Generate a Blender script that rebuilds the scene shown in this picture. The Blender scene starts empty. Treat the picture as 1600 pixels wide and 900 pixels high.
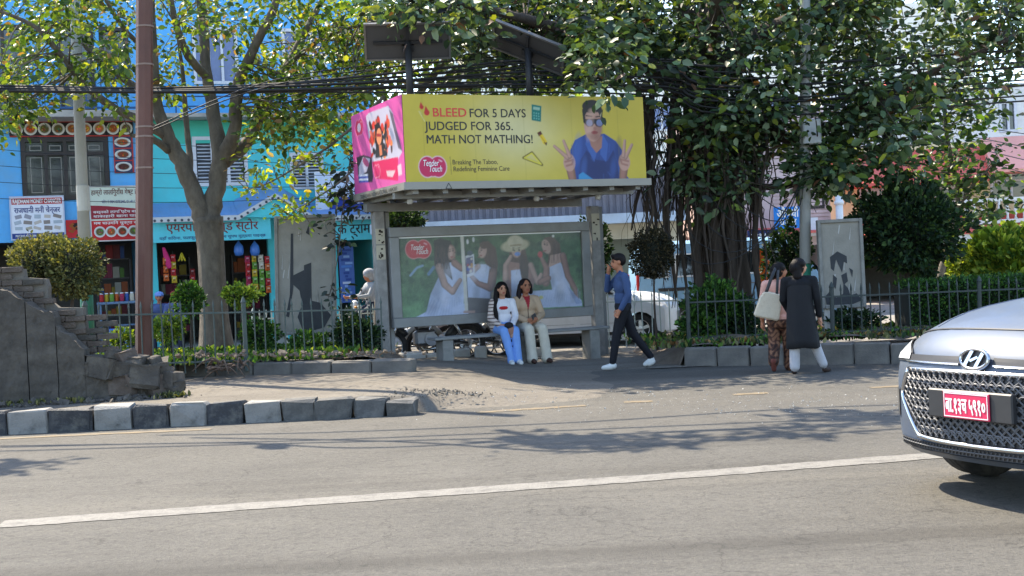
import bpy, bmesh, math, random
import numpy as np
from mathutils import Vector, Matrix
SC = bpy.context.scene
COL = SC.collection
rnd = random.Random(7)
NR = np.random.default_rng(11)
R = math.radians

# ---------------------------------------------------------------- camera, sky, sun, exposure
F_PX, CAM_H, PITCH, ROLL = 2000.0, 1.5, R(0.745), R(2.75)
_F = Vector((0, math.cos(PITCH), -math.sin(PITCH)))
_U0 = Vector((0, math.sin(PITCH), math.cos(PITCH)))
_R0 = Vector((1, 0, 0))
_Rt = math.cos(ROLL) * _R0 - math.sin(ROLL) * _U0
_Up = math.sin(ROLL) * _R0 + math.cos(ROLL) * _U0
CAM = Vector((0, 0, CAM_H))
cd = bpy.data.cameras.new('camera'); co = bpy.data.objects.new('camera', cd); COL.objects.link(co)
cd.sensor_width = 36.0; cd.lens = F_PX / 1600 * 36; cd.clip_start = 0.05; cd.clip_end = 2000
m4 = Matrix(((_Rt.x, _Up.x, -_F.x, CAM.x), (_Rt.y, _Up.y, -_F.y, CAM.y), (_Rt.z, _Up.z, -_F.z, CAM.z), (0, 0, 0, 1)))
co.matrix_world = m4
SC.camera = co
SUN_AZ, SUN_EL = R(-44), R(51)       # azimuth from +Y, negative = to the left; behind the shelter
w = bpy.data.worlds.new('World'); SC.world = w; w.use_nodes = True
nt = w.node_tree; bg = nt.nodes['Background']
sky = nt.nodes.new('ShaderNodeTexSky'); sky.sky_type = 'NISHITA'; sky.sun_disc = False
sky.sun_elevation = SUN_EL; sky.sun_rotation = SUN_AZ; sky.dust_density = 2.5; sky.air_density = 1.2
sky.ozone_density = 1.0; sky.altitude = 1300
nt.links.new(sky.outputs[0], bg.inputs[0]); bg.inputs[1].default_value = 0.15
sl = bpy.data.lights.new('sun', 'SUN'); so = bpy.data.objects.new('sun', sl); COL.objects.link(so)
sl.energy = 3.7; sl.angle = R(0.5); sl.color = (1.0, 0.885, 0.70)
sd = Vector((math.sin(SUN_AZ) * math.cos(SUN_EL), math.cos(SUN_AZ) * math.cos(SUN_EL), math.sin(SUN_EL)))
so.rotation_euler = sd.to_track_quat('Z', 'Y').to_euler(); so.location = (0, 0, 30)
SC.view_settings.view_transform = 'Standard'; SC.view_settings.look = 'None'
SC.view_settings.exposure = 1.75; SC.view_settings.gamma = 1.0; SC.view_settings.use_curve_mapping = False
SC.render.engine = 'CYCLES'
SC.cycles.use_denoising = True; SC.cycles.max_bounces = 6; SC.cycles.transparent_max_bounces = 8
SC.cycles.caustics_reflective = False; SC.cycles.caustics_refractive = False

# ---------------------------------------------------------------- layout helpers (survey of the place)
def ray(u, v):
    return _F * F_PX + _Rt * (u - 800) + _Up * (450 - v)
def atY(u, v, Y):
    d = ray(u, v); return CAM + d * (Y / d.y)
def onG(u, v, z=0.0):
    d = ray(u, v); return CAM + d * ((z - CAM_H) / d.z)
class Frame:                          # a vertical plane through (x,y), running along angle a; hit() gives (along, height)
    def __init__(s, x, y, a):
        s.o = Vector((x, y, 0)); s.a = R(a); s.d = Vector((math.cos(s.a), math.sin(s.a), 0)); s.n = Vector((-math.sin(s.a), math.cos(s.a), 0))
    def hit(s, u, v, off=0.0):
        d = ray(u, v); k = ((s.o + s.n * off - CAM).dot(s.n)) / d.dot(s.n); p = CAM + d * k
        return (p - s.o).dot(s.d), p.z
    def at(s, t, off=0.0, z=0.0):
        p = s.o + s.d * t + s.n * off; return Vector((p.x, p.y, z))

# ---------------------------------------------------------------- colour and materials
def lin(c):
    c = np.asarray(c, float) / 255.0
    return np.where(c <= 0.04045, c / 12.92, ((c + 0.055) / 1.055) ** 2.4)
def L(r, g, b, k=1.0):
    a = np.clip(lin((r, g, b)) * k, 0, 1); return (float(a[0]), float(a[1]), float(a[2]), 1)
MATS = {}
def mat(name, col=(0.5, 0.5, 0.5), rough=0.7, var=0.18, scale=6.0, bump=0.0, bscale=40.0, metal=0.0, coat=0.0, dirt=None, dscale=1.5, damt=0.5,
        spec=0.5, alpha=None, trans=0.0, vcol=False, stretch=None):
    if name in MATS: return MATS[name]
    m = bpy.data.materials.new(name); m.use_nodes = True; MATS[name] = m
    t = m.node_tree; N = t.nodes; K = t.links; b = N['Principled BSDF']
    b.inputs['Roughness'].default_value = rough; b.inputs['Metallic'].default_value = metal
    b.inputs['Specular IOR Level'].default_value = spec; b.inputs['Coat Weight'].default_value = coat; b.inputs['Coat Roughness'].default_value = 0.08
    tc = N.new('ShaderNodeTexCoord'); src = tc.outputs['Object']
    if stretch:
        mp = N.new('ShaderNodeMapping'); mp.inputs['Scale'].default_value = stretch; K.new(src, mp.inputs[0]); src = mp.outputs[0]
    if vcol:
        at = N.new('ShaderNodeAttribute'); at.attribute_name = 'Col'; base = at.outputs['Color']
    else:
        rg = N.new('ShaderNodeRGB'); rg.outputs[0].default_value = (col[0], col[1], col[2], 1); base = rg.outputs[0]
    if var > 0:
        n = N.new('ShaderNodeTexNoise'); n.inputs['Scale'].default_value = scale; n.inputs['Detail'].default_value = 6; n.inputs['Roughness'].default_value = 0.65
        K.new(src, n.inputs['Vector'])
        mr = N.new('ShaderNodeMapRange'); mr.inputs[1].default_value = 0.25; mr.inputs[2].default_value = 0.75
        mr.inputs[3].default_value = 1 - var; mr.inputs[4].default_value = 1 + var; K.new(n.outputs[0], mr.inputs[0])
        mx = N.new('ShaderNodeVectorMath'); mx.operation = 'SCALE'; K.new(base, mx.inputs[0]); K.new(mr.outputs[0], mx.inputs['Scale']); base = mx.outputs[0]
    if dirt is not None:
        n2 = N.new('ShaderNodeTexNoise'); n2.inputs['Scale'].default_value = dscale; n2.inputs['Detail'].default_value = 8; n2.inputs['Roughness'].default_value = 0.7
        K.new(src, n2.inputs['Vector'])
        r2 = N.new('ShaderNodeMapRange'); r2.inputs[1].default_value = 0.48; r2.inputs[2].default_value = 0.68; r2.inputs[3].default_value = 0; r2.inputs[4].default_value = damt
        K.new(n2.outputs[0], r2.inputs[0])
        m2 = N.new('ShaderNodeMix'); m2.data_type = 'RGBA'; K.new(r2.outputs[0], m2.inputs[0]); K.new(base, m2.inputs[6]); m2.inputs[7].default_value = (dirt[0], dirt[1], dirt[2], 1)
        base = m2.outputs[2]
    K.new(base, b.inputs['Base Color'])
    if bump > 0:
        n3 = N.new('ShaderNodeTexNoise'); n3.inputs['Scale'].default_value = bscale; n3.inputs['Detail'].default_value = 5; K.new(src, n3.inputs['Vector'])
        bp = N.new('ShaderNodeBump'); bp.inputs['Strength'].default_value = bump; bp.inputs['Distance'].default_value = 0.02
        K.new(n3.outputs[0], bp.inputs['Height']); K.new(bp.outputs[0], b.inputs['Normal'])
    if trans > 0:
        tr = N.new('ShaderNodeBsdfTranslucent'); ms = N.new('ShaderNodeMixShader'); ms.inputs[0].default_value = trans
        sc_ = N.new('ShaderNodeVectorMath'); sc_.operation = 'MULTIPLY'; sc_.inputs[1].default_value = (1.35, 1.25, 0.35); K.new(base, sc_.inputs[0])
        K.new(sc_.outputs[0], tr.inputs[0]); K.new(b.outputs[0], ms.inputs[1]); K.new(tr.outputs[0], ms.inputs[2])
        K.new(ms.outputs[0], N['Material Output'].inputs[0])
    if alpha is not None: b.inputs['Alpha'].default_value = alpha
    return m

# ---------------------------------------------------------------- mesh builder
def rotm(ax, ay, az):
    return Matrix.Rotation(az, 4, 'Z') @ Matrix.Rotation(ay, 4, 'Y') @ Matrix.Rotation(ax, 4, 'X')
class MB:
    def __init__(s): s.v = []; s.f = []; s.c = []; s.cur = None
    def col(s, c): s.cur = c; return s
    def add(s, vs, fs):
        o = len(s.v); s.v += [tuple(p) for p in vs]; s.f += [tuple(i + o for i in f) for f in fs]; s.c += [s.cur] * len(fs); return s
    def box(s, x0, x1, y0, y1, z0, z1, M=None):
        vs = [Vector((x, y, z)) for z in (z0, z1) for (x, y) in ((x0, y0), (x1, y0), (x1, y1), (x0, y1))]
        if M is not None: vs = [M @ p for p in vs]
        return s.add(vs, [(3, 2, 1, 0), (4, 5, 6, 7), (0, 1, 5, 4), (1, 2, 6, 5), (2, 3, 7, 6), (3, 0, 4, 7)])
    def cbox(s, c, sz, M=None, j=0.0):
        c = Vector(c); h = Vector(sz) / 2; T = Matrix.Translation(c) @ (M if M is not None else Matrix())
        vs = [Vector((x * h.x, y * h.y, z * h.z)) for z in (-1, 1) for (x, y) in ((-1, -1), (1, -1), (1, 1), (-1, 1))]
        vs = [T @ Vector((p.x * (1 + rnd.uniform(-j, j)), p.y * (1 + rnd.uniform(-j, j)), p.z * (1 + rnd.uniform(-j, j)))) for p in vs]
        return s.add(vs, [(3, 2, 1, 0), (4, 5, 6, 7), (0, 1, 5, 4), (1, 2, 6, 5), (2, 3, 7, 6), (3, 0, 4, 7)])
    def bevbox(s, x0, x1, y0, y1, z0, z1, b=0.01, M=None):
        # chamfered box: 24 verts via three shrunken slabs
        pts = []
        for sx, X, XI in ((-1, x0, x0 + b), (1, x1, x1 - b)):
            for sy, Y, YI in ((-1, y0, y0 + b), (1, y1, y1 - b)):
                for sz, Z, ZI in ((-1, z0, z0 + b), (1, z1, z1 - b)):
                    pts += [(X, YI, ZI), (XI, Y, ZI), (XI, YI, Z)]
        bm = bmesh.new(); [bm.verts.new(p) for p in pts]
        bmesh.ops.convex_hull(bm, input=bm.verts[:]); bm.verts.index_update()
        vs = [v.co.copy() for v in bm.verts]; fs = [tuple(v.index for v in f.verts) for f in bm.faces]; bm.free()
        if M is not None: vs = [M @ p for p in vs]
        return s.add(vs, fs)
    def tube(s, pts, rad, n=8, caps=True, flat=1.0):
        pts = [Vector(p) for p in pts]; m = len(pts)
        if not hasattr(rad, '__len__'): rad = [rad] * m
        vs = []; fs = []; ref = None
        for i, p in enumerate(pts):
            d = (pts[min(i + 1, m - 1)] - pts[max(i - 1, 0)])
            d = d.normalized() if d.length > 1e-9 else Vector((0, 0, 1))
            if ref is None:
                ref = Vector((1, 0, 0)) if abs(d.x) < 0.9 else Vector((0, 1, 0))
            a = (ref - d * ref.dot(d)).normalized(); b = d.cross(a); ref = a
            for k in range(n):
                t = 2 * math.pi * k / n
                vs.append(p + (a * math.cos(t) + b * math.sin(t) * flat) * rad[i])
        for i in range(m - 1):
            for k in range(n):
                k2 = (k + 1) % n
                fs.append((i * n + k, i * n + k2, (i + 1) * n + k2, (i + 1) * n + k))
        if caps: fs.append(tuple(range(n - 1, -1, -1))); fs.append(tuple((m - 1) * n + k for k in range(n)))
        return s.add(vs, fs)
    def bar(s, a, b, r, n=8): return s.tube([a, b], r, n)
    def lathe(s, prof, n=20, M=None, caps=True):          # prof [(r,z)] around local Z
        vs = []; fs = []; m = len(prof)
        for (r_, z) in prof:
            for k in range(n):
                t = 2 * math.pi * k / n; vs.append(Vector((r_ * math.cos(t), r_ * math.sin(t), z)))
        for i in range(m - 1):
            for k in range(n):
                k2 = (k + 1) % n; fs.append((i * n + k, i * n + k2, (i + 1) * n + k2, (i + 1) * n + k))
        if caps: fs.append(tuple(range(n - 1, -1, -1))); fs.append(tuple((m - 1) * n + k for k in range(n)))
        if M is not None: vs = [M @ p for p in vs]
        return s.add(vs, fs)
    def torus(s, c, Rr, r, axis='Y', n=28, k=8, M=None):
        vs = []; fs = []
        for i in range(n):
            a = 2 * math.pi * i / n
            for j in range(k):
                b = 2 * math.pi * j / k; q = Rr + r * math.cos(b)
                p = {'Y': (q * math.cos(a), r * math.sin(b), q * math.sin(a)), 'Z': (q * math.cos(a), q * math.sin(a), r * math.sin(b)),
                     'X': (r * math.sin(b), q * math.cos(a), q * math.sin(a))}[axis]
                p = Vector(p) + Vector(c); vs.append(M @ p if M is not None else p)
        for i in range(n):
            for j in range(k):
                fs.append((i * k + j, ((i + 1) % n) * k + j, ((i + 1) % n) * k + (j + 1) % k, i * k + (j + 1) % k))
        return s.add(vs, fs)
    def ball(s, c, r, n=12, m=8, M=None):
        if not hasattr(r, '__len__'): r = (r, r, r)
        prof = [(math.sin(math.pi * i / m), -math.cos(math.pi * i / m)) for i in range(m + 1)]
        T = Matrix.Translation(Vector(c)) @ (M if M is not None else Matrix()) @ Matrix.Diagonal((r[0], r[1], r[2], 1))
        return s.lathe([(max(a, 1e-4), z) for a, z in prof], n, T)
    def prism(s, outline, y0, y1, M=None):                # outline [(x,z)] extruded along y
        n = len(outline); vs = [Vector((x, y0, z)) for x, z in outline] + [Vector((x, y1, z)) for x, z in outline]
        fs = [tuple(range(n)), tuple(range(2 * n - 1, n - 1, -1))] + [(i, i + n, (i + 1) % n + n, (i + 1) % n) for i in range(n)]
        if M is not None: vs = [M @ p for p in vs]
        return s.add(vs, fs)
    def grid(s, fn, nu, nv):
        vs = [fn(i / nu, j / nv) for j in range(nv + 1) for i in range(nu + 1)]
        fs = [(j * (nu + 1) + i, j * (nu + 1) + i + 1, (j + 1) * (nu + 1) + i + 1, (j + 1) * (nu + 1) + i) for j in range(nv) for i in range(nu)]
        return s.add(vs, fs)
    def mesh(s, name, m, smooth=False):
        me = bpy.data.meshes.new(name); me.from_pydata(s.v, [], s.f)
        for q in (m if isinstance(m, (list, tuple)) else [m]): me.materials.append(q)
        if any(c is not None for c in s.c):
            at = me.color_attributes.new('Col', 'FLOAT_COLOR', 'CORNER')
            arr = np.zeros((len(me.loops), 4), np.float32); arr[:, 3] = 1
            tot = np.zeros(len(me.polygons), np.int32); me.polygons.foreach_get('loop_total', tot)
            cc = np.array([(c if c is not None else (0.5, 0.5, 0.5))[:3] for c in s.c], np.float32)
            arr[:, :3] = np.repeat(cc, tot, axis=0); at.data.foreach_set('color', arr.ravel())
        if smooth: me.shade_smooth()
        me.update(); return me
    def build(s, name, m, parent=None, smooth=False, loc=None, rz=0.0):
        return link(name, s.mesh(name, m, smooth), parent, loc, rz)
def link(name, me, parent=None, loc=None, rz=0.0):
    o = bpy.data.objects.new(name, me); COL.objects.link(o)
    if parent is not None: o.parent = parent
    if loc is not None: o.location = loc
    if rz: o.rotation_euler = (0, 0, rz)
    return o
def tag(o, label=None, cat=None, group=None, kind=None):
    if label: o['label'] = label
    if cat: o['category'] = cat
    if group: o['group'] = group
    if kind: o['kind'] = kind
    return o
def thing(name, label, cat, loc=(0, 0, 0), rz=0.0, group=None):
    o = bpy.data.objects.new(name, None); COL.objects.link(o); o.location = loc; o.rotation_euler = (0, 0, rz); o.empty_display_size = 0.1
    return tag(o, label, cat, group)
def raw_mesh(name, V, Fq, m, col=None, smooth=False):       # numpy verts, equal-size faces, per-vertex colours
    me = bpy.data.meshes.new(name); V = np.asarray(V, np.float32); Fq = np.asarray(Fq, np.int32); k = Fq.shape[1]
    me.vertices.add(len(V)); me.vertices.foreach_set('co', V.ravel())
    me.loops.add(Fq.size); me.loops.foreach_set('vertex_index', Fq.ravel())
    me.polygons.add(len(Fq)); me.polygons.foreach_set('loop_start', np.arange(0, Fq.size, k, dtype=np.int32))
    me.polygons.foreach_set('loop_total', np.full(len(Fq), k, np.int32))
    me.materials.append(m)
    if col is not None:
        at = me.color_attributes.new('Col', 'FLOAT_COLOR', 'POINT'); c4 = np.ones((len(V), 4), np.float32); c4[:, :3] = col
        at.data.foreach_set('color', c4.ravel())
    me.update(calc_edges=True); me.validate()
    if smooth: me.shade_smooth()
    return me
def catmull(pts, n=4):
    pts = [Vector(p) for p in pts]; out = []
    for i in range(len(pts) - 1):
        p0 = pts[max(i - 1, 0)]; p1 = pts[i]; p2 = pts[i + 1]; p3 = pts[min(i + 2, len(pts) - 1)]
        for k in range(n):
            t = k / n
            out.append(0.5 * ((2 * p1) + (p2 - p0) * t + (2 * p0 - 5 * p1 + 4 * p2 - p3) * t * t + (3 * p1 - p0 - 3 * p2 + p3) * t ** 3))
    out.append(pts[-1]); return out
def lerp_list(vals, n):
    x = np.linspace(0, len(vals) - 1, n); return list(np.interp(x, np.arange(len(vals)), vals))

# text as flat mesh; x runs right, z up, front faces -y
def text_mb(mb, s, size, x=0, z=0, align='CENTER', bold=0.0, width=None, shear=0.0, depth=0.002, y=0.0, M=None, space=1.0):
    cu = bpy.data.curves.new('t', 'FONT'); cu.body = s; cu.size = size; cu.align_x = align; cu.align_y = 'CENTER'; cu.offset = 0.0; cu.shear = shear
    cu.space_character = space; cu.resolution_u = 4; cu.extrude = 0.0
    ob = bpy.data.objects.new('t', cu); COL.objects.link(ob)
    dg = bpy.context.evaluated_depsgraph_get(); dg.update()
    me = bpy.data.meshes.new_from_object(ob.evaluated_get(dg))
    vs = [v.co.copy() for v in me.vertices]; fs = [tuple(p.vertices) for p in me.polygons]
    bpy.data.objects.remove(ob); bpy.data.curves.remove(cu); bpy.data.meshes.remove(me)
    if not vs: return mb
    k = 1.0
    if width:
        wx = max(v.x for v in vs) - min(v.x for v in vs); k = width / max(wx, 1e-6)
    st = [0.0] if bold <= 0.004 else [-bold * size * 0.7, 0.0, bold * size * 0.7]
    for i, dx in enumerate(st):                               # heavier weight: stamped side by side
        for dz in ([0.0] if bold <= 0.004 else [-bold * size * 0.4, bold * size * 0.4]):
            out = [Vector((v.x * k + x + dx, y - depth - 0.0002 * i - (0.0001 if dz > 0 else 0), v.y + z + dz)) for v in vs]
            if M is not None: out = [M @ p for p in out]
            mb.add(out, fs)
    return mb

# flat print: a painted grid of coloured vertices
class Paint:
    def __init__(s, w, h, nx, ny, bg, ss=3):
        s.w, s.h, s.nx, s.ny, s.ss = w, h, nx, ny, ss
        xs = (np.arange(nx * ss) + 0.5) / (nx * ss) * w; ys = (np.arange(ny * ss) + 0.5) / (ny * ss) * h
        s.X, s.Y = np.meshgrid(xs, ys); s.I = np.zeros((ny * ss, nx * ss, 3)); s.I[:] = lin(bg)
    def put(s, m, c, a=1.0):
        m = (m * a)[..., None]; s.I = s.I * (1 - m) + m * (lin(c) if not callable(c) else c(s.X, s.Y)); return s
    def ell(s, cx, cy, rx, ry, c, rot=0.0, a=1.0, soft=0.0):
        dx, dy = s.X - cx, s.Y - cy; ca, sa = math.cos(R(rot)), math.sin(R(rot)); p = (dx * ca + dy * sa) / rx; q = (-dx * sa + dy * ca) / ry; d = p * p + q * q
        return s.put(np.clip((1 + soft - d) / (2 * soft), 0, 1) if soft else (d < 1).astype(float), c, a)
    def poly(s, pts, c, a=1.0):
        ins = np.zeros(s.X.shape, bool); n = len(pts)
        for i in range(n):
            x1, y1 = pts[i]; x2, y2 = pts[(i + 1) % n]
            if y1 == y2: continue
            cond = ((y1 > s.Y) != (y2 > s.Y)) & (s.X < (x2 - x1) * (s.Y - y1) / (y2 - y1) + x1); ins ^= cond
        return s.put(ins.astype(float), c, a)
    def line(s, pts, wd, c, a=1.0):
        m = np.zeros(s.X.shape)
        for (x1, y1), (x2, y2) in zip(pts[:-1], pts[1:]):
            L2 = max((x2 - x1) ** 2 + (y2 - y1) ** 2, 1e-9); t = np.clip(((s.X - x1) * (x2 - x1) + (s.Y - y1) * (y2 - y1)) / L2, 0, 1)
            m = np.maximum(m, (np.hypot(s.X - x1 - t * (x2 - x1), s.Y - y1 - t * (y2 - y1)) < wd / 2))
        return s.put(m.astype(float), c, a)
    def blur(s, n=1):
        for _ in range(n):
            a = np.pad(s.I, ((1, 1), (1, 1), (0, 0)), 'edge'); s.I = (a[:-2, 1:-1] + a[2:, 1:-1] + a[1:-1, :-2] + a[1:-1, 2:] + 2 * a[1:-1, 1:-1]) / 6
        return s
    def limb(s, pts, ws, c, rim=True):                      # tapered stroke, darker towards its edge
        if rim and not callable(c):
            s.limb(pts, ws, tuple(int(q * .78) for q in c), False); o = s.w * 0.0016; s.limb([(x - o, y - o) for x, y in pts], [q * .72 for q in ws], tuple(int(q * .93) for q in c), False); return s.limb([(x - 1.6 * o, y - 1.6 * o) for x, y in pts], [q * .42 for q in ws], c, False)
        m = np.zeros(s.X.shape)
        for (x1, y1), (x2, y2), w1, w2 in zip(pts[:-1], pts[1:], ws[:-1], ws[1:]):
            L2 = max((x2 - x1) ** 2 + (y2 - y1) ** 2, 1e-9); t = np.clip(((s.X - x1) * (x2 - x1) + (s.Y - y1) * (y2 - y1)) / L2, 0, 1)
            m = np.maximum(m, (np.hypot(s.X - x1 - t * (x2 - x1), s.Y - y1 - t * (y2 - y1)) < (w1 + t * (w2 - w1)) / 2))
        return s.put(m.astype(float), c)
    def mottle(s, amt, sc, seed=0):
        g = np.random.default_rng(seed); n = np.zeros(s.X.shape)
        for k, q in enumerate((1, 2.3, 5, 11)):
            gx = int(s.w * sc * q) + 3; gy = int(s.h * sc * q) + 3; t = g.random((gy, gx)); fx = s.X / s.w * (gx - 2); fy = s.Y / s.h * (gy - 2)
            i, j = fx.astype(int), fy.astype(int); a, b = fx - i, fy - j
            n += ((t[j, i] * (1 - a) + t[j, i + 1] * a) * (1 - b) + (t[j + 1, i] * (1 - a) + t[j + 1, i + 1] * a) * b - 0.5) / (k + 1)
        s.I = np.clip(s.I * (1 + amt * n[..., None]), 0, 1); return s
    def object(s, name, m, parent, M, gain=1.0):            # M maps (x, z) plane with front to -y
        ny, nx, q = s.ny, s.nx, s.ss; c = s.I.reshape(ny, q, nx, q, 3).mean((1, 3))[::-1] * gain
        xs = np.linspace(0, s.w, nx); zs = np.linspace(0, s.h, ny); X, Z = np.meshgrid(xs, zs)
        V = np.stack([X.ravel(), np.zeros(X.size), Z.ravel()], 1); Mn = np.array(M); V = V @ Mn[:3, :3].T + Mn[:3, 3]
        i, j = np.meshgrid(np.arange(nx - 1), np.arange(ny - 1)); a = (j * nx + i).ravel()
        Fq = np.stack([a, a + 1, a + nx + 1, a + nx], 1)
        return link(name, raw_mesh(name, V, Fq, m, np.clip(c.reshape(-1, 3), 0, 0.9)), parent)

# leaves
LEAF = np.array([(0, 0, 0), (-0.27, 0.28, 0.06), (-0.24, 0.66, 0.05), (0, 1.0, -0.06), (0.24, 0.66, 0.05), (0.27, 0.28, 0.06)])
LEAF_F = np.array([(0, 3, 2, 1), (0, 5, 4, 3)])
def leaf_arrays(P, D, size, rng, roll=1.2):
    n = len(P); D = D / np.maximum(np.linalg.norm(D, axis=1, keepdims=True), 1e-6)
    up = np.tile((0.0, 0.0, 1.0), (n, 1)); S = np.cross(D, up); bad = np.linalg.norm(S, axis=1) < 1e-3; S[bad] = (1, 0, 0)
    S /= np.linalg.norm(S, axis=1, keepdims=True); N_ = np.cross(S, D); a = rng.normal(0, roll, n)[:, None]
    S2 = S * np.cos(a) + N_ * np.sin(a); N2 = np.cross(S2, D); sz = size[:, None, None]
    V = P[:, None, :] + sz * (LEAF[None, :, 0:1] * S2[:, None, :] + LEAF[None, :, 1:2] * D[:, None, :] + LEAF[None, :, 2:3] * N2[:, None, :])
    Fq = LEAF_F[None] + (np.arange(n) * 6)[:, None, None]
    return V.reshape(-1, 3), Fq.reshape(-1, 4)
def leaf_mesh(name, P, D, size, pal, wts, m, rng, roll=1.2, jit=0.25):
    V, Fq = leaf_arrays(P, D, size, rng, roll); pal = np.array(pal); k = rng.choice(len(pal), len(P), p=np.array(wts) / sum(wts))
    c = pal[k] * (1 + rng.normal(0, jit, (len(P), 1))); c = np.repeat(np.clip(c, 0.004, 0.9), 6, axis=0)
    return raw_mesh(name, V, Fq, m, c)
# ---------------------------------------------------------------- ground, road, kerbs
def asphalt(name, c0, c1, dust, dust_amt=0.5):
    m = bpy.data.materials.new(name); m.use_nodes = True; t = m.node_tree; N = t.nodes; K = t.links; b = N['Principled BSDF']
    tc = N.new('ShaderNodeTexCoord'); src = tc.outputs['Object']
    def noise(sc, det=6, ro=0.6, st=None):
        n = N.new('ShaderNodeTexNoise'); n.inputs['Scale'].default_value = sc; n.inputs['Detail'].default_value = det; n.inputs['Roughness'].default_value = ro
        if st:
            mp = N.new('ShaderNodeMapping'); mp.inputs['Scale'].default_value = st; mp.inputs['Rotation'].default_value = (0, 0, R(-9)); K.new(src, mp.inputs[0]); K.new(mp.outputs[0], n.inputs['Vector'])
        else: K.new(src, n.inputs['Vector'])
        return n.outputs[0]
    def rng(v, a, b_, c, d):
        r = N.new('ShaderNodeMapRange'); r.inputs[1].default_value = a; r.inputs[2].default_value = b_; r.inputs[3].default_value = c; r.inputs[4].default_value = d; K.new(v, r.inputs[0]); return r.outputs[0]
    def mix(f, a, b_):
        x = N.new('ShaderNodeMix'); x.data_type = 'RGBA'; K.new(f, x.inputs[0])
        for i, q in ((6, a), (7, b_)):
            if isinstance(q, tuple): x.inputs[i].default_value = (q[0], q[1], q[2], 1)
            else: K.new(q, x.inputs[i])
        return x.outputs[2]
    c = mix(rng(noise(0.7, 9, 0.7), 0.36, 0.64, 0, 1), c0, c1)
    c = mix(rng(noise(0.5, 5, 0.6, (0.16, 1.3, 1)), 0.52, 0.72, 0, dust_amt), c, dust)
    c = mix(rng(noise(0.55, 5, 0.7, (0.22, 1.1, 1)), 0.56, 0.70, 0, 0.6), c, (c0[0] * 0.5, c0[1] * 0.48, c0[2] * 0.45))
    v = N.new('ShaderNodeTexVoronoi'); v.inputs['Scale'].default_value = 55; K.new(src, v.inputs['Vector'])
    c = mix(rng(v.outputs['Color'], 0.0, 1.0, 0, 0.30), c, (dust[0] * 1.25, dust[1] * 1.25, dust[2] * 1.2))
    c = mix(rng(noise(45, 4, 0.8), 0.50, 0.72, 0, 0.7), c, (c0[0] * 0.38, c0[1] * 0.38, c0[2] * 0.38))
    c = mix(rng(noise(14, 3, 0.75), 0.50, 0.70, 0, 0.55), c, (c0[0] * 0.55, c0[1] * 0.55, c0[2] * 0.55))
    c = mix(rng(noise(19, 3, 0.75), 0.56, 0.74, 0, 0.5), c, (dust[0] * 1.3, dust[1] * 1.3, dust[2] * 1.3))
    c = mix(rng(noise(0.35, 4, 0.55, (0.10, 2.4, 1)), 0.54, 0.64, 0, 0.5), c, (c0[0] * 0.55, c0[1] * 0.53, c0[2] * 0.5))
    cr = N.new('ShaderNodeTexVoronoi'); cr.feature = 'DISTANCE_TO_EDGE'; cr.inputs['Scale'].default_value = 0.55; wv = N.new('ShaderNodeVectorMath'); wv.operation = 'ADD'
    nn_ = N.new('ShaderNodeTexNoise'); nn_.inputs['Scale'].default_value = 2.2; nn_.inputs['Detail'].default_value = 6; K.new(src, nn_.inputs['Vector']); K.new(src, wv.inputs[0]); K.new(nn_.outputs[1], wv.inputs[1]); K.new(wv.outputs[0], cr.inputs['Vector'])
    c = mix(rng(cr.outputs[0], 0.0, 0.006, 0.5, 0), c, (c0[0] * 0.3, c0[1] * 0.3, c0[2] * 0.3))
    K.new(c, b.inputs['Base Color']); b.inputs['Roughness'].default_value = 0.86; b.inputs['Specular IOR Level'].default_value = 0.25
    bp = N.new('ShaderNodeBump'); bp.inputs['Strength'].default_value = 0.9; bp.inputs['Distance'].default_value = 0.012
    K.new(noise(60, 5, 0.7), bp.inputs['Height']); K.new(bp.outputs[0], b.inputs['Normal'])
    return m
ROADM = asphalt('asphalt_road', (0.079, 0.0748, 0.0672), (0.110, 0.1035, 0.0915), (0.142, 0.130, 0.109), 0.75)
PAVEM = asphalt('dusty_pavement', (0.1333, 0.1187, 0.0998), (0.1763, 0.1574, 0.1307), (0.2064, 0.1806, 0.1445), 0.8)
YARDM = asphalt('yard_concrete', (0.2024, 0.1886, 0.1702), (0.2668, 0.2484, 0.2208), (0.3036, 0.2760, 0.2392), 0.5)
SOIL = mat('soil', (0.12, 0.09, 0.065), 0.95, 0.4, 5, 0.8, 30, dirt=(0.20, 0.165, 0.12), dscale=2.0, damt=0.7)
CONC = mat('weathered_concrete', (0.24, 0.23, 0.205), 0.85, 0.25, 4, 0.35, 40, dirt=(0.10, 0.095, 0.085), dscale=2.2, damt=0.6)
CONCL = mat('pale_concrete', (0.46, 0.44, 0.40), 0.8, 0.18, 4, 0.25, 50, dirt=(0.20, 0.185, 0.16), dscale=2.6, damt=0.5)
KB = mat('kerb_black_paint', (0.03, 0.031, 0.035), 0.7, 0.3, 12, 0.4, 60, dirt=(0.12, 0.115, 0.10), dscale=6, damt=0.85)
KW = mat('kerb_white_paint', (0.2322, 0.2219, 0.2021), 0.75, 0.2, 12, 0.4, 60, dirt=(0.0860, 0.0826, 0.0757), dscale=6, damt=0.85)
KG = mat('kerb_worn_grey', (0.0900, 0.0873, 0.0810), 0.85, 0.3, 12, 0.4, 60, dirt=(0.1800, 0.1692, 0.1512), dscale=7, damt=0.6)
LINE = mat('worn_white_line', (0.1849, 0.1737, 0.1522), 0.85, 0.25, 40, 0.5, 60, dirt=(0.1032, 0.0972, 0.0860), dscale=7, damt=0.95)
YLINE = mat('worn_yellow_line', (0.1720, 0.1290, 0.0731), 0.85, 0.2, 14, 0.3, 60, dirt=(0.1204, 0.1118, 0.0989), dscale=3.5, damt=1.0)

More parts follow.
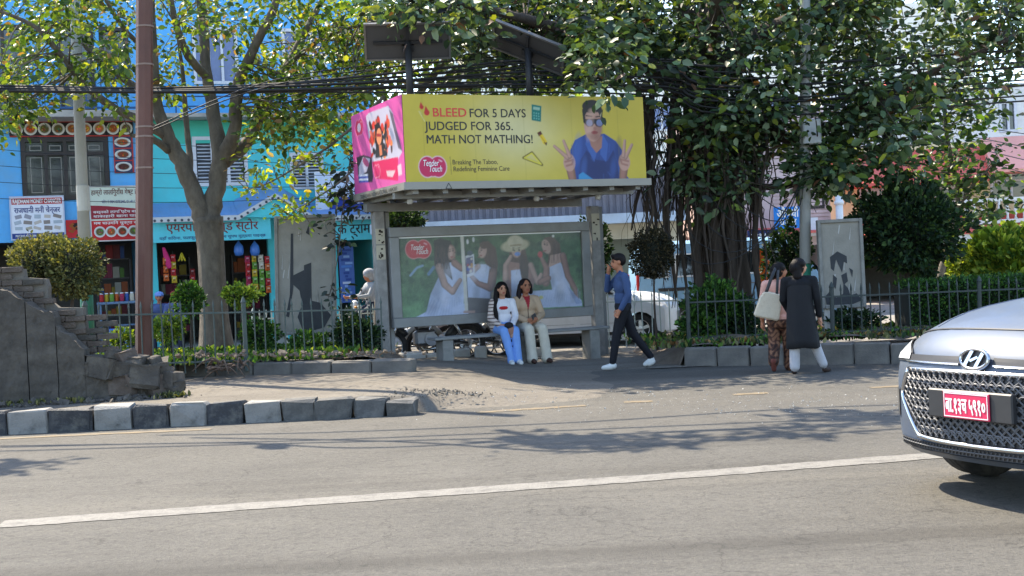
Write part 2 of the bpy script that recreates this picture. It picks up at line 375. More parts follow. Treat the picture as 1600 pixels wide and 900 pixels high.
def sstep(a, b, x):
    t = min(max((x - a) / (b - a), 0.0), 1.0); return t * t * (3 - 2 * t)
def nz(x, y, s=1.0):
    from mathutils import noise
    return noise.noise(Vector((x * s, y * s, 3.7)))
def zp(x, y): return 0.19 - 0.17 * sstep(-1.5, 0.7, x) + 0.012 * nz(x, y, 1.2)

g = MB().add([(-700, -60, -0.06), (700, -60, -0.06), (700, 900, -0.06), (-700, 900, -0.06)], [(0, 1, 2, 3)]).build('ground', PAVEM); g['kind'] = 'structure'
rd = MB().add([(-90, -4, 0), (90, -4, 0), (90, 18.7, 0), (-90, 18.7, 0)], [(0, 1, 2, 3)]).build('road', ROADM); rd['kind'] = 'structure'
yd = MB().add([(-90, 21.0, 0.008), (90, 21.0, 0.008), (90, 120, 0.008), (-90, 120, 0.008)], [(0, 1, 2, 3)]).build('yard', YARDM); yd['kind'] = 'structure'
def _pv(a, b):
    x = -16 + a * 18.2; y = 14.0 + b * 9.0
    z = zp(x, y)
    if x > -0.98 and y < 18.4: z = (z + 0.03) * sstep(13.95, 14.9 + 0.25 * nz(x, 2.0, 2.2), y) - 0.03
    if x > 0.3: z -= 0.05 * sstep(0.3, 2.2, x) * (1.0 if y < 18.6 else 0.0)
    if b == 0: z = -0.06
    return (x, y, z)
pv = MB().grid(_pv, 130, 64).build('pavement', PAVEM, smooth=True); pv['kind'] = 'structure'
# forecourt the shelter stands on, right of the raised pavement
fc = MB().grid(lambda a, b: (1.9 + a * 10, 18.35 + b * 3.2, 0.014 + 0.01 * nz(a * 10, b * 4)), 20, 10).build('forecourt', PAVEM, smooth=True); fc['kind'] = 'structure'

# white centre line and faded yellow edge line
A = onG(-260, 836); B = onG(2300, 660)
def strip(name, pts, wd, m, z, seg=60, rag=0.02):
    pts = catmull(pts, seg // max(len(pts) - 1, 1)); mb = MB(); vs = []
    for i, p in enumerate(pts):
        d = (pts[min(i + 1, len(pts) - 1)] - pts[max(i - 1, 0)]).normalized(); n = Vector((-d.y, d.x, 0))
        e1, e2 = rnd.uniform(-rag, rag), rnd.uniform(-rag, rag)
        vs += [(p + n * (wd / 2 + e1)), (p - n * (wd / 2 + e2))]
    vs = [(v.x, v.y, z) for v in vs]
    mb.add(vs, [(2 * i, 2 * i + 1, 2 * i + 3, 2 * i + 2) for i in range(len(pts) - 1)])
    o = mb.build(name, m); o['kind'] = 'structure'; return o
strip('lane_line', [onG(0, 820), onG(480, 785), onG(1000, 748), onG(1450, 713), onG(2200, 655)], 0.27, LINE, 0.004, 120, 0.012)
strip('edge_line', [onG(-60, 689), onG(120, 680), onG(330, 671)], 0.13, YLINE, 0.004, 40, 0.02)
strip('edge_line', [onG(745, 645), onG(830, 639), onG(915, 634)], 0.16, YLINE, 0.004, 24, 0.03)
strip('edge_line', [onG(975, 629), onG(1020, 627)], 0.16, YLINE, 0.004, 12, 0.03)
strip('edge_line', [onG(1145, 617), onG(1200, 614)], 0.17, YLINE, 0.004, 12, 0.03)
strip('edge_line', [onG(1360, 606), onG(1480, 600), onG(1700, 590)], 0.17, YLINE, 0.004, 24, 0.03)

# striped kerb, each stone its own part
kerb = bpy.data.objects.new('kerb', None); COL.objects.link(kerb); kerb['kind'] = 'structure'
def stone_mesh(name, l, d, h, m, seed, chip=0.02):
    q = random.Random(seed); mb = MB().bevbox(0, l - 0.012, 0, d, -0.05, h, 0.022)
    mb.v = [(x + q.uniform(-chip, chip) * 0.5, y + q.uniform(-chip, chip) * 0.6, z + q.uniform(-chip, chip) * 0.5) for x, y, z in mb.v]
    return mb.mesh(name, m)
us = [-190 - 66 * k for k in range(10, 0, -1)] + [-190, -120, -55, 12, 77, 145, 208, 265, 324, 382, 440, 495, 552, 605, 652]
mm = [KW, KB, KW, KB, KW, KB, KW, KB, KW, KB, KW, KG, KG, KG, KG]
mm = [KB, KW] * 5 + [KB, KW, KB, KW, KB, KW, KB, KW, KB, KW, KG, KG, KG, KG]
hts = [.25] * 10 + [0.25, .25, .25, .25, .25, .25, .245, .24, .235, .23, .22, .215, .20, .16]
for i in range(len(us) - 1):
    a = onG(us[i], 680 - 0.0485 * us[i]); b = onG(us[i + 1], 680 - 0.0485 * us[i + 1])
    a = Vector((a.x, a.y + 0.02 * rnd.uniform(-1, 1), 0)); d = b - a
    me = stone_mesh('kerb_stone', d.length, 0.24, hts[i], mm[i], i, 0.032 if i < 21 else 0.055)
    o = link('kerb_stone', me, kerb, a, math.atan2(d.y, d.x)); o.rotation_euler.x = R(rnd.uniform(-1.5, 1))

# planter edging, left and right of the shelter
def edging(u0, u1, v0, v1, zb, h, blk, m, y_in=0.18):
    e = bpy.data.objects.new('planter_kerb', None); COL.objects.link(e); e['kind'] = 'structure'
    a = onG(u0, v0, zb); b = onG(u1, v1, zb); d = b - a; n = max(2, round(d.length / blk)); ang = math.atan2(d.y, d.x)
    for i in range(n):
        p = a + d * (i / n); me = stone_mesh('kerb_stone', d.length / n, y_in, h + rnd.uniform(-0.015, 0.015), m, 100 + i + int(u0), 0.016)
        o = link('kerb_stone', me, e, (p.x, p.y, zb - 0.03), ang + R(rnd.uniform(-0.8, 0.8)))
    return e
CONCD = mat('grimy_concrete', (0.1260, 0.1170, 0.1035), 0.9, 0.3, 4, 0.4, 40, dirt=(0.1980, 0.1800, 0.1485), dscale=3, damt=0.6)
edging(60, 645, 596, 584, 0.16, 0.24, 0.62, CONCD)
edging(1070, 1760, 573, 563, 0.0, 0.31, 0.5, CONCD)

# raised planting beds
def bed(name, x0, x1, y0, y1, z, seed):
    def f(a, b):
        x = x0 + a * (x1 - x0); y = y0 + b * (y1 - y0); e = (a if seed > 5 else 1 - a) * (x1 - x0)
        k = sstep(0, 1.0, e) * (sstep(-0.1, 0.8, y - y0) if e < 0.75 else 1.0)
        return (x, y, (z + 0.09 * nz(x + seed, y, 0.9) + 0.05 * nz(x, y + seed, 3.1)) * k - 0.04 * (1 - k) + (0.1 * (1 - k) if seed < 5 else 0))
    o = MB().grid(f, int((x1 - x0) * 8), int((y1 - y0) * 8)).build(name, SOIL, smooth=True); o['kind'] = 'structure'; return o
pA = onG(645, 584, 0.16)
bed('soil', -11.5, pA.x + 0.15, 18.55, 21.6, 0.40, 1)
bed('soil', 1.75, 14, 18.62, 22.2, 0.29, 9)
# ---------------------------------------------------------------- bus shelter
ALU = mat('dull_aluminium', (0.26, 0.245, 0.215), 0.5, 0.12, 3, 0.05, 60, metal=0.35, dirt=(0.22, 0.20, 0.17), dscale=3, damt=0.4)
ALUD = mat('grey_painted_steel', (0.22, 0.22, 0.21), 0.55, 0.12, 4, 0.05, 60, metal=0.2, dirt=(0.17, 0.15, 0.13), dscale=3, damt=0.5)
POSTM = mat('post_concrete', (0.25, 0.235, 0.215), 0.85, 0.25, 6, 0.3, 50, dirt=(0.42, 0.40, 0.36), dscale=4, damt=0.5)
PRINT = mat('print_vinyl', rough=0.42, var=0.05, scale=2.5, vcol=True, spec=0.35)
PAPER = mat('print_paper', rough=0.75, var=0.10, scale=4, vcol=True, spec=0.2)
FLATC = mat('painted_shapes', rough=0.55, var=0.08, scale=5, vcol=True, spec=0.3)
DARKST = mat('dark_steel', (0.035, 0.035, 0.038), 0.5, 0.2, 6, 0.1, 40, metal=0.4)
WHITEP = mat('white_vinyl_letters', (0.78, 0.78, 0.76), 0.5, 0.05)
BLACKP = mat('black_vinyl_letters', (0.015, 0.014, 0.015), 0.5, 0.05)
REDP = mat('red_vinyl_letters', (0.62, 0.035, 0.025), 0.5, 0.05)
FL = atY(634.5, 285, 18.0); SH_A = R(24)
SHL = (FL.x, FL.y, 0.0); SHW, SHD = 3.88, 2.42
sh = thing('bus_shelter', 'concrete and steel bus shelter with yellow billboard roof beside the fence', 'bus shelter', SHL, SH_A)
zB, zT = 2.82, 4.06
# roof slab edge and beams
mb = MB()
mb.box(-0.05, SHW + 0.06, -0.05, 0.05, zB - 0.105, zB).box(-0.05, 0.05, 0.05, SHD, zB - 0.105, zB).box(SHW - 0.04, SHW + 0.06, 0.05, SHD, zB - 0.105, zB).box(-0.05, SHW + 0.06, SHD, SHD + 0.1, zB - 0.105, zB)
mb.build('fascia', ALU, sh)
mb = MB()
for i in range(9):
    x = 0.12 + i * (SHW - 0.28) / 8; mb.box(x, x + 0.08, 0.06, SHD - 0.01, zB - 0.16, zB - 0.015)
mb.build('rafters', ALUD, sh)['kind'] = 'stuff'
MB().box(0.06, SHW - 0.05, 0.06, SHD - 0.01, zB - 0.012, zB + 0.03).build('roof_deck', ALUD, sh)
MB().box(0.04, SHW - 0.1, 1.98, 2.16, zB - 0.29, zB - 0.165).build('beam', ALUD, sh)
MB().box(-0.02, SHW + 0.02, 0.45, 0.56, zB - 0.2, zB - 0.1052).build('beam', ALUD, sh)
def post(x):
    mb = MB().bevbox(x - 0.085, x + 0.085, 1.985, 2.155, -0.1, zB - 0.29, 0.012); mb.build('post', POSTM, sh)
    mb = MB().bevbox(x + 0.13, x + 0.2, 2.1, 2.2, -0.1, zB - 0.3, 0.008); mb.build('post', ALUD, sh)
for x in (0.235, 4.02): post(x)
SHW2 = 4.02
# torn bills pasted on the posts
for (x, z0, z1) in ((0.235, 2.02, 2.26), (0.235, 1.78, 2.0), (4.02, 1.95, 2.4)):
    mb = MB().col(L(178, 170, 150)); mb.box(x - 0.075, x + 0.07, 1.976, 1.981, z0, z1)
    for k in range(7):
        mb.col(L(60, 52, 46)); a = x - 0.06 + rnd.random() * 0.1; b = z0 + rnd.random() * (z1 - z0 - 0.05); mb.box(a, a + rnd.uniform(0.01, 0.04), 1.970, 1.9745, b, b + rnd.uniform(0.01, 0.05))
    mb.build('pasted_bill', PAPER, sh)
# small lamps under the roof
for x in (0.22, 2.25, 3.3):
    MB().lathe([(0.03, 0), (0.045, 0.02), (0.045, 0.06), (0.03, 0.075)], 10, Matrix.Translation((x, 0.5, zB - 0.28))).build('ceiling_lamp', CONCL, sh, True)
# billboard box: body, front print, side print
MB().box(0, SHW, 0, 0.03, zB, zT).box(0, 0.03, 0.03, SHD, zB, zT).box(SHW - 0.03, SHW, 0.03, SHD, zB, zT).box(0.03, SHW - 0.03, SHD - 0.03, SHD, zB, zT).box(0.03, SHW - 0.03, 0.03, SHD - 0.03, zT - 0.05, zT - 0.02).build('billboard_box', ALUD, sh)
W_, H_ = SHW, zT - zB
fx = lambda u: (u - 282) / (1522 - 282) * W_                    # survey of the printed layout
def fy(v): return (v - 60) / (478 - 60) * H_
P = Paint(W_, H_, 380, 124, (226, 208, 62))
bgc = lambda X, Y: np.clip(np.stack([0.66 + 0.12 * np.exp(-((X - 1.75) / 0.75) ** 2 - ((Y - 0.5) / 0.5) ** 2), 0.505 + 0.19 * np.exp(-((X - 1.75) / 0.75) ** 2 - ((Y - 0.5) / 0.5) ** 2), 0.045 + 0.30 * np.exp(-((X - 1.75) / 0.7) ** 2 - ((Y - 0.5) / 0.5) ** 2)], -1), 0, 1)
P.put(np.ones(P.X.shape), bgc)
def pp(l): return [(fx(a), fy(b)) for a, b in l]
# woman in a denim jacket, printed
SK, SK2, DN, DN2, DN3 = (206, 158, 138), (176, 124, 106), (42, 74, 148), (28, 50, 112), (62, 100, 178)
P.poly(pp([(1100, 478), (1118, 430), (1112, 330), (1140, 280), (1200, 250), (1300, 248), (1360, 285), (1392, 330), (1388, 430), (1425, 478)]), DN)
P.poly(pp([(1150, 478), (1165, 380), (1200, 330), (1250, 380), (1310, 385), (1345, 330), (1362, 400), (1370, 478)]), DN2)
for q in range(26):
    a = 1120 + rnd.random() * 270; b = 280 + rnd.random() * 190; P.line(pp([(a, b), (a + rnd.uniform(-16, 16), b + rnd.uniform(14, 44))]), 0.012, rnd.choice([DN3, DN2, (34, 60, 128)]), 0.6)
P.poly(pp([(1205, 260), (1195, 300), (1238, 392), (1252, 350), (1240, 290)]), DN3); P.poly(pp([(1290, 250), (1318, 300), (1302, 392), (1272, 352), (1280, 290)]), DN3)
P.poly(pp([(1215, 270), (1225, 310), (1252, 345), (1282, 318), (1288, 262)]), SK2)
P.ell(fx(1242), fy(140), 0.165, 0.185, (34, 24, 22)); P.ell(fx(1240), fy(205), 0.15, 0.245, SK); P.ell(fx(1262), fy(222), 0.09, 0.2, SK2, a=0.35, soft=0.6)
P.ell(fx(1238), fy(112), 0.16, 0.10, (34, 24, 22)); P.line(pp([(1192, 130), (1196, 190)]), 0.04, (34, 24, 22)); P.line(pp([(1290, 130), (1288, 190)]), 0.035, (34, 24, 22))
P.line(pp([(1206, 158), (1236, 162)]), 0.02, (60, 40, 34)); P.line(pp([(1258, 164), (1284, 160)]), 0.02, (60, 40, 34))
P.poly(pp([(1196, 175), (1302, 172), (1298, 202), (1280, 216), (1258, 212), (1248, 196), (1238, 212), (1212, 214), (1198, 200)]), (24, 26, 40))
P.ell(fx(1222), fy(194), 0.052, 0.05, (120, 150, 205)); P.ell(fx(1276), fy(194), 0.052, 0.05, (120, 150, 205))
P.ell(fx(1250), fy(222), 0.03, 0.025, SK2); P.ell(fx(1247), fy(242), 0.058, 0.026, (170, 62, 66)); P.line(pp([(1231, 241), (1264, 241)]), 0.008, (110, 36, 40))
for sgn, cx, fl, fr in ((1, 1105, (1030, 310), (1080, 284)), (-1, 1402, (1448, 305), (1410, 284))):
    P.limb(pp([(cx + 12 * sgn, 470), (cx, 400)]), [0.13, 0.15], SK2); P.ell(fx(cx), fy(392), 0.10, 0.13, SK)
    P.limb(pp([(cx - 8 * sgn, 368), fl]), [0.07, 0.045], SK); P.limb(pp([(cx + 4 * sgn, 362), fr]), [0.07, 0.045], SK)
    P.line(pp([(cx - 22 * sgn, 388), (cx + 20 * sgn, 378), (cx + 14 * sgn, 400), (cx - 16 * sgn, 408)]), 0.03, SK2)
for (cx_, cy_, rx_, ry_, cc, al) in ((1222, 205, .06, .2, (226, 184, 164), .5), (1270, 230, .06, .16, (140, 92, 78), .45), (1240, 262, .10, .05, (140, 92, 78), .5), (1150, 330, .07, .22, (70, 110, 190), .5), (1370, 340, .06, .2, (22, 40, 96), .5), (1250, 430, .18, .14, (22, 40, 96), .4), (1180, 420, .05, .16, (74, 116, 196), .4), (1340, 420, .05, .16, (64, 104, 184), .4), (1238, 140, .06, .05, (214, 172, 152), .6)): P.ell(fx(cx_), fy(cy_), rx_, ry_, cc, 10, al, 0.9)
P.poly(pp([(1150, 478), (1152, 452), (1175, 440), (1230, 478)]), (58, 150, 205))
# little icons
P.poly(pp([(922, 104), (972, 112), (966, 190), (918, 182)]), (24, 128, 118)); P.poly(pp([(930, 115), (964, 120), (962, 134), (928, 129)]), (170, 205, 180))
for i in range(3):
    for j in range(3): P.ell(fx(932 + 12 * i), fy(146 + 13 * j + 2 * i), 0.012, 0.012, (120, 190, 175))
P.poly(pp([(946, 240), (962, 236), (992, 285), (990, 306), (972, 298)]), (240, 205, 40)); P.poly(pp([(943, 244), (962, 234), (970, 250), (952, 262)]), (96, 44, 30)); P.poly(pp([(974, 290), (993, 290), (990, 308)]), (70, 40, 30)); P.line(pp([(957, 255), (984, 293)]), 0.012, (200, 150, 20))
for a, b in (((866, 366), (912, 340)), ((912, 340), (962, 402)), ((962, 402), (866, 366))): P.line(pp([a, b]), 0.036, (120, 104, 30))
for a, b in (((872, 366), (911, 344)), ((911, 344), (956, 398)), ((956, 398), (872, 366))): P.line(pp([a, b]), 0.02, (232, 214, 70))
P.line(pp([(500, 358), (503, 442)]), 0.008, (120, 110, 50))
P.line(pp([(360, 142), (386, 190)]), 0.007, (236, 232, 170)); P.line(pp([(366, 140), (378, 160)]), 0.006, (190, 190, 130))
for q in range(5):
    a = 0.3 + q * 0.78; P.put((np.abs(P.X - a) < 0.006).astype(float), (150, 138, 40), 0.25)
P.mottle(0.10, 1.2, 4)
def drop(p, cx, cy, r, c):
    p.ell(cx, cy, r, r, c); p.poly([(cx - r * 0.92, cy - r * 0.3), (cx - r * 0.35, cy - r * 2.3), (cx + r * 0.92, cy - r * 0.3)], c)
drop(P, fx(374), fy(122), 0.032, (205, 40, 30)); drop(P, fx(398), fy(148), 0.042, (205, 40, 30))
def apple(p, cx, cy, rx, ry, fill, edge):
    for k, c in ((1.0, edge), (0.92, fill)):
        p.ell(cx - rx * 0.38, cy, rx * 0.62 * k, ry * k, c); p.ell(cx + rx * 0.38, cy, rx * 0.62 * k, ry * k, c); p.ell(cx, cy + ry * 0.1, rx * 0.7 * k, ry * 0.82 * k, c)
    p.ell(cx + rx * 0.55, cy - ry * 0.55, rx * 0.16, ry * 0.07, (250, 190, 200), rot=25)
apple(P, fx(414), fy(405), 0.215, 0.155, (214, 36, 92), (250, 214, 220))
P.blur(1); P.object('front_print', PRINT, sh, Matrix.Translation((0, -0.006, zB)), 0.76)
def lz(v): return zT - fy(v)
mb = MB(); text_mb(mb, 'BLEED', 0.175, fx(422), lz(148), 'LEFT', 0.018, fx(584) - fx(422), y=-0.008); mb.build('lettering', REDP, sh)
for tx_, sz_, ua, ub, vv, bo_ in (('FOR 5 DAYS', .175, 602, 884, 150, .012), ('JUDGED FOR 365.', .175, 386, 822, 213, .012), ('MATH NOT MATHING!', .175, 386, 914, 277, .012), ('Breaking The Taboo,', .098, 508, 732, 386, .002), ('Redefining Feminine Care', .098, 511, 790, 419, .002)):
    text_mb(MB(), tx_, sz_, fx(ua), lz(vv), 'LEFT', bo_, fx(ub) - fx(ua), y=-0.008).build('lettering', BLACKP, sh)
text_mb(MB(), 'Tender', 0.125, fx(402), lz(389), 'CENTER', 0.008, 0.235, 0.25, y=-0.009).build('lettering', WHITEP, sh); mb = MB(); text_mb(mb, 'Touch', 0.125, fx(424), lz(417), 'CENTER', 0.008, 0.19, 0.25, y=-0.009)
mb.build('lettering', WHITEP, sh)
# pink side print
P = Paint(SHD, H_, 150, 84, (228, 92, 168))
gx = lambda u: (u - 35) / (560 - 35) * SHD
def gy(u, v):
    f = (u - 35) / 525; top = 95 + f * (-40 - 95); bot = 868 + f * (755 - 868); return (v - top) / (bot - top) * H_
def gp(l): return [(gx(a), gy(a, b)) for a, b in l]
P.poly(gp([(200, 118), (230, 90), (430, 50), (470, 120), (540, 480), (500, 540), (245, 548)]), (206, 198, 214)); P.poly(gp([(435, 80), (470, 130), (540, 470), (505, 440)]), (110, 96, 112))
for q in range(60):
    a = 235 + rnd.random() * 215; b = 170 + rnd.random() * 320
    P.ell(gx(a), gy(a, b), rnd.uniform(0.03, 0.1), rnd.uniform(0.03, 0.09), rnd.choice([(240, 96, 50), (228, 60, 44), (250, 140, 70), (40, 34, 44), (236, 110, 90), (90, 60, 60)]), rnd.uniform(0, 90))
P.poly(gp([(285, 210), (330, 185), (355, 260), (372, 440), (320, 470), (290, 420)]), (40, 22, 26)); P.ell(gx(326), gy(326, 320), 0.12, 0.12, (240, 150, 104)); P.poly(gp([(300, 290), (350, 296), (345, 325), (305, 320)]), (170, 30, 40))
P.poly(gp([(280, 450), (320, 420), (345, 420), (400, 470), (400, 505), (280, 520)]), (36, 36, 48)); P.poly(gp([(320, 400), (345, 400), (350, 490), (325, 500)]), (226, 130, 90))
P.poly(gp([(245, 550), (500, 520), (490, 735), (262, 705)]), (226, 28, 96)); P.poly(gp([(380, 640), (470, 640), (440, 700), (390, 690)]), (232, 196, 200)); P.poly(gp([(490, 600), (525, 580), (530, 680), (495, 690)]), (236, 200, 210))
P.poly(gp([(75, 500), (150, 478), (240, 510), (245, 690), (235, 740), (90, 745)]), (54, 46, 62)); P.poly(gp([(95, 590), (150, 500), (225, 520), (180, 640), (95, 680)]), (190, 186, 208)); P.ell(gx(175), gy(175, 550), 0.16, 0.06, (150, 60, 110), 20)
for k in range(4): P.line(gp([(92, 675 + 20 * k), (190, 672 + 20 * k)]), 0.03, [(220, 224, 240), (60, 84, 180)][k % 2])
apple(P, gx(122), gy(122, 215), 0.2, 0.13, (226, 40, 100), (250, 160, 190)); apple(P, gx(288), gy(288, 640), 0.15, 0.10, (226, 40, 110), (250, 190, 210))
P.ell(gx(120), gy(120, 218), 0.09, 0.07, (240, 214, 224)); P.mottle(0.12, 2, 8)
P.object('side_print', PRINT, sh, Matrix.Translation((-0.006, SHD, zB)) @ Matrix.Rotation(R(-90), 4, 'Z'), 0.8)
MS = Matrix.Translation((-0.054, SHD * 0.5, zB - 0.07)) @ Matrix.Rotation(R(-90), 4, 'Z')
mb = MB(); text_mb(mb, 'TRIBHUVAN INTERNATIONAL AIRPORT', 0.085, 0.1, 0, 'CENTER', 0.012, 1.75, M=MS); mb.build('lettering', BLACKP, sh)
mb = MB(); cx0 = 0.62
for a in (0, 120, 240):
    mb.box(-0.045, 0.045, -0.004, 0, -0.03, -0.022, Matrix.Translation((cx0, -0.0505, zB - 0.075)) @ Matrix.Rotation(R(a), 4, 'Y'))
mb.build('emblem', BLACKP, sh)
# back poster case
px0, px1, pz0, pz1, py = 0.36, 3.86, 0.70, 2.27, 1.93
mb = MB(); fw = 0.155
mb.bevbox(px0, px1, py - 0.03, py + 0.1, pz1 - fw, pz1, 0.01).bevbox(px0, px1, py - 0.03, py + 0.1, pz0, pz0 + fw, 0.01)
mb.bevbox(px0, px0 + fw, py - 0.028, py + 0.098, pz0 + fw, pz1 - fw, 0.01).bevbox(px1 - fw, px1, py - 0.028, py + 0.098, pz0 + fw, pz1 - fw, 0.01)
mb.build('poster_frame', ALUD, sh)
MB().box(px0 + 0.02, px1 - 0.02, py + 0.04, py + 0.095, pz0 + 0.02, pz1 - 0.02).build('poster_back', ALUD, sh)
MB().box(px0 + fw, px1 - fw, py + 0.006, py + 0.018, pz1 - fw - 0.02, pz1 - fw).build('trim_strip', WHITEP, sh)
PW, PH = px1 - px0 - 2 * fw, pz1 - pz0 - 2 * fw
P = Paint(PW, PH, 300, 124, (88, 124, 80))
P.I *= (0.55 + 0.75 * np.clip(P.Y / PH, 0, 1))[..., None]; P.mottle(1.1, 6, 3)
for q in range(260):
    a = rnd.random() * PW; b = rnd.random() ** 0.8 * PH * 0.62; P.ell(a, b, rnd.uniform(0.02, 0.07), rnd.uniform(0.015, 0.05), rnd.choice([(40, 66, 42), (52, 84, 50), (84, 116, 74), (30, 48, 36), (96, 128, 84)]), rnd.uniform(0, 180), 0.5, 0.5)
for q in range(170):
    a = rnd.random() * PW; b = PH * rnd.uniform(0.6, 1.0); P.line([(a, b), (a + rnd.uniform(-0.03, 0.03), b - rnd.uniform(0.04, 0.1))], 0.009, rnd.choice([(96, 140, 74), (70, 112, 58), (120, 158, 92)]), 0.6)
hx = lambda u: (u - 178) / (1125 - 178) * PW
hy = lambda v: (v - 148) / (572 - 148) * PH
def hp(l):                                                      # undo the lean of the surveyed photograph
    out = []
    for a, b in l:
        f = (a - 178) / 947; out.append((hx(a + (360 - b) * 0.05), hy(b + f * 38 * (b - 148) / 424 + f * 14 * (1 - (b - 148) / 424))))
    return out
SKP, SKD, DR, DRS, HR, HRL = (206, 168, 152), (172, 130, 116), (206, 216, 244), (164, 180, 222), (52, 36, 34), (104, 76, 62)
def hell(cx, cy, rx, ry, c, rot=0, a=1.0, soft=0.25): (x, y), = hp([(cx, cy)]); P.ell(x, y, rx, ry, c, rot, a, soft)
P.line(hp([(230, 350), (262, 310), (290, 300)]), 0.035, (150, 180, 220), 0.7); P.line(hp([(320, 345), (345, 310)]), 0.05, (110, 150, 210), 0.6)
# first woman
P.poly(hp([(345, 170), (380, 160), (430, 175), (450, 230), (440, 300), (455, 380), (400, 385), (360, 330), (348, 290)]), HR)
P.poly(hp([(352, 310), (380, 295), (440, 285), (475, 290), (500, 360), (495, 560), (250, 572), (310, 540), (330, 450), (370, 360)]), DR)
P.limb(hp([(372, 310), (400, 400), (440, 440), (478, 380)]), [0.13, 0.12, 0.10, 0.07], SKP); P.limb(hp([(450, 290), (485, 320)]), [0.12, 0.1], SKD)
hell(432, 235, 0.075, 0.12, SKD); hell(424, 232, 0.055, 0.10, SKP); P.poly(hp([(392, 180), (425, 190), (415, 240), (440, 380), (400, 340), (380, 260)]), HR)
for k in range(14): P.line(hp([(340 + k * 11, 470 + (k % 3) * 12), (300 + k * 15, 560)]), 0.014, DRS, 0.55)
# second woman
P.poly(hp([(575, 190), (620, 178), (660, 215), (672, 300), (660, 420), (630, 440), (610, 300), (590, 250)]), HRL)
P.poly(hp([(520, 300), (610, 300), (650, 330), (640, 420), (640, 490), (560, 500), (505, 470), (500, 360)]), DR)
P.poly(hp([(500, 470), (640, 480), (660, 550), (505, 562)]), (120, 112, 110)); P.poly(hp([(505, 500), (520, 490), (520, 560), (440, 560), (440, 520)]), DR)
P.limb(hp([(645, 340), (632, 425), (570, 400), (535, 360)]), [0.13, 0.12, 0.09, 0.07], SKD); P.limb(hp([(570, 310), (540, 340)]), [0.09, 0.08], SKP)
hell(592, 232, 0.07, 0.11, SKP, 15); hell(600, 200, 0.07, 0.06, HRL)
P.poly(hp([(500, 255), (548, 245), (552, 352), (504, 372)]), (236, 236, 240)); P.poly(hp([(508, 265), (542, 257), (545, 340), (510, 352)]), (110, 104, 140))
for q in range(14): hell(512 + rnd.random() * 30, 270 + rnd.random() * 70, 0.02, 0.02, rnd.choice([(220, 160, 80), (190, 80, 80), (90, 110, 190), (230, 220, 200)]))
hell(527, 240, 0.05, 0.04, (80, 96, 110)); hell(515, 180, 0.02, 0.04, (230, 230, 235)); hell(545, 170, 0.02, 0.04, (230, 230, 235))
P.poly(hp([(478, 148), (494, 148), (520, 545), (502, 548)]), (228, 222, 208)); P.line(hp([(497, 148), (522, 545)]), 0.012, (90, 84, 78)); P.poly(hp([(495, 540), (555, 540), (555, 553), (495, 553)]), (196, 160, 146))
# third woman, straw hat
P.poly(hp([(730, 220), (815, 220), (830, 300), (820, 400), (790, 420), (730, 350)]), HRL); P.poly(hp([(700, 300), (740, 290), (800, 300), (850, 310), (870, 390), (840, 470), (720, 470), (700, 400)]), SKD)
P.poly(hp([(740, 335), (800, 330), (812, 420), (880, 460), (890, 545), (745, 548)]), DR); P.poly(hp([(790, 240), (835, 290), (830, 420), (800, 400), (785, 320)]), (92, 72, 62))
hell(768, 232, 0.085, 0.115, SKP); hell(762, 205, 0.25, 0.10, (206, 194, 158), -6); hell(762, 185, 0.14, 0.10, (222, 210, 178)); P.line(hp([(738, 206), (792, 202)]), 0.03, (176, 160, 124))
hell(774, 250, 0.05, 0.032, (120, 160, 232)); P.limb(hp([(712, 380), (712, 310), (740, 262)]), [0.11, 0.09, 0.06], SKP); P.limb(hp([(845, 310), (880, 400), (900, 360)]), [0.1, 0.09, 0.06], SKP)
# fourth woman
P.poly(hp([(915, 168), (960, 160), (1000, 200), (1012, 270), (960, 320), (945, 380), (930, 330), (940, 260)]), HRL)
P.poly(hp([(935, 320), (1000, 290), (1040, 360), (1060, 440), (1120, 500), (1125, 530), (880, 535), (870, 460), (960, 440)]), DR); P.poly(hp([(860, 445), (980, 440), (1000, 530), (880, 530), (820, 540)]), DR)
P.poly(hp([(950, 260), (1010, 250), (1030, 300), (1000, 300), (940, 325)]), SKP); P.limb(hp([(1018, 265), (1045, 370), (1085, 440), (1100, 510)]), [0.12, 0.11, 0.09, 0.06], SKD)
P.limb(hp([(925, 400), (930, 330), (900, 270)]), [0.15, 0.11, 0.06], SKD); P.limb(hp([(895, 400), (940, 380)]), [0.1, 0.1], SKD)
hell(928, 215, 0.075, 0.12, SKP, -20); hell(895, 255, 0.045, 0.05, (214, 84, 84)); hell(965, 160, 0.022, 0.022, (236, 236, 236)); P.poly(hp([(1040, 420), (1125, 515), (1090, 520)]), DRS)
for k in range(22): P.line(hp([(900 + k * 10, 440 + (k % 4) * 14), (880 + k * 11, 525)]), 0.012, DRS, 0.5)
hell(900, 480, 0.04, 0.03, (220, 214, 130)); hell(885, 500, 0.03, 0.03, (150, 170, 90))
for (a, b) in ((425, 228), (440, 226), (586, 226), (752, 228), (782, 228), (918, 200), (932, 206)): hell(a, b - 10, 0.022, 0.006, (60, 40, 36)); hell(a, b, 0.018, 0.009, (44, 30, 30))
for (a, b) in ((434, 258), (584, 254), (922, 236)): hell(a, b, 0.024, 0.010, (164, 72, 72))
for (a, b, t) in ((452, 236, 0), (578, 236, 0), (758, 232, 1), (784, 232, 1), (920, 205, 0)): hell(a, b, 0.012, 0.008, (40, 28, 28))
for (a, b) in ((450, 262), (572, 262), (912, 240)): hell(a, b, 0.018, 0.008, (160, 70, 70))
for (cx_, cy_, rx_, ry_) in ((360, 400, .10, .30), (330, 520, .12, .10), (470, 420, .07, .2), (640, 400, .05, .22), (720, 440, .06, .16), (850, 420, .07, .14), (1000, 470, .08, .14), (960, 400, .05, .12), (1075, 480, .05, .10), (560, 440, .06, .10)): hell(cx_, cy_, rx_, ry_, (70, 66, 78), 10, 0.30, 0.9)
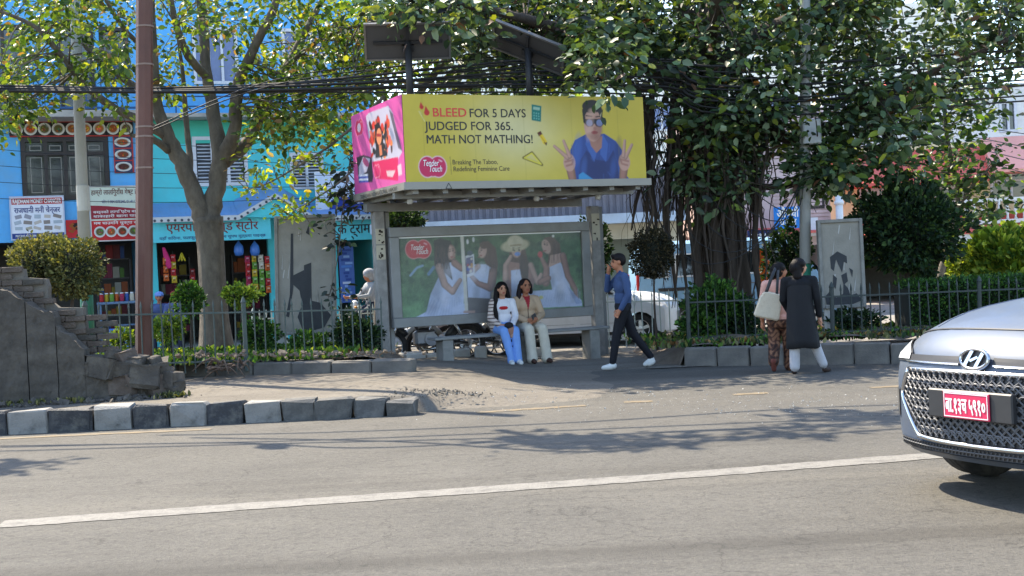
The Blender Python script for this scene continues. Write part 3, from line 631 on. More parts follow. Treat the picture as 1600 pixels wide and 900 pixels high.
for (cx_, cy_) in ((418, 330), (400, 480), (590, 330), (770, 370), (985, 350), (1010, 420), (545, 350)): hell(cx_, cy_, .07, .11, (236, 236, 250), 0, 0.45, 0.9)
for k in range(60):
    a, b = rnd.choice([(400, 260), (640, 280), (800, 300), (975, 240), (375, 250)]); a += rnd.uniform(-22, 22); P.line(hp([(a, b - 50), (a + rnd.uniform(-8, 8), b), (a + rnd.uniform(-14, 14), b + 60)]), 0.007, rnd.choice([(30, 22, 22), (120, 92, 74), (80, 58, 50)]), 0.5)
apple(P, hx(270) + 0.02, hy(216), 0.22, 0.15, (206, 40, 52), (232, 160, 164))
P.poly(hp([(632, 440), (680, 440), (684, 545), (630, 548)]), (120, 116, 128), 0.9); P.poly(hp([(638, 446), (676, 446), (676, 480), (640, 484)]), (150, 140, 120)); P.mottle(0.18, 3, 5)
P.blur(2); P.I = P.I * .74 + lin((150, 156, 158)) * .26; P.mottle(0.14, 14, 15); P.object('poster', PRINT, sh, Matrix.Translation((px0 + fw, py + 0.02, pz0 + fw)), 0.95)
text_mb(MB(), 'Tender', 0.125, hx(262) + px0 + fw + 0.02, pz1 - fw - hy(205), 'CENTER', 0.008, 0.22, 0.25, y=py + 0.018).build('lettering', WHITEP, sh); mb = MB(); text_mb(mb, 'Touch', 0.125, hx(284) + px0 + fw + 0.02, pz1 - fw - hy(228), 'CENTER', 0.008, 0.20, 0.25, y=py + 0.018)
mb.build('lettering', WHITEP, sh)
GLASSP = mat('poster_glass', (0.05, 0.06, 0.06), 0.05, 0, alpha=0.06, spec=0.5)
MB().box(px0 + fw, px1 - fw, py - 0.002, py + 0.002, pz0 + fw, pz1 - fw - 0.02).build('glass_pane', GLASSP, sh)

def shp(x, y, z=0.0):                                          # shelter-local point to world
    c, s = math.cos(SH_A), math.sin(SH_A); return Vector((SHL[0] + c * x - s * y, SHL[1] + s * x + c * y, z))
GZ = 0.07                                                       # level the bench stands on
# bench
bn = thing('bench', 'long narrow grey bench below the poster case in the shelter', 'bench', shp(0.85, 1.42, 0.05), SH_A)
for k in range(3): MB().bevbox(0, 3.05, k * 0.125, k * 0.125 + 0.11, 0.44, 0.485, 0.008).build('slat', ALUD, bn)
for x in (0.22, 1.55, 2.78): MB().bevbox(x - 0.09, x + 0.09, 0.02, 0.34, -0.12, 0.438, 0.012).build('leg', CONC, bn)
# solar panels on masts over the roof
PVB = mat('panel_back', (0.065, 0.06, 0.06), 0.6, 0.1, 3); PVC = mat('panel_cells', (0.012, 0.015, 0.035), 0.15, 0.1, 3, metal=0.1); ALUF = mat('panel_frame', (0.22, 0.21, 0.2), 0.4, 0.05, metal=0.7)
def solar(u, vb, vt, Y, wd, ln, rz, tilt, label, roll=0.0):
    b = atY(u, vb, Y); t = atY(u, vt, Y); s = thing('solar_panel', label, 'solar panel', (b.x, b.y, zT - 0.03), 0.0); hh = t.z - zT
    MB().tube([(0, 0, 0), (0, 0, hh)], 0.055, 12).build('mast', DARKST, s, True)
    M = Matrix.Translation((0, 0, hh)) @ rotm(0, 0, R(rz)) @ rotm(R(tilt), R(roll), 0)
    MB().box(-wd / 2 + 0.012, wd / 2 - 0.012, -ln / 2 + 0.012, ln / 2 - 0.012, 0.02, 0.04, M).build('panel_back', PVB, s)
    MB().box(-wd / 2 + 0.012, wd / 2 - 0.012, -ln / 2 + 0.012, ln / 2 - 0.012, 0.041, 0.046, M).build('cells', PVC, s)
    mb = MB()
    mb.box(-wd / 2, wd / 2, -ln / 2, -ln / 2 + 0.03, 0, 0.05, M).box(-wd / 2, wd / 2, ln / 2 - 0.03, ln / 2, 0, 0.05, M).box(-wd / 2, -wd / 2 + 0.03, -ln / 2 + 0.03, ln / 2 - 0.03, 0, 0.05, M).box(wd / 2 - 0.03, wd / 2, -ln / 2 + 0.03, ln / 2 - 0.03, 0, 0.05, M)
    mb.build('frame', ALUF, s)
    MB().box(-wd * 0.4, wd * 0.4, -0.02, 0.02, -0.03, 0.0, M).box(-0.02, 0.02, -ln * 0.42, ln * 0.42, -0.03, 0.0, M).build('bracket', DARKST, s)
    MB().box(-0.09, 0.09, 0.05, 0.15, -0.03, 0.019, M).build('junction_box', DARKST, s)
    return s
solar(641, 146, 62, 19.3, 1.3, 0.6, 6, -56, 'flat solar panel on a mast above the pink side print')
solar(828, 148, 72, 19.9, 1.25, 0.6, -18, -42, 'tilted solar panel on a mast above the yellow billboard', roll=26)
# ---------------------------------------------------------------- buildings behind
BLUEW = mat('blue_wall', L(96, 178, 236), 0.85, 0.1, 1.5, 0.1, 60, dirt=L(130, 160, 176)[:3], dscale=0.8, damt=0.35)
TEALW = mat('teal_wall', L(86, 206, 214), 0.85, 0.08, 1.5, 0.1, 60, dirt=L(110, 170, 172)[:3], dscale=0.8, damt=0.35)
TEALD = mat('green_teal_wall', L(74, 190, 172), 0.85, 0.08, 1.5)
SLABM = mat('slab_edge', L(170, 166, 158), 0.85, 0.15, 2, dirt=L(110, 104, 96)[:3])
DKWOOD = mat('dark_wood', (0.028, 0.02, 0.018), 0.5, 0.2, 6)
WHFR = mat('white_frame', (0.62, 0.64, 0.68), 0.6, 0.08, 6)
SHUT = mat('dark_louvre', (0.045, 0.055, 0.075), 0.5, 0.15, 6)
PANE = mat('window_glass', (0.03, 0.035, 0.045), 0.08, 0.3, 3, spec=0.8)
BLGL = mat('blue_glass', (0.06, 0.10, 0.28), 0.12, 0.3, 3, spec=0.8)
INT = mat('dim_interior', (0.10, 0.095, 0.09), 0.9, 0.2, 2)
RAILB = mat('blue_railing', (0.01, 0.07, 0.20), 0.5, 0.1)
TIN = mat('blue_tin', L(120, 160, 210), 0.5, 0.15, 3, metal=0.2, dirt=L(120, 120, 120)[:3])
LAVEN = mat('grey_corrugated', L(124, 120, 126), 0.7, 0.12, 2, dirt=L(90, 80, 84)[:3])
BEIGE = mat('beige_wall', L(200, 190, 168), 0.85, 0.1, 1.5, dirt=L(150, 140, 120)[:3], dscale=0.9)
GRNW = mat('grey_green_wall', L(150, 158, 146), 0.85, 0.08, 1.5, dirt=L(120, 124, 112)[:3], dscale=0.9)
PINKW = mat('pink_wall', L(206, 184, 182), 0.85, 0.12, 2, dirt=L(160, 126, 122)[:3], dscale=1.2)
CREAM = mat('cream_wall', L(232, 216, 172), 0.85, 0.08, 1.5, dirt=L(190, 176, 140)[:3], dscale=0.9)
WHW = mat('white_wall', L(226, 226, 222), 0.85, 0.08, 1.5, dirt=L(180, 178, 170)[:3], dscale=0.9)
REDR = mat('red_roof', L(214, 96, 84), 0.7, 0.12, 3, dirt=L(190, 120, 104)[:3], dscale=2)
SALM = mat('salmon_wall', L(236, 164, 150), 0.85, 0.08, 2, dirt=L(206, 146, 132)[:3], dscale=1)

def wall_mb(W, z0, z1, holes, th=0.22, x0=0.0, mb=None, y=0.0):
    mb = mb or MB(); xs = sorted({x0, W} | {min(max(a, x0), W) for h in holes for a in h[:2]}); zs = sorted({z0, z1} | {min(max(a, z0), z1) for h in holes for a in h[2:]})
    for j in range(len(zs) - 1):
        run = None
        for i in range(len(xs) - 1):
            cx, cz = (xs[i] + xs[i + 1]) / 2, (zs[j] + zs[j + 1]) / 2
            solid = not any(h[0] < cx < h[1] and h[2] < cz < h[3] for h in holes)
            if solid: run = [run[0], xs[i + 1]] if run else [xs[i], xs[i + 1]]
            if run and (not solid or i == len(xs) - 2):
                mb.box(run[0], run[1], y, y + th, zs[j], zs[j + 1]); run = None
    return mb
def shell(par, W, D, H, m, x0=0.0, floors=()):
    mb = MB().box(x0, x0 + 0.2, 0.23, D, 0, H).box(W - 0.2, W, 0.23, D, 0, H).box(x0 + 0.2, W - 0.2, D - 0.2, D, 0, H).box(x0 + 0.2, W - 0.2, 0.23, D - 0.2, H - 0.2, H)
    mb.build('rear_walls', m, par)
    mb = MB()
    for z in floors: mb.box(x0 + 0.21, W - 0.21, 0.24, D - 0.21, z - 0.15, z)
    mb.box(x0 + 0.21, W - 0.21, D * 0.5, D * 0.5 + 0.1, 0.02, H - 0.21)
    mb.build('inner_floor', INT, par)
def window(par, x0, x1, z0, z1, fm, pm, cols=2, rows=(1.0,), fr=0.07, y=0.06, louvre=0, proud=0.03):
    mb = MB().box(x0, x1, -proud, y + 0.06, z0, z0 + fr).box(x0, x1, -proud, y + 0.06, z1 - fr, z1)
    mb.box(x0, x0 + fr, -proud, y + 0.06, z0 + fr, z1 - fr).box(x1 - fr, x1, -proud, y + 0.06, z0 + fr, z1 - fr)
    iw = (x1 - x0 - 2 * fr); cw = iw / cols; zz = [z0 + fr]; ih = z1 - z0 - 2 * fr
    for r_ in rows: zz.append(zz[-1] + ih * r_ / sum(rows))
    for c in range(1, cols): mb.box(x0 + fr + c * cw - fr * 0.4, x0 + fr + c * cw + fr * 0.4, -proud + 0.005, y + 0.05, z0 + fr, z1 - fr)
    for z in zz[1:-1]: mb.box(x0 + fr, x1 - fr, -proud + 0.002, y + 0.052, z - fr * 0.4, z + fr * 0.4)
    wo = mb.build('window', fm, par)
    for c in range(cols):
        for r_ in range(len(rows)):
            a, b = x0 + fr + c * cw, x0 + fr + (c + 1) * cw; q = MB().box(a + 0.005, b - 0.005, y, y + 0.015, zz[r_] + 0.005, zz[r_ + 1] - 0.005); q.build('pane', pm, wo)
            if louvre:
                lv = MB(); n = louvre
                for k in range(n):
                    z = zz[r_] + (k + 0.5) * (zz[r_ + 1] - zz[r_]) / n; lv.cbox(((a + b) / 2, y - 0.03, z), (b - a - 0.06, 0.05, 0.012), Matrix.Rotation(R(35), 4, 'X'))
                lv.build('louvres', fm, wo)['kind'] = 'stuff'
    return wo
FA = Frame(-8.25, 33.0, 20.0)                                   # street front of the blue and teal houses
def H(u, v, off=0.0): return FA.hit(u, v, off)
# ---- blue house
T0 = H(-520, 300)[0]; T1 = H(226, 250)[0]; T2 = H(592, 300)[0]
def bx(u, v): a, z = H(u, v); return a - T0, z
bo = FA.at(T0); bh = thing('blue_house', 'bright blue house with dark wooden windows behind the brown pole', 'house', bo, FA.a)
WB = T1 - T0
zsl = bx(100, 184)[1]; wz0 = bx(100, 313)[1]; wz1 = bx(100, 214)[1]
wx0, wx1 = bx(33, 260)[0], bx(171, 260)[0]
sx0, sx1, szt = bx(-60, 420)[0], bx(233, 420)[0], bx(180, 372)[1]
szt0 = szt - 0.02
hl = [(wx0, wx1, wz0, wz1), (sx0, WB - 0.25, 0.0, szt0)]
d1 = [(bx(92, 130)[0], bx(150, 130)[0], zsl + 0.15, zsl + 2.3), (bx(-30, 130)[0], bx(44, 130)[0], zsl + 0.15, zsl + 2.3), (bx(158, 130)[0], bx(204, 130)[0], zsl + 0.9, zsl + 2.3)]
HB = zsl + 3.3
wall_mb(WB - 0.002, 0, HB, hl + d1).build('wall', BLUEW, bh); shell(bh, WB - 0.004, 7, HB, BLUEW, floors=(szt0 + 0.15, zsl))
window(bh, wx0 + 0.01, wx1 - 0.01, wz0 + 0.01, wz1 - 0.01, DKWOOD, PANE, 4, (0.78, 0.22), 0.11)
for a in d1: window(bh, a[0] + 0.01, a[1] - 0.01, a[2] + 0.01, a[3] - 0.01, DKWOOD, PANE, 2, (1.0,), 0.1)
# thin pale beading round each pane
mb = MB(); n = 4; iw = (wx1 - wx0 - 0.24) / n; iz = (wz1 - wz0 - 0.24)
for k in range(n):
    for (za, zb) in ((wz0 + 0.12, wz0 + 0.12 + iz * 0.78), (wz0 + 0.12 + iz * 0.78, wz1 - 0.12)):
        a, b = wx0 + 0.12 + k * iw + 0.09, wx0 + 0.12 + (k + 1) * iw - 0.09; za += 0.08; zb -= 0.08; t = 0.022
        for q in ((a, b, za, za + t), (a, b, zb - t, zb), (a, a + t, za + t, zb - t), (b - t, b, za + t, zb - t)): mb.box(q[0], q[1], 0.045, 0.058, q[2], q[3])
mb.build('pane_beading', ALUF, bh)
MB().box(-0.05, WB, -1.0, -0.002, zsl - 0.1, zsl + 0.06).build('balcony_slab', SLABM, bh)
rl = MB(); zr0, zr1 = zsl + 0.08, bx(100, 112)[1]
for z in (zr0 + 0.04, zr1): rl.box(0, WB - 0.05, -0.97, -0.93, z - 0.025, z + 0.025)
rl.build('railing', RAILB, bh)
x = 0.05; k = 0
vb = MB().box(0, 0.025, -0.962, -0.938, zr0 + 0.065, zr1 - 0.025).mesh('baluster', RAILB); hb = MB().box(0, 0.21, -0.96, -0.94, 0, 0.025).mesh('baluster', RAILB)
while x < WB - 0.1:
    o = link('baluster', vb, bh, (x, 0, 0)); 
    if k % 3 == 0 and x < WB - 0.35: link('baluster', hb, bh, (x + 0.026, 0, zr0 + (0.2 if k % 2 else 0.55)))
    x += 0.118 if k % 3 else 0.24; k += 1
# strip of dish photographs under the balcony
FOODR = L(176, 58, 52)
def dish(mb, cx, cz, r, M, ell=1.0):
    def disc(rx, rz, y, c, n=16): mb.col(c); mb.add([M @ Vector((cx + rx * math.cos(6.2832 * i / n), y, cz + rz * math.sin(6.2832 * i / n))) for i in range(n)], [tuple(range(n))])
    disc(r * ell, r, -0.004, L(214, 214, 208)); disc(r * 0.78 * ell, r * 0.78, -0.006, L(180, 178, 170))
    base = rnd.choice([(150, 84, 40), (168, 112, 50), (120, 60, 36), (96, 92, 50), (180, 120, 60), (80, 48, 36)])
    disc(r * 0.66 * ell, r * 0.64, -0.008, L(*base))
    for q in range(6):
        a = rnd.random() * 6.28; d = rnd.random() * r * 0.42; s_ = r * rnd.uniform(0.1, 0.22); mb.col(L(*[min(255, int(c * rnd.uniform(0.6, 1.7))) for c in base]))
        mb.add([M @ Vector((cx + d * math.cos(a) * ell + s_ * math.cos(1.2 * i), -0.009 - 0.0004 * q, cz + d * math.sin(a) + s_ * math.sin(1.2 * i))) for i in range(5)], [(0, 1, 2, 3, 4)])
def panel(par, name, x0, x1, z0, z1, c, y=-0.05, fr=None, d=0.04):
    mb = MB().col(c).box(x0, x1, y, y + d, z0, z1)
    if fr is not None:
        mb.col(fr)
        for q in ((x0, x1, z0, z0 + 0.035), (x0, x1, z1 - 0.035, z1), (x0, x0 + 0.035, z0 + 0.035, z1 - 0.035), (x1 - 0.035, x1, z0 + 0.035, z1 - 0.035)): mb.box(q[0], q[1], y - 0.015, y - 0.001, q[2], q[3])
    return mb.build(name, FLATC, par)
fa, fb = bx(14, 190), bx(208, 213)
mb = MB().col(FOODR).box(fa[0], fb[0], -0.05, -0.003, fb[1], fa[1]); Mi = Matrix.Translation((0, -0.052, 0))
fsb = thing('menu_board', 'red strip of round dish photographs below the blue balcony', 'menu board', FA.at(T0), FA.a)
nd = 9; hd = fa[1] - fb[1]
for i in range(nd):
    cx = fa[0] + (i + 0.5) * (fb[0] - fa[0]) / nd; mb.col(L(40, 34, 34)).box(cx - 0.17, cx + 0.17, -0.0535, -0.0505, fb[1] + 0.03, fa[1] - 0.03); dish(mb, cx, (fa[1] + fb[1]) / 2, 0.155, Matrix.Translation((0, -0.054, 0)))
ca, cb = bx(176, 213), bx(208, 270)
mb.col(FOODR).box(ca[0], cb[0] + 0.03, -0.048, -0.004, cb[1], ca[1] - 0.002)
for i in range(3):
    cz = cb[1] + (i + 0.5) * (ca[1] - cb[1]) / 3; cx = (ca[0] + cb[0]) / 2; mb.col(L(56, 60, 90)).box(ca[0] + 0.03, cb[0] - 0.01, -0.052, -0.0485, cz - 0.14, cz + 0.14); dish(mb, cx, cz, 0.12, Matrix.Translation((0, -0.053, 0)), 1.7)
mb.build('dish_print', FLATC, fsb)
# money changer board
def board(name, label, u0, v0, u1, v1, bg, fr, off=-0.12, cat='signboard'):
    a = FA.hit(u0, v0, off); b = FA.hit(u1, v1, off); t = thing(name, label, cat, FA.at(a[0], off, b[1]), FA.a); w_, h_ = b[0] - a[0], a[1] - b[1]
    mb = MB().col(bg).box(0, w_, 0, 0.05, 0, h_); mb.build('board', FLATC, t)
    if fr is not None: MB().col(fr).box(-0.03, w_ + 0.03, -0.01, 0.055, -0.03, -0.001).box(-0.03, w_ + 0.03, -0.01, 0.055, h_ + 0.001, h_ + 0.03).box(-0.03, -0.001, -0.01, 0.055, 0, h_).box(w_ + 0.001, w_ + 0.03, -0.01, 0.055, 0, h_).build('board_frame', FLATC, t)
    return t, w_, h_
def colmat(name, c): return mat(name, c, 0.55, 0.06)
RINK, BINK, WINK = colmat('red_ink', L(170, 40, 44)), colmat('navy_ink', L(36, 52, 120)), colmat('white_ink', L(232, 232, 228))
MARINK = colmat('maroon_ink', L(120, 40, 48)); BRINK = colmat('brown_ink', L(96, 44, 36))
t, w_, h_ = board('signboard', 'white money changer board with red heading and rows of banknotes', 16, 309, 101, 371, L(226, 228, 236), L(190, 196, 214))
MB().col(L(186, 54, 54)).box(0.02, w_ - 0.02, -0.004, -0.0005, h_ * 0.83, h_ - 0.02).build('colour_band', FLATC, t); MB().col(L(40, 60, 130)).box(0.0, w_, -0.004, -0.0005, 0, h_ * 0.13).build('colour_band', FLATC, t)
text_mb(MB(), 'RAJDHANI MONEY CHANGER', 0.15, w_ / 2, h_ * 0.9, 'CENTER', 0.03, w_ * 0.92, y=-0.006).build('lettering', WINK, t)
text_mb(MB(), 'राजधानी मनी चेन्जर', 0.19, w_ / 2, h_ * 0.68, 'CENTER', 0.02, w_ * 0.88, y=-0.003).build('lettering', BINK, t)
text_mb(MB(), 'PHONE NO. 9841071021, 01-4471421', 0.08, w_ / 2, h_ * 0.065, 'CENTER', 0.02, w_ * 0.86, y=-0.006).build('lettering', WINK, t)
mb = MB()
for i in range(5):
    for j in range(3):
        mb.col(L(*rnd.choice([(176, 168, 150), (150, 150, 160), (190, 180, 170), (140, 130, 124), (170, 180, 190)])))
        mb.cbox((w_ * (0.13 + 0.185 * i) + rnd.uniform(-.02, .02), -0.003, h_ * (0.53 - 0.14 * j)), (rnd.uniform(0.14, 0.21), 0.004, rnd.uniform(0.06, 0.1)), Matrix.Rotation(R(rnd.uniform(-20, 20)), 4, 'Y'))
mb.build('banknote_print', FLATC, t)
t, w_, h_ = board('signboard', 'small red board beside the money changer board', 102.5, 344, 134, 371, L(188, 40, 44), None)
mb = MB()
for q in range(9): mb.col(L(*rnd.choice([(70, 30, 20), (150, 80, 30), (40, 26, 24)]))).cbox((w_ * rnd.uniform(0.25, 0.65), -0.002 - q * 0.0006, h_ * rnd.uniform(0.35, 0.75)), (0.12, 0.001, 0.06), Matrix.Rotation(rnd.uniform(0, 3), 4, 'Y'))
mb.build('rooster_print', FLATC, t)
# guest house board: cream top, maroon wave, dishes
t, w_, h_ = board('signboard', 'cream and red guest house board with four dishes behind the brown pole', 140, 293, 232, 373, L(206, 214, 196), L(200, 196, 190), -0.2)
n = 14; wv = [(w_ * i / n, h_ * (0.66 - 0.12 * (i / n) ** 1.5 * math.cos(i / n * 0.6))) for i in range(n + 1)]
MB().col(L(150, 44, 56)).prism([(0, h_ * 0.40)] + [(w_, h_ * 0.40)] + wv[::-1], -0.004, -0.0005).build('colour_band', FLATC, t); MB().col(L(196, 40, 44)).box(0, w_, -0.004, -0.0005, 0, h_ * 0.37).build('colour_band', FLATC, t)
text_mb(MB(), 'हाम्रो लालिगुराँस गेष्ट हाउस', 0.17, w_ * 0.5, h_ * 0.9, 'CENTER', 0.015, w_ * 0.96, y=-0.003).build('lettering', BRINK, t)
text_mb(MB(), 'फोन नं 9841075240, 01-4112540', 0.1, w_ * 0.55, h_ * 0.72, 'CENTER', 0.01, w_ * 0.7, y=-0.003).build('lettering', BINK, t)
for tx_, sz_, hh_ in (('बस्नको लागि एटेच बाथरुम', .09, .53), ('शाकाहारी खाना पाइन्छ', .09, .45), ('मम चाउमिन थुक्पा खाजा', .1, .32)): text_mb(MB(), tx_, sz_, w_ * 0.5, h_ * hh_, 'CENTER', 0.02, w_ * 0.92, y=-0.006).build('lettering', WINK, t)
mb = MB()
for i in range(5): dish(mb, w_ * (0.14 + 0.2 * i), h_ * 0.16, 0.14, Matrix.Translation((0, -0.005, 0)))
mb.build('dish_print', FLATC, t)
# ---- teal house
to = FA.at(T1); th = thing('teal_house', 'turquoise house with tin awning and grocery shop behind the tall tree', 'house', to, FA.a)
WT = T2 - T1
def tx(u, v, off=0.0): a, z = FA.hit(u, v, off); return a - T1, z
zt1 = tx(440, 186)[1]; HT = zt1 + 3.2
wA = (*[tx(u, 250)[0] for u in (301, 387)], tx(340, 291)[1], tx(340, 213)[1]); wB = (*[tx(u, 270)[0] for u in (453, 506)], tx(480, 296)[1], tx(480, 238)[1])
shp_o = (tx(246, 420)[0], tx(421, 420)[0], 0.0, tx(330, 374)[1]); sh2 = (tx(528, 420)[0], WT - 0.15, 0.0, tx(550, 374)[1])
up = [(tx(300, 80)[0], tx(372, 80)[0], zt1 + 0.9, zt1 + 2.4), (tx(440, 80)[0], tx(510, 80)[0], zt1 + 0.9, zt1 + 2.4)]
wall_mb(WT - 0.002, 0, zt1, [wA, wB, shp_o, sh2], x0=0.002).build('wall', TEALW, th)
wall_mb(WT - 0.002, zt1 + 0.08, HT, up, x0=0.002).build('wall', BLUEW, th)
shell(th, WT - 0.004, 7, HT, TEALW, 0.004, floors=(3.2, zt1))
window(th, *[wA[0] + .005, wA[1] - .005, wA[2] + .005, wA[3] - .005], WHFR, SHUT, 3, (1.0,), 0.09, louvre=12)
window(th, *[wB[0] + .005, wB[1] - .005, wB[2] + .005, wB[3] - .005], WHFR, SHUT, 2, (1.0,), 0.08, louvre=10)
for a in up: window(th, a[0] + .01, a[1] - .01, a[2] + .01, a[3] - .01, WHFR, BLGL, 3, (1.0,), 0.08)
MB().box(-0.02, WT, -0.7, -0.003, zt1 - 0.02, zt1 + 0.075).build('balcony_slab', SLABM, th)
MB().box(0.0, WT - 0.01, -0.02, -0.003, zt1 - 0.62, zt1 - 0.03).build('wall_band', TEALD, th)
rl = MB()
for z in (zt1 + 0.25, zt1 + 0.5, zt1 + 0.75): rl.bar((0, -0.65, z), (WT, -0.65, z), 0.018)
for k in range(9): rl.bar((k * WT / 8.01 + 0.02, -0.65, zt1 + 0.075), (k * WT / 8.01 + 0.02, -0.65, zt1 + 0.77), 0.02)
rl.build('railing', RAILB, th)
# awning: two low runs and a gable, scalloped pale edge
az = [tx(u, v, -0.9) for u, v in ((236, 340), (372, 336), (430, 302), (492, 338), (600, 334))]
mb = MB()
for (a, za), (b, zb) in zip(az[:-1], az[1:]):
    n = max(2, int(abs(b - a) / 0.12))
    for i in range(n):
        xa, xb = a + (b - a) * i / n, a + (b - a) * (i + 1) / n; z0_, z1_ = za + (zb - za) * i / n, za + (zb - za) * (i + 1) / n; r_ = 0.012 * (i % 2)
        mb.add([(xa, -0.9, z0_ + r_), (xb, -0.9, z1_ + 0.012 - r_), (xb, -0.003, z1_ + 0.42 - r_), (xa, -0.003, z0_ + 0.40 + r_), (xa, -0.9, z0_ + r_ - 0.015), (xb, -0.9, z1_ - r_ - 0.003), (xb, -0.003, z1_ + 0.40 - r_), (xa, -0.003, z0_ + 0.38 + r_)], [(0, 1, 2, 3), (7, 6, 5, 4), (4, 5, 1, 0)])
mb.build('awning', TIN, th)
EDGE = mat('awning_edge', L(200, 204, 206), 0.7, 0.1, 5)
mb = MB(); hol = MB()
for (a, za), (b, zb) in zip(az[:-1], az[1:]):
    mb.add([(a, -0.93, za - 0.13), (b, -0.93, zb - 0.13), (b, -0.93, zb), (a, -0.93, za), (a, -0.905, za - 0.13), (b, -0.905, zb - 0.13), (b, -0.905, zb), (a, -0.905, za)], [(0, 1, 2, 3), (7, 6, 5, 4), (0, 4, 5, 1), (3, 2, 6, 7)])
    n = int(math.hypot(b - a, zb - za) / 0.16)
    for i in range(n):
        f = (i + 0.5) / n; hol.lathe([(0.035, 0), (0.035, 0.004)], 8, Matrix.Translation((a + (b - a) * f, -0.931, za + (zb - za) * f - 0.085)) @ Matrix.Rotation(R(90), 4, 'X'))
mb.build('awning_edge', EDGE, th); hol.build('awning_holes', SHUT, th)['kind'] = 'stuff'
MB().prism([(az[1][0] + 0.05, az[1][1] - 0.05), (az[3][0] - 0.05, az[3][1] - 0.05), (az[2][0], az[2][1] - 0.08)], -0.88, -0.02).build('gable', TEALW, th)
FB2 = L(96, 206, 220)
t, w_, h_ = board('signboard', 'turquoise grocery shop name board under the tin awning', 238, 344, 424, 373, FB2, None, -0.75)
mb = MB(); text_mb(mb, 'एयरपोर्ट एण्ड स्टोर', 0.3, w_ * 0.5, h_ * 0.62, 'CENTER', 0.02, w_ * 0.78, y=-0.003); mb.build('lettering', MARINK, t)
text_mb(MB(), 'यहाँ किराना, फलफूल तथा पेय पदार्थ सुपथ मूल्यमा पाइन्छ', 0.1, w_ * 0.5, h_ * 0.17, 'CENTER', 0.015, w_ * 0.9, y=-0.003).build('lettering', BINK, t)
t, w_, h_ = board('signboard', 'turquoise board of the next shop left of the shelter post', 520, 342, 606, 373, FB2, None, -0.75)
text_mb(MB(), 'क ट्रामल', 0.36, w_ * 0.45, h_ * 0.5, 'CENTER', 0.02, w_ * 0.75, y=-0.003).build('lettering', BLACKP, t)
t, w_, h_ = board('signboard', 'pale blue telecom board above the awning left of the shelter', 493, 270, 606, 327, L(206, 220, 240), L(230, 234, 240), -0.5)
MB().col(L(44, 66, 150)).prism([(w_ * 0.16, 0), (w_, 0), (w_, h_ * 0.32), (w_ * 0.35, h_ * 0.36), (w_ * 0.2, h_ * 0.28)], -0.004, -0.0005).build('colour_band', FLATC, t)
text_mb(MB(), '01-4112233', 0.1, w_ * 0.7, h_ * 0.2, 'CENTER', 0.01, w_ * 0.28, y=-0.006).build('lettering', WINK, t)
t, w_, h_ = board('notice_panel', 'blue printed panel on the wall between the two shops', 529, 385, 556, 472, L(86, 116, 190), None, -0.05, 'notice')
mb = MB()
for q in range(16): mb.col(L(*rnd.choice([(150, 180, 230), (60, 84, 160), (200, 210, 236), (90, 140, 220)]))).box(w_ * rnd.uniform(0.05, 0.4), w_ * rnd.uniform(0.5, 0.95), -0.002 - 0.0004 * q, -0.0005, h_ * (0.04 + 0.058 * q), h_ * (0.08 + 0.058 * q))
mb.build('notice_print', FLATC, t)

# ---- shop stock
PACK = [(206, 40, 44), (226, 190, 50), (120, 176, 60), (230, 110, 40), (196, 50, 90), (70, 110, 190), (236, 226, 200), (150, 40, 40)]
PKM = {}
def packet_mesh(c):
    if c in PKM: return PKM[c]
    mb = MB().col(L(*[int(q * .8) for q in c])); w2, h2 = 0.068, 0.092
    pil = [(-w2, 0, -h2), (w2, 0, -h2), (w2 * .93, 0, 0), (w2, 0, h2), (-w2, 0, h2), (-w2 * .93, 0, 0), (0, -0.03, 0.02), (-.03, -0.026, -.04), (.035, -0.024, .05)]
    mb.add(pil, [(0, 1, 7), (1, 2, 6, 7), (2, 3, 8, 6), (3, 4, 8), (4, 5, 6, 8), (5, 0, 7, 6)]).add([(x, -y * .8 + .001, z) for x, y, z in pil], [(7, 1, 0), (7, 6, 2, 1), (6, 8, 3, 2), (8, 4, 3), (8, 6, 5, 4), (6, 7, 0, 5)])
    mb.col(L(*[min(255, int(q * 0.4 + 110)) for q in c])); mb.cbox((0.005, -0.029, 0.03), (0.07, 0.004, 0.035)).col(L(60, 30, 30)).cbox((-0.005, -0.028, -0.02), (0.05, 0.004, 0.02))
    PKM[c] = mb.mesh('packet', FLATC); return PKM[c]
def strip_of_packets(u, v0, v1, cs, off, label):
    a, z1 = FA.hit(u, v0, off); z0 = FA.hit(u, v1, off)[1]
    s = thing('packet_strip', label, 'snack packets', FA.at(a, off, z0), FA.a, 'snack packets hung in the grocery shop'); n = max(2, int((z1 - z0) / 0.165))
    MB().bar((0, 0.03, 0), (0, 0.03, z1 - z0 + 0.1), 0.006, 5).build('string', DARKST, s)
    for i in range(n):
        o = link('packet', packet_mesh(rnd.choice(cs)), s, (rnd.uniform(-0.01, 0.01), 0, (i + 0.5) * (z1 - z0) / n), R(rnd.uniform(-25, 25)))
lab = 'red snack packets hung in a strip {}'
for i, (u, v0, v1, cs, w_) in enumerate([(386, 400, 452, PACK[:1] + PACK[4:5], 'nearest the tall tree at the shop front'), (397, 398, 455, [PACK[2], PACK[1]], ''), (407, 398, 455, [PACK[1], PACK[2], PACK[6]], ''), (417, 400, 458, PACK[:1] + PACK[2:3] + PACK[3:4], '')]):
    strip_of_packets(u, v0, v1, cs, -0.35, ['red snack packets in a strip nearest the tall tree', 'green and yellow snack packets, second strip from the tall tree', 'yellow and pale snack packets, third strip from the tall tree', 'mixed red snack packets in the strip beside the grey notice slab'][i])
strip_of_packets(270, 398, 442, [PACK[1], PACK[0]], -0.3, 'yellow and red snack packets just right of the brown pole'); strip_of_packets(258, 402, 440, [PACK[0], PACK[3]], -0.3, 'red snack packets touching the brown pole in view')
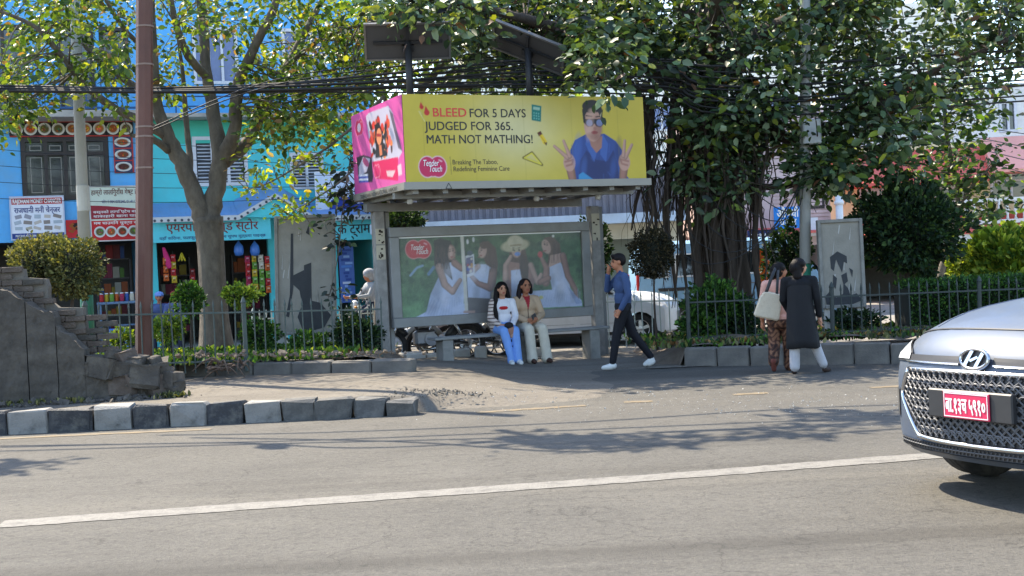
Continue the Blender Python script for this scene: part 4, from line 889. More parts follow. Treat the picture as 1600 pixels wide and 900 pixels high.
strip_of_packets(300, 420, 452, [PACK[0], PACK[7]], 0.3, 'dark red packets hung inside the shop left of the tree trunk')
BAGB = mat('blue_plastic', L(70, 120, 200), 0.4, 0.2, 8); YEL = mat('banana_yellow', L(210, 190, 40), 0.5, 0.2, 8); PNK = mat('pink_cloth', L(200, 40, 110), 0.8, 0.2, 8)
for u, k in ((373, 'left'), (398, 'right')):
    a, z = FA.hit(u, 388, -0.4); b = MB(); b.lathe([(0.01, 0.2), (0.03, 0.16), (0.11, 0.06), (0.13, -0.08), (0.1, -0.18), (0.01, -0.2)], 10)
    o = b.build('plastic_bag', BAGB, None, True, FA.at(a, -0.4, z), FA.a); tag(o, 'blue plastic bag hung from the shop awning, ' + ('beside the tree trunk' if k == 'left' else 'above the packet strips'), 'bag')
a, z = FA.hit(284, 402, -0.1); b = MB()
for k in range(7): b.tube(catmull([(0, 0, 0.12), (0.04 * math.cos(k), 0.05 * math.sin(k), 0.0), (0.10 * math.cos(k), 0.1 * math.sin(k), -0.1)], 4), [0.012, .02, .025, .026, .026, .025, .022, .018, .008], 6)
tag(b.build('banana_bunch', YEL, None, True, FA.at(a, -0.1, z)), 'yellow banana bunch hanging in the dark shop opening', 'bananas')
a, z = FA.hit(256, 400, -0.3); b = MB().tube(catmull([(0, 0, 0.22), (0.05, 0.02, 0.0), (0.13, 0.0, -0.32)], 4), [0.03, .04, .05, .06, .07, .08, .08, .07, .05], 8, flat=0.4)
tag(b.build('hanging_scarf', PNK, None, True, FA.at(a, -0.3, z)), 'pink cloth hanging beside the brown pole at the shop', 'cloth')
# counter with jars in the first shop
a, z = FA.hit(158, 448, 0.0); ct = thing('shop_counter', 'grey blue shop counter behind the railings left of the brown pole', 'counter', FA.at(a - 0.15, -0.9, 0), FA.a)
GBL = mat('grey_blue_paint', L(96, 120, 148), 0.6, 0.12, 5)
MB().bevbox(0, 1.35, 0, 0.5, 1.16, 1.22, 0.01).build('counter_top', GBL, ct)
for x in (0.02, 1.25): MB().bevbox(x, x + 0.08, 0.03, 0.11, 0.0, 1.159, 0.006).bevbox(x, x + 0.08, 0.39, 0.47, 0.0, 1.159, 0.006).build('leg', GBL, ct)
MB().box(0.1, 1.25, 0.05, 0.45, 0.62, 0.65).build('shelf', GBL, ct)
for k in range(10):
    c = PACK[k % 8]; b = MB().col(L(*[int(q * 0.8) for q in c])); b.lathe([(0.05, 0), (0.055, 0.02), (0.055, 0.16), (0.04, 0.19)], 10).col(L(220, 220, 220)).lathe([(0.042, 0.191), (0.042, 0.22)], 10)
    p = FA.at(a - 0.15 + 0.12 + k * 0.12, -0.9 + 0.2 + 0.06 * (k % 2), 1.222)
    tag(b.build('jar', FLATC, None, True, p), 'small capped jar standing on the grey blue shop counter', 'jar', 'jars on the shop counter')
BLST = mat('blue_stool', L(50, 110, 200), 0.5, 0.1)
a, z = FA.hit(183, 500, -1.6); stl = thing('stool', 'blue plastic stool on the yard left of the brown pole', 'stool', FA.at(a, -1.6, 0.008), FA.a)
MB().bevbox(-0.2, 0.2, -0.2, 0.2, 0.52, 0.57, 0.02).build('seat', BLST, stl)
for sx in (-1, 1):
    for sy in (-1, 1): MB().tube([(0.22 * sx, 0.22 * sy, 0), (0.16 * sx, 0.16 * sy, 0.52)], [0.025, 0.03], 6).build('leg', BLST, stl)
GRYW = mat('grey_washing', L(110, 110, 108), 0.8, 0.2)
# stock shelves inside both shops
for (u0, u1, v0, n, lbl) in ((150, 206, 445, 5, 'stacked goods on shelves inside the guest house shop'), (250, 300, 470, 4, 'stacked goods on shelves inside the grocery left of the trunk'), (365, 418, 475, 4, 'stacked goods on shelves inside the grocery right of the trunk')):
    a0 = FA.hit(u0, v0, 1.2)[0]; a1 = FA.hit(u1, v0, 1.2)[0]; s = thing('stock_shelf', lbl, 'shelf', FA.at(a0, 1.2, 0), FA.a); w_ = a1 - a0
    MB().box(0, 0.04, 0, 0.4, 0.02, 2.3).box(w_ - 0.04, w_, 0, 0.4, 0.02, 2.3).build('upright', DKWOOD, s)
    for k in range(n):
        z = 0.3 + k * 0.5; MB().box(0.045, w_ - 0.045, 0, 0.4, z, z + 0.03).build('shelf', DKWOOD, s); b = MB(); x = 0.06
        while x < w_ - 0.2:
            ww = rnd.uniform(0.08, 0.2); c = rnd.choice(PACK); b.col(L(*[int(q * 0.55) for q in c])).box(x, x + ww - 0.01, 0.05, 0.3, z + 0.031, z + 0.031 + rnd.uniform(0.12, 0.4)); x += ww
        b.build('goods', FLATC, s)['kind'] = 'stuff'

# ---- shed and garage in the middle
FM = Frame(atY(585, 345, 33).x, 33.0, 4.0)
def mx(u, v, off=0.0): return FM.hit(u, v, off)
xm1 = mx(1068, 380)[0]; zb0, zb1 = mx(800, 357)[1], mx(800, 342)[1]
gr = thing('garage_building', 'low beige garage with corrugated upper wall behind the shelter', 'building', FM.at(0), FM.a)
HG = mx(800, 272)[1]
dx0, dx1 = mx(936, 400)[0], mx(1040, 400)[0]
wall_mb(xm1, 0, zb0 - 0.002, [(dx0, dx1, 0, mx(1000, 372)[1])]).build('wall', BEIGE, gr); shell(gr, xm1, 7, HG, BEIGE, floors=())
MB().box(dx0 - 0.1, dx1 + 0.1, 0.9, 1.0, 0.02, zb0).build('garage_rear_wall', GRNW, gr)
MB().box(-0.1, xm1 + 0.1, -0.5, 0.22, zb0, zb1).build('beam', mat('pale_beam', L(190, 206, 224), 0.7, 0.1, 3, dirt=L(150, 150, 150)[:3]), gr)
mb = MB(); x = 0.0
while x < xm1:
    mb.box(x, x + 0.09, 0.0, 0.10, zb1 + 0.002, HG).box(x + 0.09, x + 0.18, 0.03, 0.1, zb1 + 0.002, HG); x += 0.18
mb.build('corrugated_wall', LAVEN, gr)
# ---- pink house
FP = Frame(atY(1118, 400, 34).x, 34.0, 4.0)
xp1 = FP.hit(1300, 380)[0]; HP = FP.hit(1200, 170)[1]; ph = thing('pink_house', 'faded pink house behind the hanging roots and street pole', 'house', FP.at(0), FP.a)
zq = FP.hit(1300, 355)[1]; pw = [(FP.hit(1296, 300)[0] - 0.9, FP.hit(1296, 300)[0] - 0.15, FP.hit(1290, 326)[1], FP.hit(1290, 296)[1]), (0.4, 1.4, zq + 1.0, zq + 2.2)]
sho = (FP.hit(1140, 420)[0], FP.hit(1286, 420)[0], 0, FP.hit(1200, 386)[1])
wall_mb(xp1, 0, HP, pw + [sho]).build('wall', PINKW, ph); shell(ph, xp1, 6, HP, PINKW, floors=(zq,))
for a in pw: window(ph, a[0] + .005, a[1] - .005, a[2] + .005, a[3] - .005, DKWOOD, PANE, 2, (1,), 0.07)
mb = MB(); z = zq + 0.1
while z < zq + 1.35: mb.box(1.6, xp1 - 0.02, -0.03, -0.002, z, z + 0.075); z += 0.1
mb.build('clapboards', PINKW, ph)
MB().add([(0.8, -0.8, zq - 0.1), (xp1, -0.8, zq - 0.1), (xp1, 0, zq + 0.06), (0.8, 0, zq + 0.06), (0.8, -0.8, zq - 0.14), (xp1, -0.8, zq - 0.14), (xp1, 0, zq + 0.02), (0.8, 0, zq + 0.02)], [(0, 1, 2, 3), (7, 6, 5, 4), (4, 5, 1, 0), (0, 3, 7, 4), (1, 5, 6, 2)]).build('awning', REDR, ph)
def sboard(fr_, name, label, u0, v0, u1, v1, bg, off, cat='signboard'):
    a = fr_.hit(u0, v0, off); b = fr_.hit(u1, v1, off); t = thing(name, label, cat, fr_.at(a[0], off, b[1]), fr_.a); MB().col(bg).box(0, b[0] - a[0], 0, 0.05, 0, a[1] - b[1]).build('board', FLATC, t); return t, b[0] - a[0], a[1] - b[1]
t, w_, h_ = sboard(FP, 'signboard', 'bright blue pharmacy board with white letters left of the street pole', 1209, 324, 1253, 356, L(40, 128, 214), -0.9)
text_mb(MB(), 'औषधी', 0.3, w_ / 2, h_ * 0.68, 'CENTER', 0.03, w_ * 0.8, y=-0.003).build('lettering', WINK, t); mb = MB(); text_mb(mb, 'पसल', 0.28, w_ / 2, h_ * 0.26, 'CENTER', 0.03, w_ * 0.62, y=-0.003); mb.build('lettering', WINK, t)
t, w_, h_ = sboard(FP, 'signboard', 'dark blue shop board with white letters below the pharmacy board', 1168, 360, 1222, 377, L(30, 44, 92), -0.85)
text_mb(MB(), 'C एड PHARMACY', 0.16, w_ / 2, h_ * 0.5, 'CENTER', 0.02, w_ * 0.85, y=-0.003).build('lettering', WINK, t)
t, w_, h_ = sboard(FP, 'signboard', 'small white board on the wall behind the right notice slab', 1266, 340, 1279, 368, L(214, 220, 230), -0.6)
a, z = FP.hit(1310, 295, -0.4); z0 = FP.hit(1310, 338, -0.4)[1]; b = MB().tube([(0, 0, z0 - 1.2), (0, 0, z)], 0.1, 10).lathe([(0.1, 0), (0.13, 0.01), (0.13, 0.1), (0.1, 0.11)], 10, Matrix.Translation((0, 0, z0 + 0.3)))
PIPE = mat('white_pipe', (0.7, 0.72, 0.74), 0.4, 0.08); vp = b.build('vent_pipe', PIPE, None, True, FP.at(a, -0.4, 0)); tag(vp, 'white vertical vent pipe beside the pink house', 'pipe')

# ---- cream building at the right with red roofs
FR = Frame(atY(1290, 300, 40).x, 40.0, -6.0)
def rx(u, v, off=0.0): return FR.hit(u, v, off)
WR = rx(1800, 300)[0]; cr = thing('cream_building', 'cream building with red roof bands and balcony at the right', 'building', FR.at(0), FR.a)
zg1 = rx(1450, 352)[1]; zc = rx(1450, 283)[1]; zc2 = rx(1450, 262)[1]; zs2 = rx(1450, 225)[1]; HR_ = rx(1450, 138)[1]
wn = [(rx(u0, 250)[0], rx(u1, 250)[0], rx(1450, v1)[1], rx(1450, v0)[1]) for u0, u1, v0, v1 in ((1545, 1612, 276, 320), (1458, 1510, 284, 322), (1340, 1400, 290, 325), (1625, 1690, 272, 318))]
w2 = [(rx(u0, 200)[0], rx(u1, 200)[0], rx(1450, v1)[1], rx(1450, v0)[1]) for u0, u1, v0, v1 in ((1408, 1445, 170, 205), (1562, 1590, 165, 214), (1620, 1680, 160, 210))]
sg = [(rx(1330, 400)[0], rx(1700, 400)[0], 0, rx(1500, 400)[1])]
wall_mb(WR, 0, zs2, wn + sg).build('wall', CREAM, cr); wall_mb(WR, zs2 + 0.002, HR_, w2, y=0.003).build('wall', WHW, cr); shell(cr, WR, 9, HR_, CREAM, floors=(zg1, zs2))
for a in wn: window(cr, a[0] + .005, a[1] - .005, a[2] + .005, a[3] - .005, WHFR, PANE, 2, (0.75, 0.25), 0.08)
for a in w2: window(cr, a[0] + .005, a[1] - .005, a[2] + .005, a[3] - .005, WHFR, PANE, 2, (1,), 0.08)
def sloped(x0, x1, z0, z1, dep, name='roof_band', m=REDR):
    MB().add([(x0, -dep, z0), (x1, -dep, z0), (x1, -0.003, z1), (x0, -0.003, z1), (x0, -dep, z0 - 0.1), (x1, -dep, z0 - 0.1), (x1, -0.003, z0 - 0.1), (x0, -0.003, z0 - 0.1)], [(0, 1, 2, 3), (7, 6, 5, 4), (4, 5, 1, 0), (0, 3, 7, 4), (1, 5, 6, 2)]).build(name, m, cr)
sloped(rx(1300, 290)[0], rx(1535, 290)[0], rx(1400, 287)[1], rx(1400, 236)[1], 1.1)
sloped(rx(1535, 290)[0] + 0.01, WR, rx(1560, 268)[1], rx(1560, 214)[1], 1.25, 'parapet', SALM)
sloped(0, WR, rx(1500, 362)[1], rx(1500, 336)[1], 1.4)
sloped(rx(1380, 130)[0], rx(1460, 130)[0], rx(1420, 140)[1], rx(1420, 124)[1], 0.5)
zbal = rx(1560, 344)[1]; mb = MB().box(rx(1480, 330)[0], WR, -1.0, -0.9, zbal + 0.55, zbal + 0.65); mb.build('balcony_rail', WHW, cr)
bm_ = MB().lathe([(0.05, 0), (0.03, 0.1), (0.06, 0.28), (0.03, 0.42), (0.05, 0.549)], 8).mesh('baluster', WHW, True)
for k in range(26): link('baluster', bm_, cr, (rx(1480, 330)[0] + 0.1 + k * 0.24, -0.95, zbal))
MB().box(rx(1480, 330)[0], WR, -1.05, -0.003, zbal - 0.12, zbal - 0.001).build('balcony_slab', WHW, cr)
MB().box(0.2, WR, -1.35, -1.25, rx(1500, 385)[1], rx(1500, 366)[1]).build('shop_fascia', WHW, cr)
# tall white block further back (behind the crowns)
bk = thing('white_block', 'tall white block far behind the tree crowns at top centre', 'building', atY(690, 300, 62), 0.0)
zb_ = atY(690, 40, 62).z; bk.location.z = 0
wall_mb(26, 0, zb_, [(1 + 3 * i, 2.6 + 3 * i, 1.5 + 3.2 * j, 3.0 + 3.2 * j) for i in range(8) for j in range(3)]).build('wall', WHW, bk)
MB().box(0, 26, 0.23, 9, 0, zb_).build('rear_walls', WHW, bk)
for i in range(8):
    for j in range(3): window(bk, 1.01 + 3 * i, 2.59 + 3 * i, 1.51 + 3.2 * j, 2.99 + 3.2 * j, WHFR, BLGL, 2, (1,), 0.1)
# ---------------------------------------------------------------- poles, cables, fence, slabs, ruined wall
RUST = mat('brown_painted_steel', (0.115, 0.042, 0.026), 0.55, 0.2, 5, 0.1, 40, dirt=(0.16, 0.085, 0.06), dscale=3, damt=0.5, stretch=(1, 1, 0.3))
POLC = mat('pale_pole_concrete', (0.40, 0.41, 0.40), 0.8, 0.15, 6, 0.2, 50, dirt=(0.26, 0.26, 0.25), dscale=3, damt=0.4)
GRNP = mat('green_painted_base', (0.015, 0.13, 0.07), 0.6, 0.2, 6)
def pole_pts(u0, v0, u1, v1, Y, ztop, zbase):
    a = atY(u0, v0, Y); b = atY(u1, v1, Y); d = (b - a) / (b.z - a.z)
    return a + d * (zbase - a.z), a + d * (ztop - a.z)
b0, b1 = pole_pts(225, 560, 224.5, 0, 18.15, 8.6, 0.15)
bp = thing('steel_pole', 'thick rusty brown steel pole at the end of the broken wall', 'pole', b0, 0.3)
d = b1 - b0; MB().tube([(0, 0, 0), d * 0.5, d], [0.122, 0.118, 0.11], 8).build('shaft', RUST, bp)
for v in (40, 100, 198, 213, 262):
    p = atY(225, v, 18.15) - b0; MB().tube([p - Vector((0, 0, 0.012)), p + Vector((0, 0, 0.012))], [0.127, 0.127], 8).build('band', mat('wire_band', (0.25, 0.17, 0.13), 0.6, 0.1), bp)
c0, c1 = pole_pts(136, 480, 119, 60, 22.3, 8.4, 0.0)
cp = thing('concrete_pole', 'tall pale concrete pole with green base behind the clipped bush', 'pole', c0)
d = c1 - c0; k = (atY(134, 378, 22.3).z) / 8.4
MB().tube([d * (k + 0.001), d], [0.105, 0.075], 16).build('shaft', POLC, cp, True); MB().tube([(0, 0, 0), d * k], [0.115, 0.107], 16).build('base', GRNP, cp, True)
p = atY(130, 310, 22.3) - c0; mb = MB().col(L(190, 186, 176)).tube([p - Vector((0, 0, 0.22)), p + Vector((0, 0, 0.22))], [0.112, 0.110], 16, flat=1.0)
mb.build('pasted_bill', PAPER, cp)
e0, e1 = pole_pts(1258, 450, 1258, 0, 20.6, 8.2, 0.2)
ep = thing('street_pole', 'grey street pole wrapped in cables with a meter box near the notice slab', 'pole', e0)
d = e1 - e0; MB().tube([d * 0.15, d], [0.092, 0.075], 14).build('shaft', POLC, ep, True); MB().tube([(0, 0, 0), d * 0.149], [0.10, 0.095], 14).build('base', GRNP, ep, True)
p = atY(1262, 208, 20.6) - e0; MB().bevbox(p.x - 0.13, p.x + 0.16, p.y - 0.26, p.y - 0.09, p.z - 0.2, p.z + 0.2, 0.02).build('meter_box', POLC, ep)
for q in range(7):
    z = rnd.uniform(3.4, 4.1); MB().torus((0, 0, z), rnd.uniform(0.12, 0.2), 0.018, 'Z', 18, 5, rotm(R(rnd.uniform(-8, 8)), R(rnd.uniform(-8, 8)), 0)).build('cable_coil', DARKST, ep, True)
# overhead cables
CAB = mat('black_cable', (0.012, 0.012, 0.013), 0.6, 0.1)
def cable(pts, r, lbl, grp='overhead cables', seg=5):
    o = MB().tube(catmull(pts, seg), r, 6).build('cable', CAB, None, True); return tag(o, lbl, 'cable', grp)
for i in range(9):
    y0 = 20.2 + rnd.uniform(-0.06, 0.06); s = (i - 4) / 4
    j = lambda a: rnd.uniform(-a, a)
    pts = [atY(-320, 138 + 4 * s + j(1), y0), atY(0, 139 + 4 * s + j(1.5), y0), atY(225, 141 + 3.5 * s + j(1.5), y0), atY(420, 138 + 7 * s + j(2), y0), atY(640, 128 + 15 * s + j(2), y0 + 0.1), atY(830, 118 + 25 * s + j(2), y0 + 0.2), atY(1040, 120 + 30 * s + j(3), y0 + 0.3), atY(1258, 140 + 40 * s + j(3), 20.45), atY(2300, 60 + 40 * s + j(10), 24)]
    cable(pts, 0.015 if i % 3 else 0.022, 'black cable in the bundle strung above the shelter roof')
for i in range(7):
    pts = [atY(225, 205 + i * 4, 18.3 + 0.02), atY(420, 130 + i * 6 + rnd.uniform(-4, 4), 20), atY(640, 95 + i * 7, 21.2), atY(1000, 60 + i * 12, 22), atY(1500, 20 + i * 18, 24)] if i < 2 else [atY(360 + 20 * i, 150 + 3 * i, 20.5), atY(640, 92 + i * 6 + rnd.uniform(-4, 4), 20.8), atY(900, 78 + i * 9 + rnd.uniform(-6, 6), 21), atY(1258, 150 + i * 9, 20.7)]
    cable(pts, 0.009, 'thin black cable crossing behind the solar masts', 'thin cables')
for i in range(5):
    cable([atY(-30, 205 + 26 * i, 30.5), atY(110, 218 + 24 * i, 30.8), atY(300, 228 + 22 * i, 31.4), atY(520, 240 + 17 * i, 32.2)], 0.008, 'thin dark wire sagging along the house fronts', 'wires along the house fronts')
for i in range(6):
    u = 1120 + i * 45; cable([atY(1258, 250 + i * 6, 20.5), atY(1258 - (i + 1) * 14, 330 + i * 12, 20.4), atY(1180 - i * 22, 300 + i * 20, 20.6), atY(1130 - i * 30, 215 + 6 * i, 21)], 0.008, 'loose dark wire drooping between the street pole and the roots', 'drooping wires')
for i in range(4):
    cable([atY(1258, 170 + 10 * i, 20.5), atY(1400, 180 + 12 * i, 26), atY(1640, 215 + 22 * i, 36)], 0.012, 'dark wire running from the street pole to the cream building', 'wires to the cream building')
# higher cables over the bay, with a splice box (seen by their shadows on the road)
def high(u, v, h):                                             # point above the road whose shadow falls at that road spot
    g_ = onG(u, v); return g_ + sd * (h / sd.z)
for i, (pts, h) in enumerate([([(-200, 702), (0, 697), (420, 690), (800, 676), (1400, 652), (1900, 640)], 7.0), ([(-200, 709), (0, 705), (400, 694), (800, 684), (1400, 663), (1900, 650)], 7.1), ([(250, 680), (500, 676), (900, 660), (1300, 636), (1900, 620)], 7.2), ([(300, 684), (620, 690), (900, 706), (1100, 690), (1500, 664)], 7.0), ([(0, 699), (350, 692), (560, 700), (830, 688), (1100, 672), (1700, 650)], 7.05)]):
    cable([high(a, b, h) for a, b in pts], 0.034, 'black cable strung high over the bus bay', 'high cables over the bay')
p = high(432, 698, 7.02); o = MB().bevbox(-0.09, 0.09, -0.16, 0.16, -0.22, 0.1, 0.02).build('splice_box', DARKST, None, False, p); tag(o, 'dark splice box hung on the high cables', 'splice box')

# picket fences
FENG = mat('green_grey_fence_paint', (0.06, 0.085, 0.075), 0.55, 0.2, 8, metal=0.1, dirt=(0.16, 0.10, 0.07), dscale=8, damt=0.4)
FENL = mat('pale_fence_paint', (0.40, 0.44, 0.40), 0.55, 0.15, 8, dirt=(0.22, 0.17, 0.12), dscale=8, damt=0.4)
def fence(label, a, b, zbot, ztop0, ztop1, step, m, name='railing_fence', post_every=2.1, skip=None):
    a = Vector((a.x, a.y, 0)); b = Vector((b.x, b.y, 0)); d = b - a; Ln = d.length; f = thing(name, label, 'fence', (a.x, a.y, zbot), math.atan2(d.y, d.x)); slope = (ztop1 - ztop0) / Ln; h0 = ztop0 - zbot
    tip = [(0.011, 0), (0.011, h0 - 0.05), (0.016, h0 - 0.045), (0.016, h0 - 0.02), (0.002, h0 + 0.06)]
    pm = MB().lathe(tip, 6).mesh('picket', m); qm = MB().lathe([(0.034, 0), (0.034, h0), (0.042, h0 + 0.01), (0.02, h0 + 0.07), (0.002, h0 + 0.1)], 8).mesh('post', m)
    n = int(Ln / step)
    for i in range(n + 1):
        x = i * Ln / n; o = link('post' if i % max(1, round(post_every / step)) == 0 else 'picket', qm if i % max(1, round(post_every / step)) == 0 else pm, f, (x, rnd.uniform(-.006, .006), slope * x)); o.rotation_euler = (R(rnd.uniform(-1.2, 1.2)), R(rnd.uniform(-1.5, 1.5)), 0)
    for z in (h0 * 0.16, h0 - 0.13):
        M = Matrix(((1, 0, 0, 0), (0, 1, 0, 0), (slope, 0, 1, 0), (0, 0, 0, 1))); MB().box(-0.02, Ln + 0.02, -0.018, 0.018, z - 0.012, z + 0.012, M).build('rail', m, f)
    return f
fence('green railing in front of the tall tree and grey notice slab', onG(140, 587, 0.34), atY(594, 500, 19.1), 0.32, 1.30, 1.16, 0.142, FENG)
fence('pale railing behind the walking man beside the parked cars', atY(938, 520, 22.2), atY(1075, 520, 21.6), 0.1, 1.02, 1.0, 0.15, FENL)
FEND = mat('shaded_fence_paint', (0.028, 0.04, 0.036), 0.6, 0.2, 8, dirt=(0.07, 0.05, 0.04), dscale=8, damt=0.4)  # railing paint darkened, the shade it stands in is put into the colour
fence('shaded railing under the hanging roots and right notice slab', atY(1076, 520, 19.7), atY(1640, 520, 19.2), 0.22, 1.02, 1.0, 0.142, FEND)
fence('pale railing far behind the grey notice slab', atY(395, 520, 25.5), atY(585, 520, 26.0), 0.02, 0.92, 0.92, 0.13, FENL)

# notice slabs
SLB = mat('grey_notice_board', (0.26, 0.24, 0.20), 0.75, 0.2, 5, 0.2, 40, dirt=(0.24, 0.22, 0.19), dscale=2.5, damt=0.6)
TORN = mat('torn_black_backing', (0.035, 0.037, 0.04), 0.8, 0.2, 8)
def slab(label, tl, tr, bl, Y, zl, rz, torn, side=0.0):
    a = atY(*tl, Y); b = atY(*tr, Y); c = atY(*bl, Y); wd = b.x - a.x; h = a.z - c.z; s = thing('notice_slab', label, 'notice board', (c.x, Y, zl), R(rz)); z0 = c.z - zl; lean = (a.x - c.x) / h
    M = Matrix(((1, 0, lean, 0), (0, 1, 0, 0), (0, 0, 1, 0), (0, 0, 0, 1))); f = 0.055
    mb = MB().bevbox(0, f, 0, 0.2, z0, z0 + h, 0.008, M).bevbox(wd - f, wd, 0, 0.2, z0, z0 + h, 0.008, M).bevbox(f, wd - f, 0, 0.2, z0 + h - f, z0 + h, 0.008, M).bevbox(f, wd - f, 0, 0.2, z0, z0 + f, 0.008, M); mb.build('slab_frame', CONC, s)
    MB().box(f, wd - f, 0.035, 0.17, z0 + f, z0 + h - f, M).build('panel', SLB, s)
    mb = MB()
    for k, q in enumerate(torn): mb.prism([(x * wd, z0 + (1 - z) * h) for x, z in q], 0.030 - 0.0008 * k, 0.034 - 0.0008 * k, M)
    mb.build('torn_patch', TORN, s)
    mb = MB()
    for q in range(9):
        x = rnd.uniform(0.1, 0.85) * wd; z = z0 + rnd.uniform(0.1, 0.85) * h; mb.prism([(x, z), (x + 0.012, z - 0.02), (x + rnd.uniform(0.02, 0.05), z + rnd.uniform(0.1, 0.3)), (x + 0.02, z + 0.12)], 0.031, 0.0345, M)
    mb.build('scuff', mat('pale_scuff', (0.45, 0.43, 0.40), 0.8, 0.2, 8), s)
    for x in (0.04, wd - 0.14): MB().bevbox(x, x + 0.1, 0.05, 0.15, -0.05, z0 - 0.001, 0.008).build('leg', CONCL, s)
    return s
slab('weathered grey notice slab with torn dark patch behind the green railing', (427, 338), (521, 337), (430, 525), 20.7, 0.35, 3,
     [[(0.30, 0.5), (0.48, 0.46), (0.48, 0.42), (0.6, 0.40), (0.60, 0.72), (0.74, 0.74), (0.92, 0.85), (0.8, 0.95), (0.62, 0.97), (0.45, 0.97), (0.36, 0.85), (0.44, 0.75), (0.40, 0.63), (0.30, 0.58)], [(0.27, 0.15), (0.31, 0.15), (0.30, 0.6), (0.22, 0.85), (0.17, 0.84), (0.24, 0.66)], [(0.52, 0.15), (0.57, 0.08), (0.58, 0.17)]])
slab('narrow grey notice slab with peeled poster beside the street pole', (1277, 344), (1346, 342), (1284, 483), 20.3, 0.3, -6,
     [[(0.25, 0.42), (0.42, 0.36), (0.62, 0.42), (0.62, 0.5), (0.55, 0.48), (0.5, 0.60), (0.38, 0.45), (0.32, 0.58), (0.26, 0.55)], [(0.1, 0.86), (0.22, 0.80), (0.34, 0.88), (0.5, 0.84), (0.52, 0.72), (0.62, 0.78), (0.66, 0.86), (0.8, 0.84), (0.92, 0.92), (0.7, 0.96), (0.3, 0.97), (0.12, 0.95)], [(0.48, 0.63), (0.6, 0.6), (0.62, 0.7), (0.52, 0.74)], [(0.66, 0.55), (0.74, 0.58), (0.72, 0.66)], [(0.30, 0.62), (0.38, 0.66), (0.34, 0.78), (0.28, 0.74)]])

# ruined wall at the left: plaster panels in front, brick courses behind
PLAS = mat('grey_plaster', (0.072, 0.061, 0.049), 0.95, 0.45, 5, 1.0, 16, dirt=(0.135, 0.115, 0.09), dscale=3.4, damt=0.7)
BRK = mat('old_brick', (0.10, 0.075, 0.058), 0.95, 0.35, 7, 0.6, 40, dirt=(0.17, 0.14, 0.115), dscale=5, damt=0.6)
MORT = mat('pale_mortar', (0.14, 0.122, 0.10), 0.95, 0.2, 7, 0.4, 40)
FW = Frame(onG(0, 634, 0.19).x, onG(0, 634, 0.19).y, 4.0)
rw = thing('ruined_wall', 'broken grey plaster and brick wall stepping down to the brown pole', 'wall', FW.at(0, 0, 0), FW.a)
def wx(u, v): return FW.hit(u, v)
tops = [(-160 - 98 * k, -62 - 98 * k, [(-160 - 98 * k, 450), (-62 - 98 * k, 451)]) for k in (3, 2, 1)] + [(-160, -62, [(-160, 452), (-62, 453)]), (-60, 37, [(-60, 453), (0, 453), (18, 455), (20, 462), (37, 470)]), (39, 85, [(39, 471), (46, 482), (70, 484), (85, 496)]), (87, 131, [(87, 512), (96, 518), (112, 528), (131, 548)]), (133, 182, [(133, 566), (150, 562), (182, 563)])]
for (u0, u1, tp) in tops:
    us_ = np.linspace(u0, u1, max(4, int((u1 - u0) / 4))); vv_ = np.interp(us_, [q[0] for q in tp], [q[1] for q in tp]) + NR.normal(0, 1.7, len(us_)); q_ = [wx(u, v) for u, v in zip(us_, vv_)]
    xa, xb = wx(u0 + 1, 640)[0], wx(u1 - 1, 640)[0]; nzv = 14; nxv = len(q_); y0_ = rnd.uniform(-0.012, 0.012); V_ = []
    for k in range(nzv + 1):
        for (xx, zz) in q_: V_.append((xx, y0_ + 0.022 * nz(xx * 3, (0.1 + (zz - 0.1) * k / nzv) * 3, 1.6) + NR.normal(0, .003), 0.1 + (zz - 0.1) * k / nzv))
    o_ = MB().add(V_, [(k * nxv + i, k * nxv + i + 1, (k + 1) * nxv + i + 1, (k + 1) * nxv + i) for k in range(nzv) for i in range(nxv - 1)])
    top = [V_[nzv * nxv + i] for i in range(nxv)]; o_.add(top + [(p_[0], 0.27, p_[2] + rnd.uniform(-.02, .02)) for p_ in top], [(i, i + 1, nxv + i + 1, nxv + i) for i in range(nxv - 1)])
    for e in (0, nxv - 1):
        col_ = [V_[k * nxv + e] for k in range(nzv + 1)]; o_.add(col_ + [(p_[0], 0.27, p_[2]) for p_ in col_], [(k, k + 1, nzv + 2 + k, nzv + 1 + k) for k in range(nzv)])
    o_.build('plaster_panel', PLAS, rw)
MB().box(wx(-454, 600)[0], wx(182, 600)[0], 0.05, 0.25, 0.1, wx(60, 575)[1]).build('wall_core', BRK, rw)
def brick_mesh(i, m):
    q = random.Random(500 + i); mb = MB().bevbox(0, 0.232, 0, 0.11, 0, 0.07, 0.006); mb.v = [(x + q.uniform(-.006, .006), y + q.uniform(-.012, .008), z + q.uniform(-.005, .005)) for x, y, z in mb.v]; return mb.mesh('brick', m)
bmsh = [brick_mesh(i, q) for i, q in enumerate((BRK, BRK, BRK, PLAS, BRK))]
def brick(u_or_x, z, y, s=1.0, px=False):
    me = bmsh[rnd.choice((0, 0, 1, 1, 2, 2, 3, 4))]; o = link('brick', me, rw, (u_or_x, y, z)); o.scale = (s, 1.0, 0.95); o.rotation_euler = (0, 0, R(rnd.uniform(-3, 3))); return o
